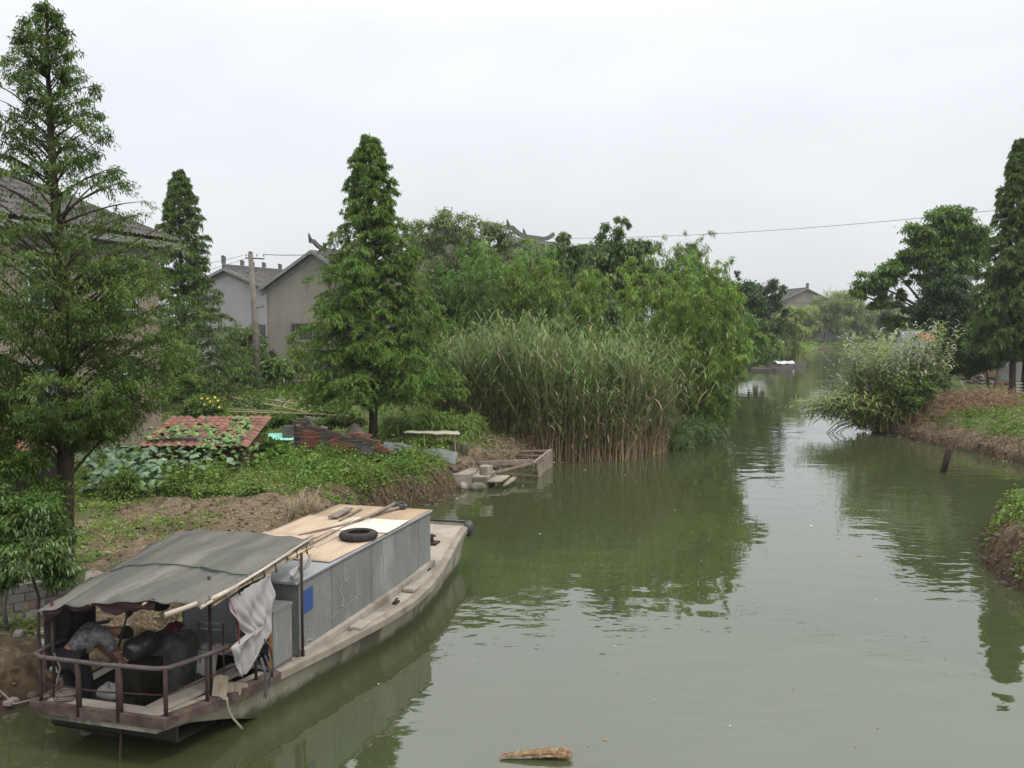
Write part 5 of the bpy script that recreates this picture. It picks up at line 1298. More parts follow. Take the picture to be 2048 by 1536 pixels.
ply('pale bleached plywood sheet across the middle of the cabin roof, port half under it', [(3.05, -.05), (4.1, -.02), (4.1, 1.1), (3.05, 1.2)], .032, m_ply3, curl=.01)
ply('orange plywood sheet on the port side of the roof under the plank', [(2.3, 1.0), (4.05, 1.0), (4.05, 2.02), (2.3, 2.04)], .030, m_ply, curl=.01)
ply('large orange plywood sheet under the tyre', [(1.02, .02), (3.05, -.02), (3.1, 1.25), (1.05, 1.30)], .016, m_ply, curl=.008)
ply('orange plywood sheet reaching under the canopy edge', [(.55, 1.05), (2.5, 1.1), (2.5, 2.05), (.6, 2.03)], .046, m_ply, curl=.012)
ty = thing('tyre', 'old black tyre lying flat on the plywood of the cabin roof', 'tyre', tuple(BW(*UV(717, 1074, ZT + .10), roofz(2.2) + .045)), BH)
m_rubber = surf('rubber', (.035, .033, .032), (.05, .045, .042), scale=12, bump=.5, rough=.8)
c = MB(); c.lathe((0, 0, 0), [(.20, .03), (.205, .0), (.27, .0), (.318, .02), (.328, .06), (.318, .11), (.27, .135), (.21, .13), (.195, .10), (.22, .09), (.24, .06), (.20, .03)], 36); c.build('casing', m_rubber, ty, fixn=False)
for k in range(36):
    an = 2 * PI * k / 36
    if k % 3 == 0:
        c = MB(); c.box((.327 * math.cos(an), .327 * math.sin(an), .065), (.01, .05, .07), rz=an); c.build('tread_block', m_rubber, ty)
def roofpole(label, pts, r, mat=m_drift, name='wooden_pole'):
    P = []
    for px, py, z in pts: u, v = UV(px, py, z); P.append(tuple(BW(u, v, z)))
    c = MB(); c.tube(P, r, 8); return tag(c.build(name, mat, None, fixn=False), label, 'pole')
zr = ZT + .09
roofpole('long wooden pole crossing the roof, upper of the pair, thick dark end forward', [(598, 1070, zr + .02), (700, 1046, zr + .03), (740, 1032, zr + .07), (788, 1008, zr + .12)], [.016, .022, .028, .036])
roofpole('second long wooden pole crossing the roof below the first', [(604, 1098, zr - .02), (680, 1058, zr + .0), (745, 1030, zr + .03), (812, 1011, zr + .06)], [.016, .022, .028, .034])
roofpole('pale thin batten lying beside the tyre on the roof', [(632, 1094, zr - .02), (700, 1060, zr), (750, 1036, zr + .01)], .010, m_palebam, 'batten')
lump = thing('tarred_rope_lump', 'black tarred lump of rope around the pole ends on the cabin roof', 'rope lump', tuple(BW(*UV(798, 1014, zr + .05), zr + .03)), BH)
for k in range(5):
    c = MB(); a0 = k * 1.25; c.tube([(.07 * math.cos(a) * (1 + .2 * math.sin(a * 3 + k)), .12 * math.sin(a), .02 + .05 * math.sin(a * 2 + k) + .012 * k) for a in np.linspace(a0, a0 + 5.5, 12)], .024, 6); c.build('coil', m_blackp, lump)
def roofboard(label, pxs, z, th, mat):
    P = [BW(*UV(px, py, z), z) for px, py in pxs]; c = MB(); c.prism(P, th); return tag(c.build('roof_plank', mat), label, 'plank')
roofboard('short grey plank on the forward port corner of the cabin roof', [(656, 1032), (675, 1032), (706, 1015), (690, 1014)], ZT + .17, .035, m_drift)
roofboard('narrow dark lath beside the short grey plank on the roof', [(677, 1040), (681, 1040), (725, 1016), (721, 1015)], ZT + .13, .02, m_drift)
# clutter under the canopy
m_tarpd = surf('dull_bundle', (.12, .118, .11), (.07, .068, .062), (.17, .16, .145), scale=5, bump=.5, rough=.9)
eng = thing('boat_engine', 'dark rounded boat engine with a shiny flank under the canopy', 'engine', tuple(BW(-1.75, 1.62, .24)), BH)
c = MB(); c.tube([(0, -.02, .80), (.10, -.02, .83), (.42, -.02, .84), (.5, -.02, .80)], [.10, .16, .16, .10], 16); c.build('casing', surf('engine_metal', (.07, .07, .07), (.12, .11, .10), (.3, .3, .3), metal=.6, rough=.32, c3amt=.38), eng)
c = MB(); c.box((.3, 0, .3), (.6, .36, .62)); c.build('block', m_bilge, eng, bevel=.02); c = MB(); c.tube([(-.05, .1, .9), (.25, .12, 1.45), (.75, -.3, 1.72)], .015, 6); c.build('exhaust_rod', m_blackp, eng)
bn = thing('covered_bundle', 'grey covered bundle beside the engine under the canopy', 'bundle', tuple(BW(-.95, 1.5, .24)), BH)
def bun(u, v): 
    a = u * 2 * PI; s = math.sin(v * PI / 2) ** .35; sq = lambda q: math.copysign(abs(q) ** .55, q); return (.30 * s * sq(math.cos(a)) * (1 + .05 * math.sin(a * 5)), .36 * s * sq(math.sin(a)), .84 * math.cos(v * PI / 2) ** .4 * (1 - .05 * math.sin(a * 3)) + .03 * math.sin(a * 7) * v)
c = MB(); c.grid(bun, 28, 12); c.build('cover', m_tarpd, bn, fixn=False)
c = MB(); c.grid(lambda u, v: (.05 + .28 * (u - .5) , .2 * (v - .5), .90 + .12 * math.sin(u * PI) * math.sin(v * PI) + .03 * math.sin(u * 9)), 8, 6); c.build('red_cloth', surf('dark_red', (.12, .03, .03), (.08, .02, .025), bump=.3), bn, thick=.01, fixn=False)
bk = MB(); bk.prism([(-.30, .85, .6), (-.30, 1.75, .6), (-.30, 1.75, 1.75), (-.30, .85, 1.75)], (.02, 0, 0)); bk.build('bulkhead_panel', m_zinc, boat)
stl = thing('folding_stool', 'metal stool with curved back rails just behind the cabin', 'stool', tuple(BW(-1.25, .62, .24)), BH)
for z in (1.18, 1.09):
    c = MB(); c.tube([(-.0, -.17, z), (-.06, -.1, z + .01), (-.08, .05, z + .01), (-.02, .2, z)], .012, 6); c.build('back_rail', m_porc, stl)
for x, y in ((-.02, -.17), (-.02, .2), (.3, -.17), (.3, .2)):
    c = MB(); c.tube([(x, y, 0), (x, y, 1.18 if x < .1 else .75)], .012, 6); c.build('leg', m_dark_metal, stl)
c = MB(); c.box((.15, .02, .76), (.36, .4, .04)); c.build('seat', m_oldboard, stl, bevel=.01)
c = MB(); c.grid(lambda u, v: (-.05 + .25 * u, .25 - .3 * v, .80 - .35 * (u < .3) * (1 - u * 3) + .02 * math.sin(v * 12)), 8, 8); c.build('white_rag', m_cloth, stl, thick=.008, fixn=False)
m_carton = surf('carton', (.36, .30, .23), (.29, .24, .18), scale=3, bump=.05)
cx = thing('wood_offcuts', 'pale plywood offcuts stacked under the hanging cloth at the gunwale', 'offcuts', tuple(BW(-1.72, .16, .60)), BH)
for a, d, r3 in (((-.05, .02, .15), (.03, .20, .30), .9), ((.12, -.02, .08), (.30, .03, .16), .1), ((.02, -.03, .12), (.22, .02, .12), .5), ((.30, -.04, .05), (.22, .05, .06), .2)):
    c = MB(); c.box(a, d, rz=r3 - .9, ry=.25); c.build('offcut', m_carton, cx)
bag = thing('white_bag', 'small whitish bag on the stern deck behind the rail', 'bag', tuple(BW(-2.12, 1.62, .16)), BH)
c = MB(); c.grid(lambda u, v: (.12 * math.sin(v * PI) ** .6 * math.cos(2 * PI * u) * (1 + .12 * math.sin(u * 23)), .18 * math.sin(v * PI) ** .6 * math.sin(2 * PI * u) * (1 + .1 * math.sin(u * 19)), .49 - .10 * math.cos(v * PI) + .03 * math.sin(u * 17) * v), 18, 10); c.build('sack', surf('bag_plastic', (.24, .23, .22), (.17, .16, .155), bump=.4), bag, fixn=False)
c = MB(); c.box((0, 0, .2), (.4, .5, .38)); c.build('crate_below', m_bilge, bag)
cl_ = thing('rope_coil', 'coil of pale rope on the stern corner of the boat', 'rope', tuple(BW(-2.48, 2.02, .655)), BH)
for k in range(5):
    c = MB(); r0 = .13 - .012 * (k % 3); c.tube([(r0 * math.cos(a) * .8 + .01 * k, r0 * math.sin(a), .012 + .016 * k + .01 * math.sin(a * 2)) for a in np.linspace(0, 6.28, 20)], .010, 5); c.build('loop', m_drift, cl_)
c = MB(); a = BW(-2.55, 2.2, .7); c.tube([a, a + Vector((-.5, .1, -.15)), Vector((-7.6, 13.6, .55)), Vector((-8.4, 13.9, .75))], .011, 5); tag(c.build('mooring_rope', m_drift, None, fixn=False), 'mooring rope running from the stern corner to the left bank', 'rope')
c = MB(); a = BW(-2.5, 2.15, .68); c.tube([a, a + Vector((.03, 0, .2)), a + Vector((.08, 0, .38)), a + Vector((-.02, .05, .55))], .010, 5); tag(c.build('hanging_hose', m_drift, None, fixn=False), 'curved pale cord standing up from the stern corner rope coil', 'cord')
ib = MB()
for k in range(16):
    p = on(rnd.uniform(10, 118), rnd.uniform(1245, 1380), .6); ib = MB(); s = rnd.uniform(.10, .24); ib.box((0, 0, 0), (s, s * .6, s * .35), rz=rnd.uniform(0, 3), j=s * .08)
    o = ib.build('bank_rubble', m_paleblock, None, bevel=s * .08); o.location = (p[0], p[1], p[2] + .03); tag(o, 'broken stone on the muddy bank beside the boat stern', 'stone', 'broken stones on the bank by the stern')

# ------------------------------------------------------------------ person bending over at the stern
pr = thing('person', 'person in grey patterned shirt and dark trousers bending over at the boat stern', 'person', tuple(BW(-2.12, 2.2, .24)), BH)
sk = {'pelvis': (0, 0, .86, .145), 'waist': (.12, -.07, .98, .13), 'chest': (.30, -.22, 1.10, .165), 'neck': (.42, -.34, 1.09, .06), 'head': (.50, -.42, 1.04, .085), 'crown': (.56, -.48, .97, .07),
      'hipL': (-.03, .10, .82, .10), 'kneeL': (.10, .12, .45, .065), 'ankL': (.0, .12, .07, .045), 'toeL': (.14, .12, .04, .04),
      'hipR': (.03, -.10, .82, .10), 'kneeR': (.14, -.12, .45, .065), 'ankR': (.05, -.13, .07, .045), 'toeR': (.19, -.13, .04, .04),
      'shL': (.35, -.03, 1.12, .07), 'elL': (.45, -.02, .86, .042), 'wrL': (.58, -.12, .66, .030), 'haL': (.63, -.16, .60, .034),
      'shR': (.18, -.36, 1.10, .07), 'elR': (.28, -.46, .84, .042), 'wrR': (.45, -.45, .66, .030), 'haR': (.50, -.44, .60, .034)}
ed = ['pelvis-waist', 'waist-chest', 'chest-neck', 'neck-head', 'head-crown', 'pelvis-hipL', 'hipL-kneeL', 'kneeL-ankL', 'ankL-toeL', 'pelvis-hipR', 'hipR-kneeR', 'kneeR-ankR', 'ankR-toeR', 'chest-shL', 'shL-elL', 'elL-wrL', 'wrL-haL', 'chest-shR', 'shR-elR', 'elR-wrR', 'wrR-haR']
for h, b0_ in (('L', (.63, -.16, .60)), ('R', (.50, -.44, .60))):
    for k in range(5):
        o = (k - 2) * .02; m1 = 'f%s%da' % (h, k); m2 = 'f%s%db' % (h, k); ln_ = (.035, .05, .055, .05, .04)[k]
        sk[m1] = (b0_[0] + .02, b0_[1] + o, b0_[2] - ln_ * .7, .010); sk[m2] = (b0_[0] + .03, b0_[1] + o * 1.2, b0_[2] - ln_ * 1.5, .008); ed += ['ha%s-%s' % (h, m1), '%s-%s' % (m1, m2)]
def skin_obj(name, keys, edges, mat, parent, grow=0.0, lv=2):
    ks = [k for k in keys]; me = bpy.data.meshes.new(name); me.from_pydata([sk[k][:3] for k in ks], [(ks.index(a), ks.index(b)) for a, b in edges], [])
    o = link(name, me, mat, parent); m = o.modifiers.new('s', 'SKIN'); m.use_smooth_shade = True
    for i, k in enumerate(ks): me.skin_vertices[0].data[i].radius = (sk[k][3] + grow,) * 2
    me.skin_vertices[0].data[0].use_root = True
    s = o.modifiers.new('u', 'SUBSURF'); s.levels = s.render_levels = lv; return o
E2 = [tuple(e.split('-')) for e in ed]
m_skin = surf('skin', (.36, .21, .14), (.32, .18, .12), bump=0, rough=.6)
skin_obj('body', list(sk), E2, m_skin, pr)
trk = ['pelvis', 'hipL', 'kneeL', 'ankL', 'hipR', 'kneeR', 'ankR']; skin_obj('trousers', trk, [e for e in E2 if e[0] in trk and e[1] in trk], surf('dark_trousers', (.018, .018, .022), (.03, .03, .034), bump=.3), pr, .022)
shk = ['pelvis', 'waist', 'chest', 'shL', 'elL', 'shR', 'elR']; skin_obj('shirt', shk, [e for e in E2 if e[0] in shk and e[1] in shk], surf('patterned_shirt', (.20, .20, .20), (.075, .075, .08), (.26, .25, .24), scale=16, bump=.3, c3amt=.45), pr, .035)
c = MB(); c.grid(lambda u, v: (.545 + .105 * math.sin(v * PI * .62) * math.cos(2 * PI * u) - .03, -.46 + .105 * math.sin(v * PI * .62) * math.sin(2 * PI * u) + .02, 1.02 + .11 * math.cos(v * PI * .62) + 0 * u), 16, 8); c.build('hair', surf('black_hair', (.015, .013, .012), (.03, .025, .02), bump=.5), pr, fixn=False)

# ------------------------------------------------------------------ far moored boats
def small_boat(label, px, py, Lb, rz, col=None):
    p = G(px, py, 0); t = thing('moored_boat', label, 'boat', (p[0], p[1], 0), rz, 'low boats moored on the far left shore'); m_ = surf('old_boat', (.16, .14, .125), (.11, .10, .09), scale=2, bump=.3)
    hb2 = MB(); n = 14; U = np.linspace(0, 1, n); S = []
    for u in U:
        w_ = .75 * math.sin(max(min(u * 1.15 + .12, 1), 0) * PI * .94) ** .55; x = (u - .5) * Lb; z = .34 + .55 * (2 * u - 1) ** 4
        S.append([(x, -w_, z), (x * .93, -w_ * .8, -.1), (x * .93, w_ * .8, -.1), (x, w_, z), (x, w_ * .88, z - .02), (x, w_ * .75, .12), (x, -w_ * .75, .12), (x, -w_ * .88, z - .02)])
    hb2.add([q for s in S for q in s], [(i * 8 + k, (i + 1) * 8 + k, (i + 1) * 8 + (k + 1) % 8, i * 8 + (k + 1) % 8) for i in range(n - 1) for k in range(8)] + [tuple(range(8)), tuple((n - 1) * 8 + k for k in range(8))[::-1]]); hb2.build('hull', m_, t)
    for x in (-.25, .22):
        c = MB(); c.box((x * Lb, 0, .36), (.3, 1.2, .05)); c.build('thwart', m_, t)
    return t
sb1 = small_boat('nearer flat old boat moored under the dark trees on the left shore', 1520, 743, 7.6, .12)
sb2 = small_boat('second moored boat with a white tarpaulin, beyond the nearer one', 1562, 734, 7.0, .35)
c = MB(); c.grid(lambda u, v: (-1 + 2.6 * u, -.7 + 1.4 * v, .42 + .3 * math.sin(v * PI) + .05 * math.sin(u * 14)), 12, 8); c.build('white_cover', m_white, sb2, thick=.02, fixn=False)
# ------------------------------------------------------------------ the trees and plants of the place
def pg(px, py, z0=1.0):
    p = on(px, py, z0); return (p[0], p[1], p[2] - .05)
def at(px, Y):
    x = (px - 1024) / F * Y * 1.0; return (x, Y, gz(x, Y) - .05)
def B_(px, py, Y, rp, rzp=None):
    """crown lobe centred on a pixel at depth Y, radius in pixels"""
    p = D(px, py, Y); k = Y / F
    return (p[0], p[1], p[2], rp * k, (rzp or rp) * k)

base = (-7.08, 15.25, gz(-7.08, 15.25) - .05)
conifer('dawn_redwood', 'tall open dawn redwood with thin airy top, by the boat canopy at the left edge', base, 9.9,
        [(.33, .8), (.37, 1.4), (.41, 1.8), (.45, 1.9), (.55, 1.75), (.64, 1.6), (.70, 1.4), (.76, .95), (.84, .66), (.92, .48), (.97, .26), (1, .05)],
        11, nb=220, twigs=19, per=42, L=.072, W=.021, mat=m_redwood_d, ang=42, droopb=.2, lean=(-.02, .1), rtrunk=.155, asym=(3.2, .08), sag=.28, gap=.05, wob=.32, tw=.42, jitter=1.7, airy=.70)
b0 = pg(750, 893)
conifer('dawn_redwood', 'dense full-skirted dawn redwood behind the ruined brick wall, centre left', b0, 11.5,
        [(.20, 2.0), (.235, 2.6), (.28, 2.75), (.34, 2.5), (.42, 2.25), (.50, 2.15), (.58, 1.9), (.66, 1.6), (.73, 1.2), (.79, .86), (.84, .82), (.90, .78), (.95, .52), (1, .12)],
        23, nb=340, twigs=18, per=29, L=.115, W=.033, mat=m_redwood, ang=30, droopb=.45, rtrunk=.15, sag=.55, gap=.0, wob=.34, lean=(-.05, 0), tw=.30, airy=.28)
b2 = at(367, 50)
conifer('dawn_redwood', 'slim bluish conifer rising behind the garden, left of the concrete pole', b2, 12.1,
        [(.06, 2.3), (.14, 3.0), (.26, 3.1), (.36, 2.6), (.48, 1.6), (.58, 1.35), (.68, 1.2), (.78, 1.0), (.88, .75), (.95, .45), (1, .1)],
        31, nb=240, twigs=15, per=18, L=.17, W=.05, mat=m_redwood_d, ang=30, droopb=.4, rtrunk=.14, sag=.6, gap=.02, wob=.25, tw=.3, asym=(0, .1))
b3 = at(2027, 54)
conifer('dawn_redwood', 'tall narrow dawn redwood at the right edge, nearer trunk of the pair', b3, 14.9,
        [(.20, 1.2), (.26, 2.0), (.36, 2.2), (.5, 2.0), (.62, 1.75), (.66, 1.3), (.74, 1.1), (.82, .85), (.9, .7), (.96, .4), (1, .1)],
        41, nb=270, twigs=16, per=18, L=.19, W=.055, mat=m_redwood_d, ang=22, droopb=.5, rtrunk=.17, sag=.8, gap=.02, wob=.25, tw=.3)
b4 = at(2052, 55.5)
conifer('dawn_redwood', 'second dawn redwood just right of the tall one at the right edge', b4, 12.8,
        [(.22, 1.2), (.28, 2.0), (.36, 2.2), (.5, 2.0), (.65, 1.5), (.8, 1.0), (.9, .6), (1, .1)],
        43, nb=190, twigs=15, per=16, L=.19, W=.055, mat=m_redwood_d, ang=22, droopb=.5, rtrunk=.17, sag=.8, wob=.25, tw=.3)

# --- behind the reeds, from left to right
clumpy_tree('broadleaf_tree', 'open-crowned grey-green broadleaf tree in front of the dark roof, above the reeds', at(905, 56),
    [B_(905, 455, 56, 48, 34), B_(840, 475, 56, 44, 36), B_(965, 470, 56, 42, 30), B_(1015, 478, 56, 32, 28), B_(870, 540, 56, 52, 48), B_(950, 530, 56, 55, 48), B_(1005, 520, 57, 40, 32), B_(905, 600, 55, 50, 50)],
    51, 20000, .20, .085, m_grey, sub=34, csize=.15, flat=.5, rtrunk=.17, tonebias=.05, split=.3)
clumpy_tree('shrub_tree', 'dark leafy small tree beside the dense redwood, left of the reeds', at(905, 52),
    [B_(900, 580, 52, 42, 40), B_(885, 640, 52, 44, 46), B_(925, 620, 52, 45, 48), B_(890, 700, 52, 40, 40)],
    52, 13000, .22, .09, m_broad, sub=30, csize=.16, rtrunk=.10)
bamboo('bamboo_clump', 'round feathery light green bamboo clump behind the reeds, below the broadleaf tree', at(1010, 50), 1.7, 9.4, 61, nc=44, n=38000, arch=2.6, L=.24, W=.05, mat=m_bamboo, t0=.25, plume=.6, hv=.35)
bamboo('bamboo_clump', 'feathery bamboo clump behind the middle of the reeds', at(1105, 49), 1.4, 8.4, 62, nc=32, n=26000, arch=2.1, L=.24, W=.045, mat=m_bamboo_y, t0=.25, plume=.7, hv=.3)
clumpy_tree('tall_leafy_tree', 'dark leafy tree with a rounded peak beside the horned roof ridge', at(1130, 57),
    [B_(1130, 476, 57, 13, 16), B_(1118, 500, 57, 22, 20), B_(1146, 512, 57, 22, 20), B_(1165, 500, 57, 16, 14), B_(1112, 540, 57, 28, 28), B_(1150, 560, 57, 34, 34), B_(1175, 540, 57, 24, 24)],
    63, 17000, .24, .075, m_broad, sub=30, csize=.16, flat=.9, droop=.45, rtrunk=.12, split=.3)
clumpy_tree('tall_leafy_tree', 'tallest ragged tree of the thicket with one leaning peak against the sky', at(1225, 55),
    [B_(1243, 447, 55, 14, 26), B_(1222, 470, 55, 24, 30), B_(1205, 515, 55, 38, 36), B_(1245, 510, 55, 40, 36), B_(1290, 505, 55, 28, 34), B_(1200, 575, 55, 48, 46), B_(1262, 570, 55, 50, 48), B_(1220, 640, 54, 60, 50), B_(1300, 560, 55, 44, 40)],
    64, 34000, .24, .075, m_broad, sub=30, csize=.15, flat=.9, droop=.45, rtrunk=.14, split=.3, tonebias=.02)
bamboo('bamboo_clump', 'bamboo clump bending right against the sky, right of the tallest tree', at(1315, 54), 1.3, 10.3, 65, nc=30, n=26000, arch=1.5, lean=(1.5, 0), L=.24, W=.045, mat=m_bamboo, t0=.25, plume=.65, hv=.3)
bamboo('bamboo_clump', 'large bright yellow-green bamboo clump overhanging the water at the reeds\' right end', at(1335, 46.3), 2.1, 8.7, 66, nc=66, n=60000, arch=2.5, lean=(.55, -.2), L=.24, W=.05, mat=m_bamboo_y, t0=.12, plume=.6, hv=.6)
bamboo('bamboo_clump', 'lower bamboo leaning far over the canal beyond the bright clump', (8.7, 47.2, gz(8.7, 47.2) - .05), 1.3, 6.3, 67, nc=42, n=34000, arch=1.7, lean=(.8, -.3), L=.24, W=.05, mat=m_bamboo, t0=.08, plume=.7, hv=.55)
clumpy_tree('leafy_tree', 'yellowish-topped tree between the bright bamboo and the dark far trees', at(1405, 60),
    [B_(1400, 575, 60, 42, 30), B_(1440, 590, 60, 38, 30), B_(1365, 600, 60, 40, 36), B_(1420, 640, 60, 50, 44), B_(1450, 680, 60, 38, 40)],
    68, 18000, .24, .09, m_bamboo_y, sub=30, csize=.17, rtrunk=.13, droop=.35)
# dark trees on the left shore farther on
clumpy_tree('dark_broadleaf_tree', 'dark round tree on the left shore above the moored boats', (24.5, 98, 1.2),
    [B_(1500, 590, 98, 34, 30), B_(1545, 585, 98, 24, 22), B_(1480, 640, 98, 40, 40), B_(1530, 640, 98, 38, 44), B_(1495, 690, 98, 36, 36), B_(1560, 620, 98, 14, 14)],
    71, 20000, .34, .15, m_dark, sub=30, csize=.17, rtrunk=.25, tonebias=.15)
clumpy_tree('small_conifer_top', 'tiny dark treetop poking above the far dark trees', (26.0, 112, 1.2),
    [B_(1472, 553, 112, 6, 16), B_(1437, 548, 112, 4, 9), B_(1472, 600, 112, 22, 40)],
    72, 3000, .3, .12, m_dark, sub=16, csize=.2, rtrunk=.12, cat='conifer tree')
clumpy_tree('round_green_tree', 'bluish-green low tree at the water just behind the bamboo, left of the moored boats', (22.4, 92, 1.0),
    [B_(1500, 660, 92, 30, 26), B_(1480, 700, 92, 34, 30), B_(1530, 695, 92, 26, 30)],
    73, 11000, .3, .12, m_broad, sub=28, csize=.18, rtrunk=.12)
clumpy_tree('leaning_shore_tree', 'thin light green tree leaning over the two moored boats', (31.5, 122, 1.0),
    [B_(1570, 640, 122, 22, 26), B_(1590, 625, 122, 20, 18), B_(1555, 680, 122, 22, 24), B_(1595, 655, 122, 20, 22)],
    74, 8000, .35, .12, m_willow, sub=22, csize=.18, rtrunk=.2, droop=.4)
clumpy_tree('willow_bush', 'low silvery willow bush drooping to the water beyond the moored boats', (36.5, 130, .8),
    [B_(1580, 690, 130, 20, 18), B_(1600, 700, 130, 18, 14), B_(1560, 712, 130, 16, 12), B_(1590, 675, 130, 14, 12)],
    75, 7000, .32, .08, m_willow, sub=24, csize=.18, strand=1.0, rtrunk=.08, tonebias=-.1)
# willows at the far end
clumpy_tree('willow_tree', 'large rounded willow with forked trunk at the far end of the canal', (67.5, 210, .9),
    [B_(1665, 600, 212, 32, 20), B_(1700, 605, 212, 28, 20), B_(1640, 625, 212, 26, 20), B_(1685, 635, 212, 34, 22)],
    81, 22000, .6, .14, m_willow, sub=34, csize=.17, strand=1.1, rtrunk=.5, multi=2, split=.25)
clumpy_tree('willow_tree', 'smaller willow right of the large forked willow at the far end', (72.4, 211, .9),
    [B_(1712, 620, 212, 24, 18), B_(1740, 625, 212, 22, 20), B_(1722, 645, 212, 22, 16)],
    82, 11000, .6, .14, m_willow, sub=28, csize=.17, strand=1.0, rtrunk=.4, split=.25, tonebias=-.12)
clumpy_tree('willow_tree', 'pale willow leaning left over the water before the white wall at the far end', (63.5, 207.5, .9),
    [B_(1610, 630, 209, 24, 22), B_(1595, 645, 209, 18, 20), B_(1625, 650, 209, 18, 18)],
    83, 10000, .6, .14, m_willow, sub=28, csize=.17, strand=.9, rtrunk=.4, split=.3, tonebias=.05)
for i, (px, py, Y, r, lab) in enumerate([(1780, 625, 225, 34, 'hazy far tree seen under the big right tree'), (1835, 640, 215, 24, 'hazy far tree left of the grey shed roof on the right bank'), (1900, 648, 230, 30, 'hazy far tree behind the dark evergreen on the right'), (1755, 660, 222, 22, 'hazy low tree right of the far willows')]):
    clumpy_tree('distant_tree', lab, (D(px, 690, Y)[0], Y, 1.1), [B_(px, py, Y, r, r * .8), B_(px + 20, py + 22, Y, r * .8, r * .6), B_(px - 22, py + 20, Y, r * .7, r * .6)], 90 + i, 5000, .7, .3, m_willow if i % 2 else m_grey, sub=20, csize=.18, rtrunk=.3, limbs=True, sublimb=False)
clumpy_tree('distant_conifer', 'tiny pointed conifer seen through the gap of the big right tree', (D(1775, 690, 200)[0], 200, 1.1), [B_(1774, 600, 200, 8, 22), B_(1774, 640, 200, 14, 26)], 97, 2500, .6, .2, m_dark, sub=20, csize=.25, rtrunk=.2, cat='conifer tree')

# --- right bank
clumpy_tree('spreading_tree', 'big spreading tree with tiered branches reaching left over the right bank', (31.0, 70, 1.2),
    [B_(1900, 435, 70, 40, 20), B_(1850, 465, 70, 42, 26), B_(1915, 470, 70, 50, 34), B_(1955, 490, 70, 30, 30), B_(1830, 510, 70, 36, 22), B_(1880, 520, 70, 50, 28),
     B_(1790, 540, 70, 36, 18), B_(1750, 560, 70, 34, 24), B_(1722, 590, 70, 20, 16), B_(1760, 600, 70, 20, 24), B_(1800, 600, 71, 16, 28), B_(1790, 640, 71, 22, 18), B_(1925, 530, 70, 30, 24), B_(1840, 560, 70, 26, 14)],
    101, 42000, .30, .12, m_broad_g, sub=24, csize=.17, flat=.45, rtrunk=.30, split=.30, droop=.25, rmin=.2)
clumpy_tree('dark_evergreen', 'dark dense round evergreen in front of the spreading tree, right bank', (29.3, 66, 1.2),
    [B_(1895, 590, 66, 46, 40), B_(1870, 630, 66, 44, 40), B_(1920, 630, 66, 46, 44), B_(1890, 565, 66, 34, 30), B_(1850, 610, 66, 22, 22), B_(1930, 680, 66, 40, 34)],
    102, 30000, .26, .09, m_dark, sub=36, csize=.17, rtrunk=.2, split=.3)
clumpy_tree('bright_shrub', 'bright green low shrub under the dark evergreen, right of the pale cane thicket', (26.9, 60.5, 1.2),
    [B_(1895, 690, 60.5, 26, 12), B_(1925, 700, 60.5, 30, 14), B_(1870, 700, 60.5, 20, 12)], 103, 7000, .2, .08, m_broad_g, sub=30, csize=.2, rtrunk=.07)
clumpy_tree('glossy_shrub', 'dark glossy shrub between the evergreen and the redwood trunks', (28.8, 58.5, 1.2),
    [B_(1960, 715, 58.5, 36, 26), B_(1990, 700, 58.5, 28, 30), B_(1935, 730, 58.5, 26, 18)], 104, 9000, .2, .09, m_broad, sub=30, csize=.18, rtrunk=.08, tonebias=-.1)
clumpy_tree('yellow_green_shrub', 'yellow-green shrub beneath the slanted grey roof on the right bank', (31.2, 63, 1.2),
    [B_(1990, 685, 63, 26, 16), B_(2012, 695, 63, 24, 20), B_(2045, 690, 63, 24, 22)], 105, 5000, .22, .1, m_bamboo_y, sub=24, csize=.2, rtrunk=.07)
conifer('thin_evergreen', 'thin small evergreen trunk standing left of the brick pile', (25.6, 57, 1.2), 4.6,
    [(.35, .5), (.5, .9), (.7, .8), (.9, .5), (1, .1)], 106, nb=46, twigs=9, per=10, L=.18, W=.07, mat=m_dark, ang=25, rtrunk=.10, sag=.5)
clumpy_tree('climbing_vine', 'green creeper spilling over the grey stone block by the cane thicket', (20.6, 47.4, 1.0),
    [B_(1815, 775, 47.6, 22, 14), B_(1845, 770, 47.6, 20, 12), B_(1830, 805, 46.7, 14, 20), B_(1870, 765, 49, 24, 10), B_(1790, 790, 47.6, 16, 16)], 107, 5200, .14, .11, m_broad_g, sub=24, csize=.25, rtrunk=.03, limbs=False, tonebias=-.08, cat='creeper')

# --- left garden
clumpy_tree('garden_shrub', 'bright round shrub directly left of the concrete pole', pg(478, 775),
    [B_(478, 735, 55, 30, 22), B_(462, 750, 55, 18, 16), B_(495, 750, 55, 18, 16)], 111, 7000, .14, .05, m_weed, sub=30, csize=.2, rtrunk=.05, cat='shrub')
clumpy_tree('grey_leaf_shrub', 'greyish shrub against the left gabled house, left of the pole', at(490, 60),
    [B_(488, 665, 60, 26, 20), B_(512, 690, 60, 22, 22), B_(470, 695, 60, 24, 22), B_(505, 710, 60, 24, 22), B_(540, 715, 60, 14, 14)], 112, 8000, .2, .09, m_grey, sub=30, csize=.18, rtrunk=.08, cat='shrub')
clumpy_tree('garden_plant', 'broad-leaved garden plants right of the concrete pole', at(548, 56),
    [B_(540, 735, 56, 18, 14), B_(565, 740, 56, 20, 14), B_(530, 750, 56, 14, 10)], 113, 2600, .26, .20, m_broad, sub=20, csize=.25, rtrunk=.04, tonebias=.15, cat='plant')
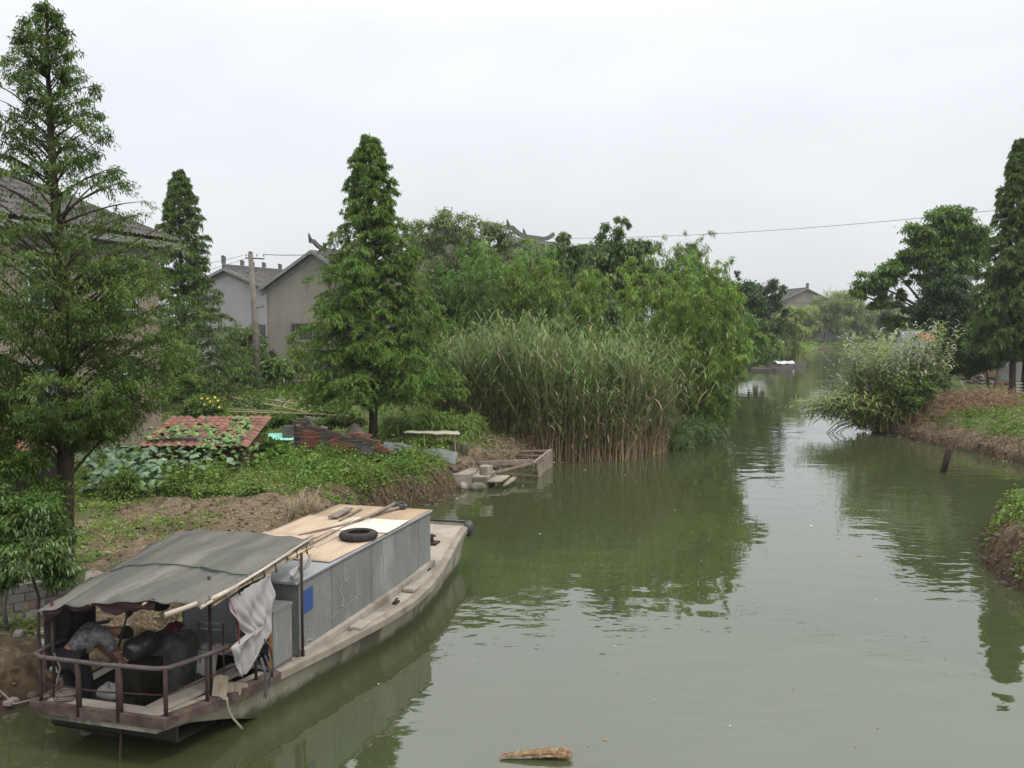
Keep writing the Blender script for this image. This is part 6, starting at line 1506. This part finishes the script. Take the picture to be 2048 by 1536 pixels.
clumpy_tree('corn_stand', 'pale tall flowering maize in front of the tan gabled house', at(590, 57),
    [B_(588, 690, 57, 14, 22), B_(600, 720, 57, 22, 22), B_(620, 745, 57, 24, 18), B_(585, 750, 57, 18, 16)], 114, 4200, .34, .05, m_cane, sub=26, csize=.22, rtrunk=.03, tonebias=.0, cat='plants')
clumpy_tree('yellow_flower_bush', 'green bush dotted with yellow flowers above the tiled shed', pg(408, 838),
    [B_(410, 812, 38, 36, 20), B_(385, 832, 38, 26, 18), B_(432, 830, 38, 22, 16)], 115, 9000, .09, .05, m_weed, sub=36, csize=.2, rtrunk=.04, tonebias=-.05, cat='shrub')
clumpy_tree('dark_bush', 'dark bush between the yellow-flowered bush and the pole', pg(505, 812),
    [B_(500, 812, 44, 24, 11), B_(525, 814, 44, 18, 10), B_(482, 808, 44, 12, 10)], 116, 5000, .12, .06, m_broad, sub=30, csize=.2, rtrunk=.04, tonebias=-.05, cat='shrub')
clumpy_tree('low_tree', 'light green rounded bush low at the left edge of the garden, behind the redwood', pg(385, 790),
    [B_(375, 765, 46, 26, 16), B_(345, 770, 46, 26, 18), B_(320, 760, 46, 24, 20)], 117, 9000, .12, .06, m_weed, sub=30, csize=.2, rtrunk=.06, cat='shrub')
clumpy_tree('pinnate_sapling', 'leafy bright sapling in the lower left corner before the redwood trunk', (-6.85, 13.95, gz(-6.85, 13.95)),
    [B_(50, 1030, 13.6, 62, 34), B_(0, 1060, 13.6, 50, 42), B_(95, 1075, 13.6, 46, 40), B_(40, 1110, 13.4, 66, 48), B_(-30, 1000, 13.6, 50, 30), B_(120, 1135, 13.6, 36, 40), B_(-20, 1150, 13.4, 50, 30), B_(80, 1010, 13.8, 46, 24)],
    118, 22000, .085, .032, m_broad, sub=52, csize=.22, flat=.45, droop=.35, rtrunk=.035, outw=.8, tonebias=.0, rmin=.25, cat='sapling')
clumpy_tree('leafy_branchlet', 'bush growing at the left edge between the hut roof and the sapling', (-7.7, 14.6, gz(-7.7, 14.6)),
    [B_(20, 930, 14.6, 50, 26), B_(60, 915, 14.6, 40, 22), B_(-10, 900, 14.6, 40, 36), B_(90, 975, 14.6, 34, 18)], 119, 4500, .085, .03, m_redwood, sub=46, csize=.2, flat=.5, rtrunk=.03, tonebias=.08, rmin=.25, cat='bush')
clumpy_tree('weedy_shrub', 'tall weed clump at the edge of the pumpkin leaves, left of the bare plot', pg(240, 1005),
    [B_(235, 975, 24.5, 24, 24), B_(255, 965, 24.5, 18, 26)], 120, 5000, .10, .03, m_weed, sub=34, csize=.25, rtrunk=.02, tonebias=-.12, limbs=False, cat='weeds')
clumpy_tree('weedy_shrub', 'second tall weed clump on the bare plot, right of the first', pg(348, 1000),
    [B_(345, 975, 25, 18, 22), B_(360, 985, 25, 14, 16), B_(330, 985, 25, 14, 14)], 121, 4200, .10, .03, m_weed, sub=34, csize=.25, rtrunk=.02, tonebias=-.1, limbs=False, cat='weeds')
# yellow flower heads are part of their bush
fb = [o for o in C.objects if o.name.startswith('yellow_flower_bush')][0]
m_petal = surf('yellow_petal', (.75, .52, .04), (.8, .6, .08), scale=20, bump=0)
fl = MB(); fl.lathe((0, 0, 0), [(.001, .012), (.03, .01), (.06, -.004), (.001, -.006)], 8); fme = fl.mesh('flower'); fme.materials.append(m_petal)
for i, (px, py) in enumerate([(403, 797), (415, 797), (430, 795), (436, 802), (438, 815), (420, 803), (408, 809), (425, 812)]):
    p = D(px, py, 37.4); o = link('flower', fme, None, fb); o.location = Vector(p) - fb.location; o.rotation_euler = (rnd.uniform(.6, 1.3), 0, rnd.uniform(-.6, .6)); o.scale = (.95,) * 3

# --- reeds
def reed_bed(name, label, poly_pts, n, Hr, seed, mat_l, cat='reeds', Lr=(.45, .9), Wr=.045, nleaf=11, dry=.3, kind=None, lean=None, t0=.22):
    rs = np.random.RandomState(seed)
    P = np.array(poly_pts(rs, n)); n = len(P)
    Hh = Hr(P, rs)
    ln = rs.randn(n, 2) * .07 if lean is None else lean(P, rs)
    ts = np.linspace(0, 1, 6)
    S = np.zeros((n, 6, 3)); S[:, :, :2] = P[:, None, :2]; S[:, :, 2] = P[:, 2:3] - .1
    S[:, :, 2] += Hh[:, None] * ts; S[:, :, :2] += ln[:, None, :] * (Hh[:, None] * ts[None] ** 1.4)[..., None]
    sv, sf = tubes_np(S, np.repeat((.014 * (1.15 - ts))[None], n, 0), 3)
    q = t0 + (1 - t0) * (np.arange(nleaf)[None, :] + rs.rand(n, nleaf)) / nleaf
    bare_ = sstep(-.2, 2.2, P[:, 0] + .5 * rs.randn(n))[:, None]; q = q * (1 - bare_) + bare_ * ((lambda b0: b0 + (1 - b0) * q)(.06 + .44 * rs.rand(n, 1) ** .6))
    x = np.clip(q, 0, .999) * 5; i = x.astype(int); fr = (x - i)[..., None]
    T0 = np.take_along_axis(S, i[..., None].repeat(3, -1), 1) * (1 - fr) + np.take_along_axis(S, (i + 1)[..., None].repeat(3, -1), 1) * fr
    az = rs.rand(n, nleaf) * 2 * PI
    o_ = np.stack([np.cos(az), np.sin(az), 0 * az], -1)
    D0 = norm(o_ * .42 + np.array([0, 0, 1.0])); bend = o_ * .42 + np.array([0, 0, -1.0]) * (.15 + .85 * rs.rand(n, nleaf, 1) ** 1.3)
    Lx = (Lr[0] + (Lr[1] - Lr[0]) * rs.rand(n, nleaf)) * (.6 + .5 * np.sin(q * PI))
    bv, bf = blades(T0.reshape(-1, 3), D0.reshape(-1, 3), bend.reshape(-1, 3), Lx.ravel(), np.full(n * nleaf, Wr) * (.7 + .6 * rs.rand(n * nleaf)), 4)
    tone = (rs.rand(n, 1) * .3 + rs.rand(n, nleaf) * .5 + .1 * q)
    deadl = (rs.rand(n, nleaf) < np.where(bare_ > .5, np.interp(q, [.2, .45, .7, 1], [.9, .6, .16, .06]), np.interp(q, [.1, .35, .6], [.5, .2, .06])))
    return (sv, sf, S), (bv, bf, np.repeat(tone.ravel(), 10), np.repeat(deadl.ravel(), 10)), rs
def reed_poly(rs, n):
    out_ = []
    while len(out_) < n:
        x = rs.uniform(-3.5, 6.7, 4000); y = rs.uniform(38.2, 49, 4000)
        front = np.interp(x, [-3.5, 0, 1.6, 4.3, 6.3, 8, 9.4], [41.3, 39.3, 37.9, 38.6, 40.6, 43.5, 46.0])
        k = (y > front) & (y < front + 5.2) & (rs.rand(4000) < np.exp(-(y - front) / 3.2))
        for a, b_ in zip(x[k], y[k]): out_.append((a, b_, 0))
    P = np.array(out_[:n]); P[:, 2] = np.maximum(height(P[:, 0], P[:, 1]), -.1)
    return P
def reed_h(P, rs):
    x = P[:, 0]
    return (np.interp(x, [-3.5, -2, 0, 3, 6, 8, 9.4], [3.7, 4.1, 4.6, 4.0, 4.3, 3.9, 3.4]) * (.70 + .42 * rs.rand(len(P)) ** 1.6) * (1 + .34 * (fbm(x * .9, P[:, 1] * .9, 3) - .45) * 2)) * np.where(rs.rand(len(P)) < .3, .35 + .4 * rs.rand(len(P)), 1)
def reed_lean(P, rs):
    l = rs.randn(len(P), 2) * .07
    front = np.interp(P[:, 0], [-3.5, 0, 1.6, 4.3, 6.3, 8, 9.4], [41.5, 39.6, 38.5, 39.2, 41.2, 44.2, 46.5])
    l[:, 1] -= .03 * (P[:, 1] < front + .8); l[:, 0] += .03; l[:, 0] += (rs.rand(len(P)) < .24) * rs.randn(len(P)) * .38
    return l
(sv, sf, S), (bv, bf, bt, bd), rs = reed_bed('reeds', '', reed_poly, 3300, reed_h, 5, m_reed, lean=reed_lean, nleaf=12, Wr=.040, Lr=(.40, .95), t0=.10)
reeds = thing('reeds', 'tall green reed bed with brown bare stems at the waterline', 'reeds', (0, 0, 0)); reeds['kind'] = 'stuff'
st = np.repeat(rs.rand(len(S)) * .9, 18)
hh = sv[:, 2]; st = np.where(hh > 2.7, .9 + .1 * rs.rand(len(st)), st)
tag(leaf_object('stems', [(sv, sf, st)], m_drystem, reeds), kind='stuff')
lf = bf.reshape(-1, 4); dead = bd[lf[:, 0]]
used = lambda sel: (np.unique(lf[sel]), lf[sel])
for nm, sel, mt in (('leaves', ~dead, m_reed), ('dry_leaves', dead, m_straw)):
    uq, ff = used(sel); remap = np.zeros(len(bv), int); remap[uq] = np.arange(len(uq))
    tag(leaf_object(nm, [(bv[uq], remap[ff], bt[uq])], mt, reeds), kind='stuff')

# pale cane thicket on the right promontory: shoots fan out over the water
rs = np.random.RandomState(77); nS = 340
cb = np.array([18.75, 48.8, .7])
az = rs.rand(nS) * 2 * PI; rr = np.sqrt(rs.rand(nS)) * np.array([2.1])
b_0 = cb + np.stack([np.cos(az) * rr * .85 + .35, np.sin(az) * rr * .7, 0 * az], 1)
b_0[:, 2] = np.maximum(height(b_0[:, 0], b_0[:, 1]), .2) - .1
Hc = 2.9 + 2.6 * rs.rand(nS) ** 1.1
lx = (b_0[:, 0] - cb[0] - .3) * .45 + rs.randn(nS) * .26
overw = rs.rand(nS) < .34; lx = np.where(overw, -1.2 - .6 * rs.rand(nS), lx); Hc = np.where(overw, 1.2 + 1.6 * rs.rand(nS), Hc)
b_0[:, 0] = np.where(overw, np.minimum(b_0[:, 0], 19.4), b_0[:, 0])
ts = np.linspace(0, 1, 7)
S = b_0[:, None, :] + np.zeros((nS, 7, 3)); S[:, :, 2] += Hc[:, None] * (ts[None] - np.where(overw, .45, .08)[:, None] * ts[None] ** 3)
S[:, :, 0] += (lx * np.where(overw, 2.3, 1.5))[:, None] * ts ** 1.5; S[:, :, 1] += (rs.randn(nS) * .4)[:, None] * ts
sv, sf = tubes_np(S, np.repeat((.016 * (1.15 - ts))[None], nS, 0), 3)
nl = 30; q = .15 + .85 * (np.arange(nl)[None] + rs.rand(nS, nl)) / nl
x = np.clip(q, 0, .999) * 6; i = x.astype(int); fr = (x - i)[..., None]
T0 = np.take_along_axis(S, i[..., None].repeat(3, -1), 1) * (1 - fr) + np.take_along_axis(S, (i + 1)[..., None].repeat(3, -1), 1) * fr
tg = norm(S[:, -1] - S[:, 0])[:, None, :]
az = rs.rand(nS, nl) * 2 * PI; o_ = np.stack([np.cos(az), np.sin(az), 0 * az], -1)
D0 = norm(o_ * .8 + tg * .9); bend = o_ * .3 + np.array([0, 0, -.8]) * (.5 + .7 * rs.rand(nS, nl, 1))
bv, bf = blades(T0.reshape(-1, 3), D0.reshape(-1, 3), bend.reshape(-1, 3), (.30 + .32 * rs.rand(nS * nl)), np.full(nS * nl, .075), 3)
variegated = (rs.rand(nS) < .5) & ~overw
tone = rs.rand(nS, nl) * .55 + .30 + np.where(variegated[:, None] & (q > .62), .5, 0) * (.5 + rs.rand(nS, nl))
cane = thing('cane_thicket', 'pale-tipped cane thicket hanging over the water on the right promontory', 'cane thicket', (0, 0, 0))
leaf_object('stems', [(sv, sf, np.repeat(rs.rand(nS), 21))], m_drystem, cane)
leaf_object('leaves', [(bv, bf, np.repeat(tone.ravel(), 8))], m_cane, cane)

# --- ground cover
def scatter_cover(name, mat, region, n, L, W, up, seed, tone0=0., tonev=.9, hts=.12, cl=14, cr=.16, dropw=.3):
    rs = np.random.RandomState(seed); nc = n // cl
    x = rs.uniform(region[0], region[1], nc * 6); y = rs.uniform(region[2], region[3], nc * 6)
    p = region[4](x, y) ; k = rs.rand(len(x)) < p
    x, y = x[k][:nc], y[k][:nc]; nc = len(x)
    c = rs.rand(nc, 1); hh_ = hts * (.3 + 1.2 * rs.rand(nc, 1) ** 1.5)
    X = x[:, None] + rs.randn(nc, cl) * cr; Y = y[:, None] + rs.randn(nc, cl) * cr
    Z = height(X.ravel(), Y.ravel()); ok = Z > .06
    Pp = np.stack([X.ravel(), Y.ravel(), Z - .01 + (hh_ * rs.rand(nc, cl)).ravel() * (1 if up < 1.5 else 0)], 1)
    dr = rs.randn(len(Pp), 3) * np.array([1, 1, .4]) + np.array([0, 0, up])
    nn = np.array([0, 0, 1.0]) + rs.randn(len(Pp), 3) * .6
    tn = (tone0 + tonev * (.45 * c + .55 * rs.rand(nc, cl))).ravel()
    Pp, dr, nn, tn = Pp[ok], dr[ok], nn[ok], tn[ok]; m = len(Pp)
    Vl, Fl = leaf_arrays(Pp, dr, nn, L * (.6 + .8 * rs.rand(m)), W * (.6 + .8 * rs.rand(m)), dropw)
    o = leaf_object(name, [(Vl, Fl, tn)], mat)
    return tag(o, kind='stuff')
gn = lambda x, y, s=1.1: fbm(x * s, y * s, 4) - .47
gmask = lambda x, y: sstep(.44, .62, greenness(x, y) + gn(x, y, .9) * 1.4)
scatter_cover('weeds', m_weed, (-17, 2.5, 14.5, 36, lambda x, y: gmask(x, y)), 70000, .095, .05, .5, 201, hts=.26, tonev=1.0)
scatter_cover('weeds', m_weed, (-22, 2, 36, 58, lambda x, y: gmask(x, y)), 30000, .13, .06, .5, 202, hts=.16, cr=.25)
scatter_cover('dry_grass', m_straw, (-20, 1, 34, 54, lambda x, y: .3 + gn(x, y) * 1.8), 14000, .2, .022, .4, 240, hts=.15, cr=.2)
scatter_cover('weeds', m_weed, (9.8, 17, 18.5, 30, lambda x, y: gmask(x, y) * (inside_dist(x, y, WATER) > .12)), 34000, .09, .055, .4, 203, hts=.16)
scatter_cover('weeds', m_weed, (18, 32, 34, 56, lambda x, y: gmask(x, y) * (inside_dist(x, y, WATER) > 1.6)), 30000, .11, .055, .4, 204, hts=.14, cr=.2)
scatter_cover('dry_grass', m_straw, (-11, 1.5, 15, 34, lambda x, y: .45 + gn(x, y) * 1.6), 42000, .12, .014, .15, 205, hts=.03, cr=.10, cl=8)
scatter_cover('weeds', m_weed, (-12, -3, 15, 29, lambda x, y: np.clip(gn(x, y, 1.9) * 3 - .15, 0, 1)), 16000, .06, .028, .6, 221, hts=.09, cr=.13)
scatter_cover('dry_grass', m_straw, (9.8, 13, 18.5, 27, lambda x, y: ((inside_dist(x, y, WATER) < .7) & (inside_dist(x, y, WATER) > -.1)) * 1.0), 3500, .20, .012, -.4, 222, tone0=-.25, tonev=.6, hts=.05, cr=.08, dropw=.7)
scatter_cover('dry_grass', m_straw, (18, 23, 36, 50, lambda x, y: ((inside_dist(x, y, WATER) < 1.6) & (inside_dist(x, y, WATER) > -.1)) * 1.0), 12000, .26, .016, -.4, 223, tone0=-.25, tonev=.6, hts=.06, cr=.12, dropw=.6)
scatter_cover('grass', m_weed, (18.5, 30, 36, 55, lambda x, y: gmask(x, y) * (inside_dist(x, y, WATER) > .9)), 16000, .22, .02, 1.6, 224, tonev=1.0, cr=.14)
scatter_cover('dry_grass', m_straw, (-5.2, -1.7, 26.5, 31.8, lambda x, y: ((inside_dist(x, y, WATER) < .75) & (inside_dist(x, y, WATER) > -.1)) * 1.0), 9000, .22, .014, -.3, 206, tone0=-.25, tonev=.8, hts=.05, cr=.14, dropw=.6)
scatter_cover('dry_grass', m_straw, (9.8, 22, 18, 50, lambda x, y: ((inside_dist(x, y, WATER) < 1.1) & (inside_dist(x, y, WATER) > -.1)) * .8), 15000, .22, .014, -.4, 207, tone0=-.1, tonev=.5, hts=.05, cr=.12, dropw=.6)
scatter_cover('grass', m_weed, (-16, 3, 14.5, 40, lambda x, y: gmask(x, y)), 30000, .17, .014, 2.2, 208, tonev=1.0, cr=.12)
scatter_cover('dead_brush', m_brushwood, (19.5, 26.5, 46.2, 54, lambda x, y: np.exp(-(((x - 23.2) / 2.8) ** 2 + ((y - 49.3 - (x - 22) * .5) / 1.5) ** 2))), 11000, .42, .022, .2, 209, hts=.7, cr=.32)
scatter_cover('far_shore_growth', m_weed, (8, 34, 46, 128, lambda x, y: ((inside_dist(x, y, WATER) < 4) & (inside_dist(x, y, WATER) > 0) & (x < .27 * y)) * 1.0), 12000, .4, .16, .5, 210, tone0=-.1, hts=.8, cr=.5)
scatter_cover('far_shore_growth', m_weed, (40, 110, 125, 240, lambda x, y: ((inside_dist(x, y, WATER) < 9) & (inside_dist(x, y, WATER) > 0.3)) * 1.0), 12000, .6, .3, .5, 211, tone0=.1, hts=.35, cr=.8)
scatter_cover('garden_growth', m_weed, (-24, -6, 50, 66, lambda x, y: .7 + 0 * x), 16000, .22, .10, .5, 212, hts=.32, cr=.35)
scatter_cover('reed_litter', m_straw, (-1.5, 9, 37.4, 46, lambda x, y: ((inside_dist(x, y, WATER) < 1.6) & (inside_dist(x, y, WATER) > -.3)) * 1.0), 6000, .3, .03, .15, 213, hts=.12, cr=.3)

# lush patches, row crops and dry stalks on the left bank
clumpy_tree('taro_plants', 'bright broad-leaved plants between the tiled shed and the ruined wall', tuple(on(560, 930)),
    [B_(550, 905, 31, 18, 20), B_(570, 915, 31, 18, 16), B_(540, 925, 30.6, 20, 12)], 131, 2200, .30, .16, m_broad_g, sub=26, csize=.25, outw=.3, droop=.1, rtrunk=.02, limbs=False, tonebias=.1, cat='plants')
clumpy_tree('dark_weeds', 'dark leafy weeds growing along the foot of the ruined wall', tuple(on(640, 925)),
    [B_(610, 915, 31.9, 18, 12), B_(645, 918, 31.7, 24, 12), B_(680, 924, 31.5, 22, 10), B_(715, 930, 31.2, 18, 9), B_(770, 922, 31.2, 16, 12), B_(800, 918, 31.4, 16, 12)], 132, 6000, .11, .07, m_broad, sub=26, csize=.25, rtrunk=.02, limbs=False, cat='weeds')
clumpy_tree('bean_row', 'dark green row of low leafy plants across the bare plot', tuple(on(530, 1000)),
    [B_(470 + 26 * k, 1006 - 3.2 * k, 25.6 + .25 * k, 15, 7) for k in range(6)], 133, 4200, .12, .05, m_broad, sub=20, csize=.25, rtrunk=.02, limbs=False, tonebias=.1, cat='plants')
clumpy_tree('weed_clump', 'bright green weed clump at the bank edge beside the cabin roof', tuple(on(660, 1008)),
    [B_(650, 1004, 26, 26, 14), B_(625, 1012, 25.4, 18, 14), B_(690, 1000, 27, 18, 10)], 134, 3600, .11, .04, m_weed, sub=26, csize=.22, rtrunk=.02, limbs=False, tonebias=.1, cat='weeds')
clumpy_tree('ground_vines', 'tangle of low green growth between the bare plot and the tiled shed', tuple(on(300, 985)),
    [B_(200 + 38 * k, 990 + 6 * math.sin(k * 2.1), 25.2, 24, 13) for k in range(9)], 135, 15000, .10, .05, m_weed, sub=30, csize=.22, rtrunk=.02, limbs=False, tonebias=-.05, cat='weeds')
clumpy_tree('garden_vines', 'light green vegetable rows between the garden poles', tuple(on(600, 845)),
    [B_(470 + 34 * k, 846 + 7 * math.sin(k * 1.7), 37, 24, 6) for k in range(8)] + [B_(490 + 40 * k, 824 + 4 * math.sin(k * 1.3), 42, 24, 5) for k in range(6)], 136, 11000, .14, .08, m_weed, sub=26, csize=.25, rtrunk=.02, limbs=False, tonebias=.0, cat='vegetables')
clumpy_tree('reed_fringe', 'low yellowish reeds between the dense redwood and the lean-to', tuple(on(800, 850)),
    [B_(790 + 36 * k, 850 - 8 * math.sin(k), 38, 26, 22) for k in range(5)], 137, 6000, .42, .035, m_weed, sub=26, csize=.25, rtrunk=.02, limbs=False, tonebias=.1, droop=.3, cat='reeds')
r_ = random.Random(21); sk_ = thing('dry_stalks', 'cluster of dry upright stalks on the bank edge by the cabin roof', 'stalks', tuple(on(615, 1035)))
for k in range(26):
    px = 570 + r_.random() * 75; p = Vector(on(px, 1040 - (px - 570) * .25)) - sk_.location; l = r_.uniform(.25, .6); dx = r_.gauss(0, .06)
    if k in (3, 9): l = .8; dx = .35
    b_ = MB(); b_.tube([p, p + Vector((dx * .5, 0, l * .5)), p + Vector((dx, r_.gauss(0, .05), l))], .009 if k not in (3, 9) else .014, 4); b_.build('stalk', m_pole, sk_)

# rough growth on the right promontory slope, stones and clods along the waterline
scatter_cover('weeds', m_weed, (18, 32, 36, 54, lambda x, y: np.clip(gn(x, y, 1.3) * 5 - .3, 0, 1) * (inside_dist(x, y, WATER) > 1.2)), 9000, .17, .07, .9, 230, hts=.34, cr=.16)
scatter_cover('dry_grass', m_straw, (18, 32, 36, 54, lambda x, y: .25 + gn(x, y, .8) * 1.6), 12000, .2, .016, .4, 231, tone0=-.1, hts=.12, cr=.2)
scatter_cover('weeds', m_weed, (9.8, 17, 18.5, 29, lambda x, y: np.clip(gn(x, y, 2.2) * 6 - .3, 0, 1) * (inside_dist(x, y, WATER) > .1)), 7000, .13, .06, .7, 232, hts=.30, cr=.12)
scatter_cover('weeds', m_weed, (-11, -2, 26, 34, lambda x, y: np.clip(gn(x, y, 1.6) * 6 - .2, 0, 1) * (inside_dist(x, y, WATER) > .2)), 12000, .15, .07, .9, 233, hts=.42, cr=.14)
def shore_stones(name, mat, reg, n, s0, s1, dlo, dhi, seed):
    rs = np.random.RandomState(seed); x = rs.uniform(reg[0], reg[1], n * 40); y = rs.uniform(reg[2], reg[3], n * 40)
    d = inside_dist(x, y, WATER); k = (d > dlo) & (d < dhi); x, y = x[k][:n], y[k][:n]; n = len(x)
    z = np.maximum(height(x, y), -.03); s = s0 + (s1 - s0) * rs.rand(n) ** 2
    cube = np.array([(a, b_, c) for a in (-.5, .5) for b_ in (-.5, .5) for c in (-.5, .5)])
    P = cube[None] * (s[:, None] * np.array([1, .75, .5]) * (.7 + .6 * rs.rand(n, 3)))[:, None, :] + rs.randn(n, 8, 3) * (s * .09)[:, None, None]
    a = rs.rand(n) * 6.28; ca, sa = np.cos(a)[:, None], np.sin(a)[:, None]
    Q = np.stack([P[..., 0] * ca - P[..., 1] * sa + x[:, None], P[..., 0] * sa + P[..., 1] * ca + y[:, None], P[..., 2] + z[:, None] + .02], -1).reshape(-1, 3)
    f_ = np.array([(0, 1, 3, 2), (4, 6, 7, 5), (0, 4, 5, 1), (2, 3, 7, 6), (0, 2, 6, 4), (1, 5, 7, 3)])
    return tag(link(name, np_mesh(name, Q, (f_[None] + 8 * np.arange(n)[:, None, None]).reshape(-1, 4)), mat), kind='stuff')
m_mudstone = surf('muddy_stone', (.13, .105, .08), (.08, .065, .05), (.22, .19, .155), scale=6, bump=.5, c3amt=.42)
shore_stones('shore_rubble', m_mudstone, (-9, 2.5, 12, 39), 420, .05, .20, -.25, .35, 301)
shore_stones('shore_rubble', m_mudstone, (9, 30, 18, 50), 380, .05, .22, -.25, .5, 302)
shore_stones('soil_clods', surf('soil_clod', (.16, .12, .08), (.10, .075, .05), scale=8, bump=.5), (-12, -4, 15, 29), 1500, .02, .09, .3, 8, 303)

clumpy_tree('bank_reeds', 'ragged low reeds at the water under the overhanging bamboo', (8.0, 45.0, gz(8.0, 45.0)),
    [(6.9, 42.6, .6, .7, .7), (7.5, 43.8, .7, .7, .8), (8.2, 44.8, .8, .7, .9), (8.8, 45.8, .7, .7, .8), (9.5, 47.0, .6, .7, .7)], 141, 7000, .55, .035, m_reed, sub=30, csize=.3, droop=.1, outw=.4, rtrunk=.02, limbs=False, tonebias=-.1, cat='reeds')
# ------------------------------------------------------------------ humid air
hz = MB(); hz.box((60, 110, 17), (420, 300, 38)); ho = hz.build('haze', None)
mh = bpy.data.materials.new('haze_air'); mh.use_nodes = True; ho.data.materials.append(mh)
t = mh.node_tree; t.nodes.clear(); o_ = t.nodes.new('ShaderNodeOutputMaterial'); pv = t.nodes.new('ShaderNodeVolumePrincipled')
pv.inputs['Color'].default_value = (.93, .96, 1.0, 1); pv.inputs['Density'].default_value = .00032; pv.inputs['Anisotropy'].default_value = .2
t.links.new(pv.outputs[0], o_.inputs['Volume']); tag(ho, kind='stuff')
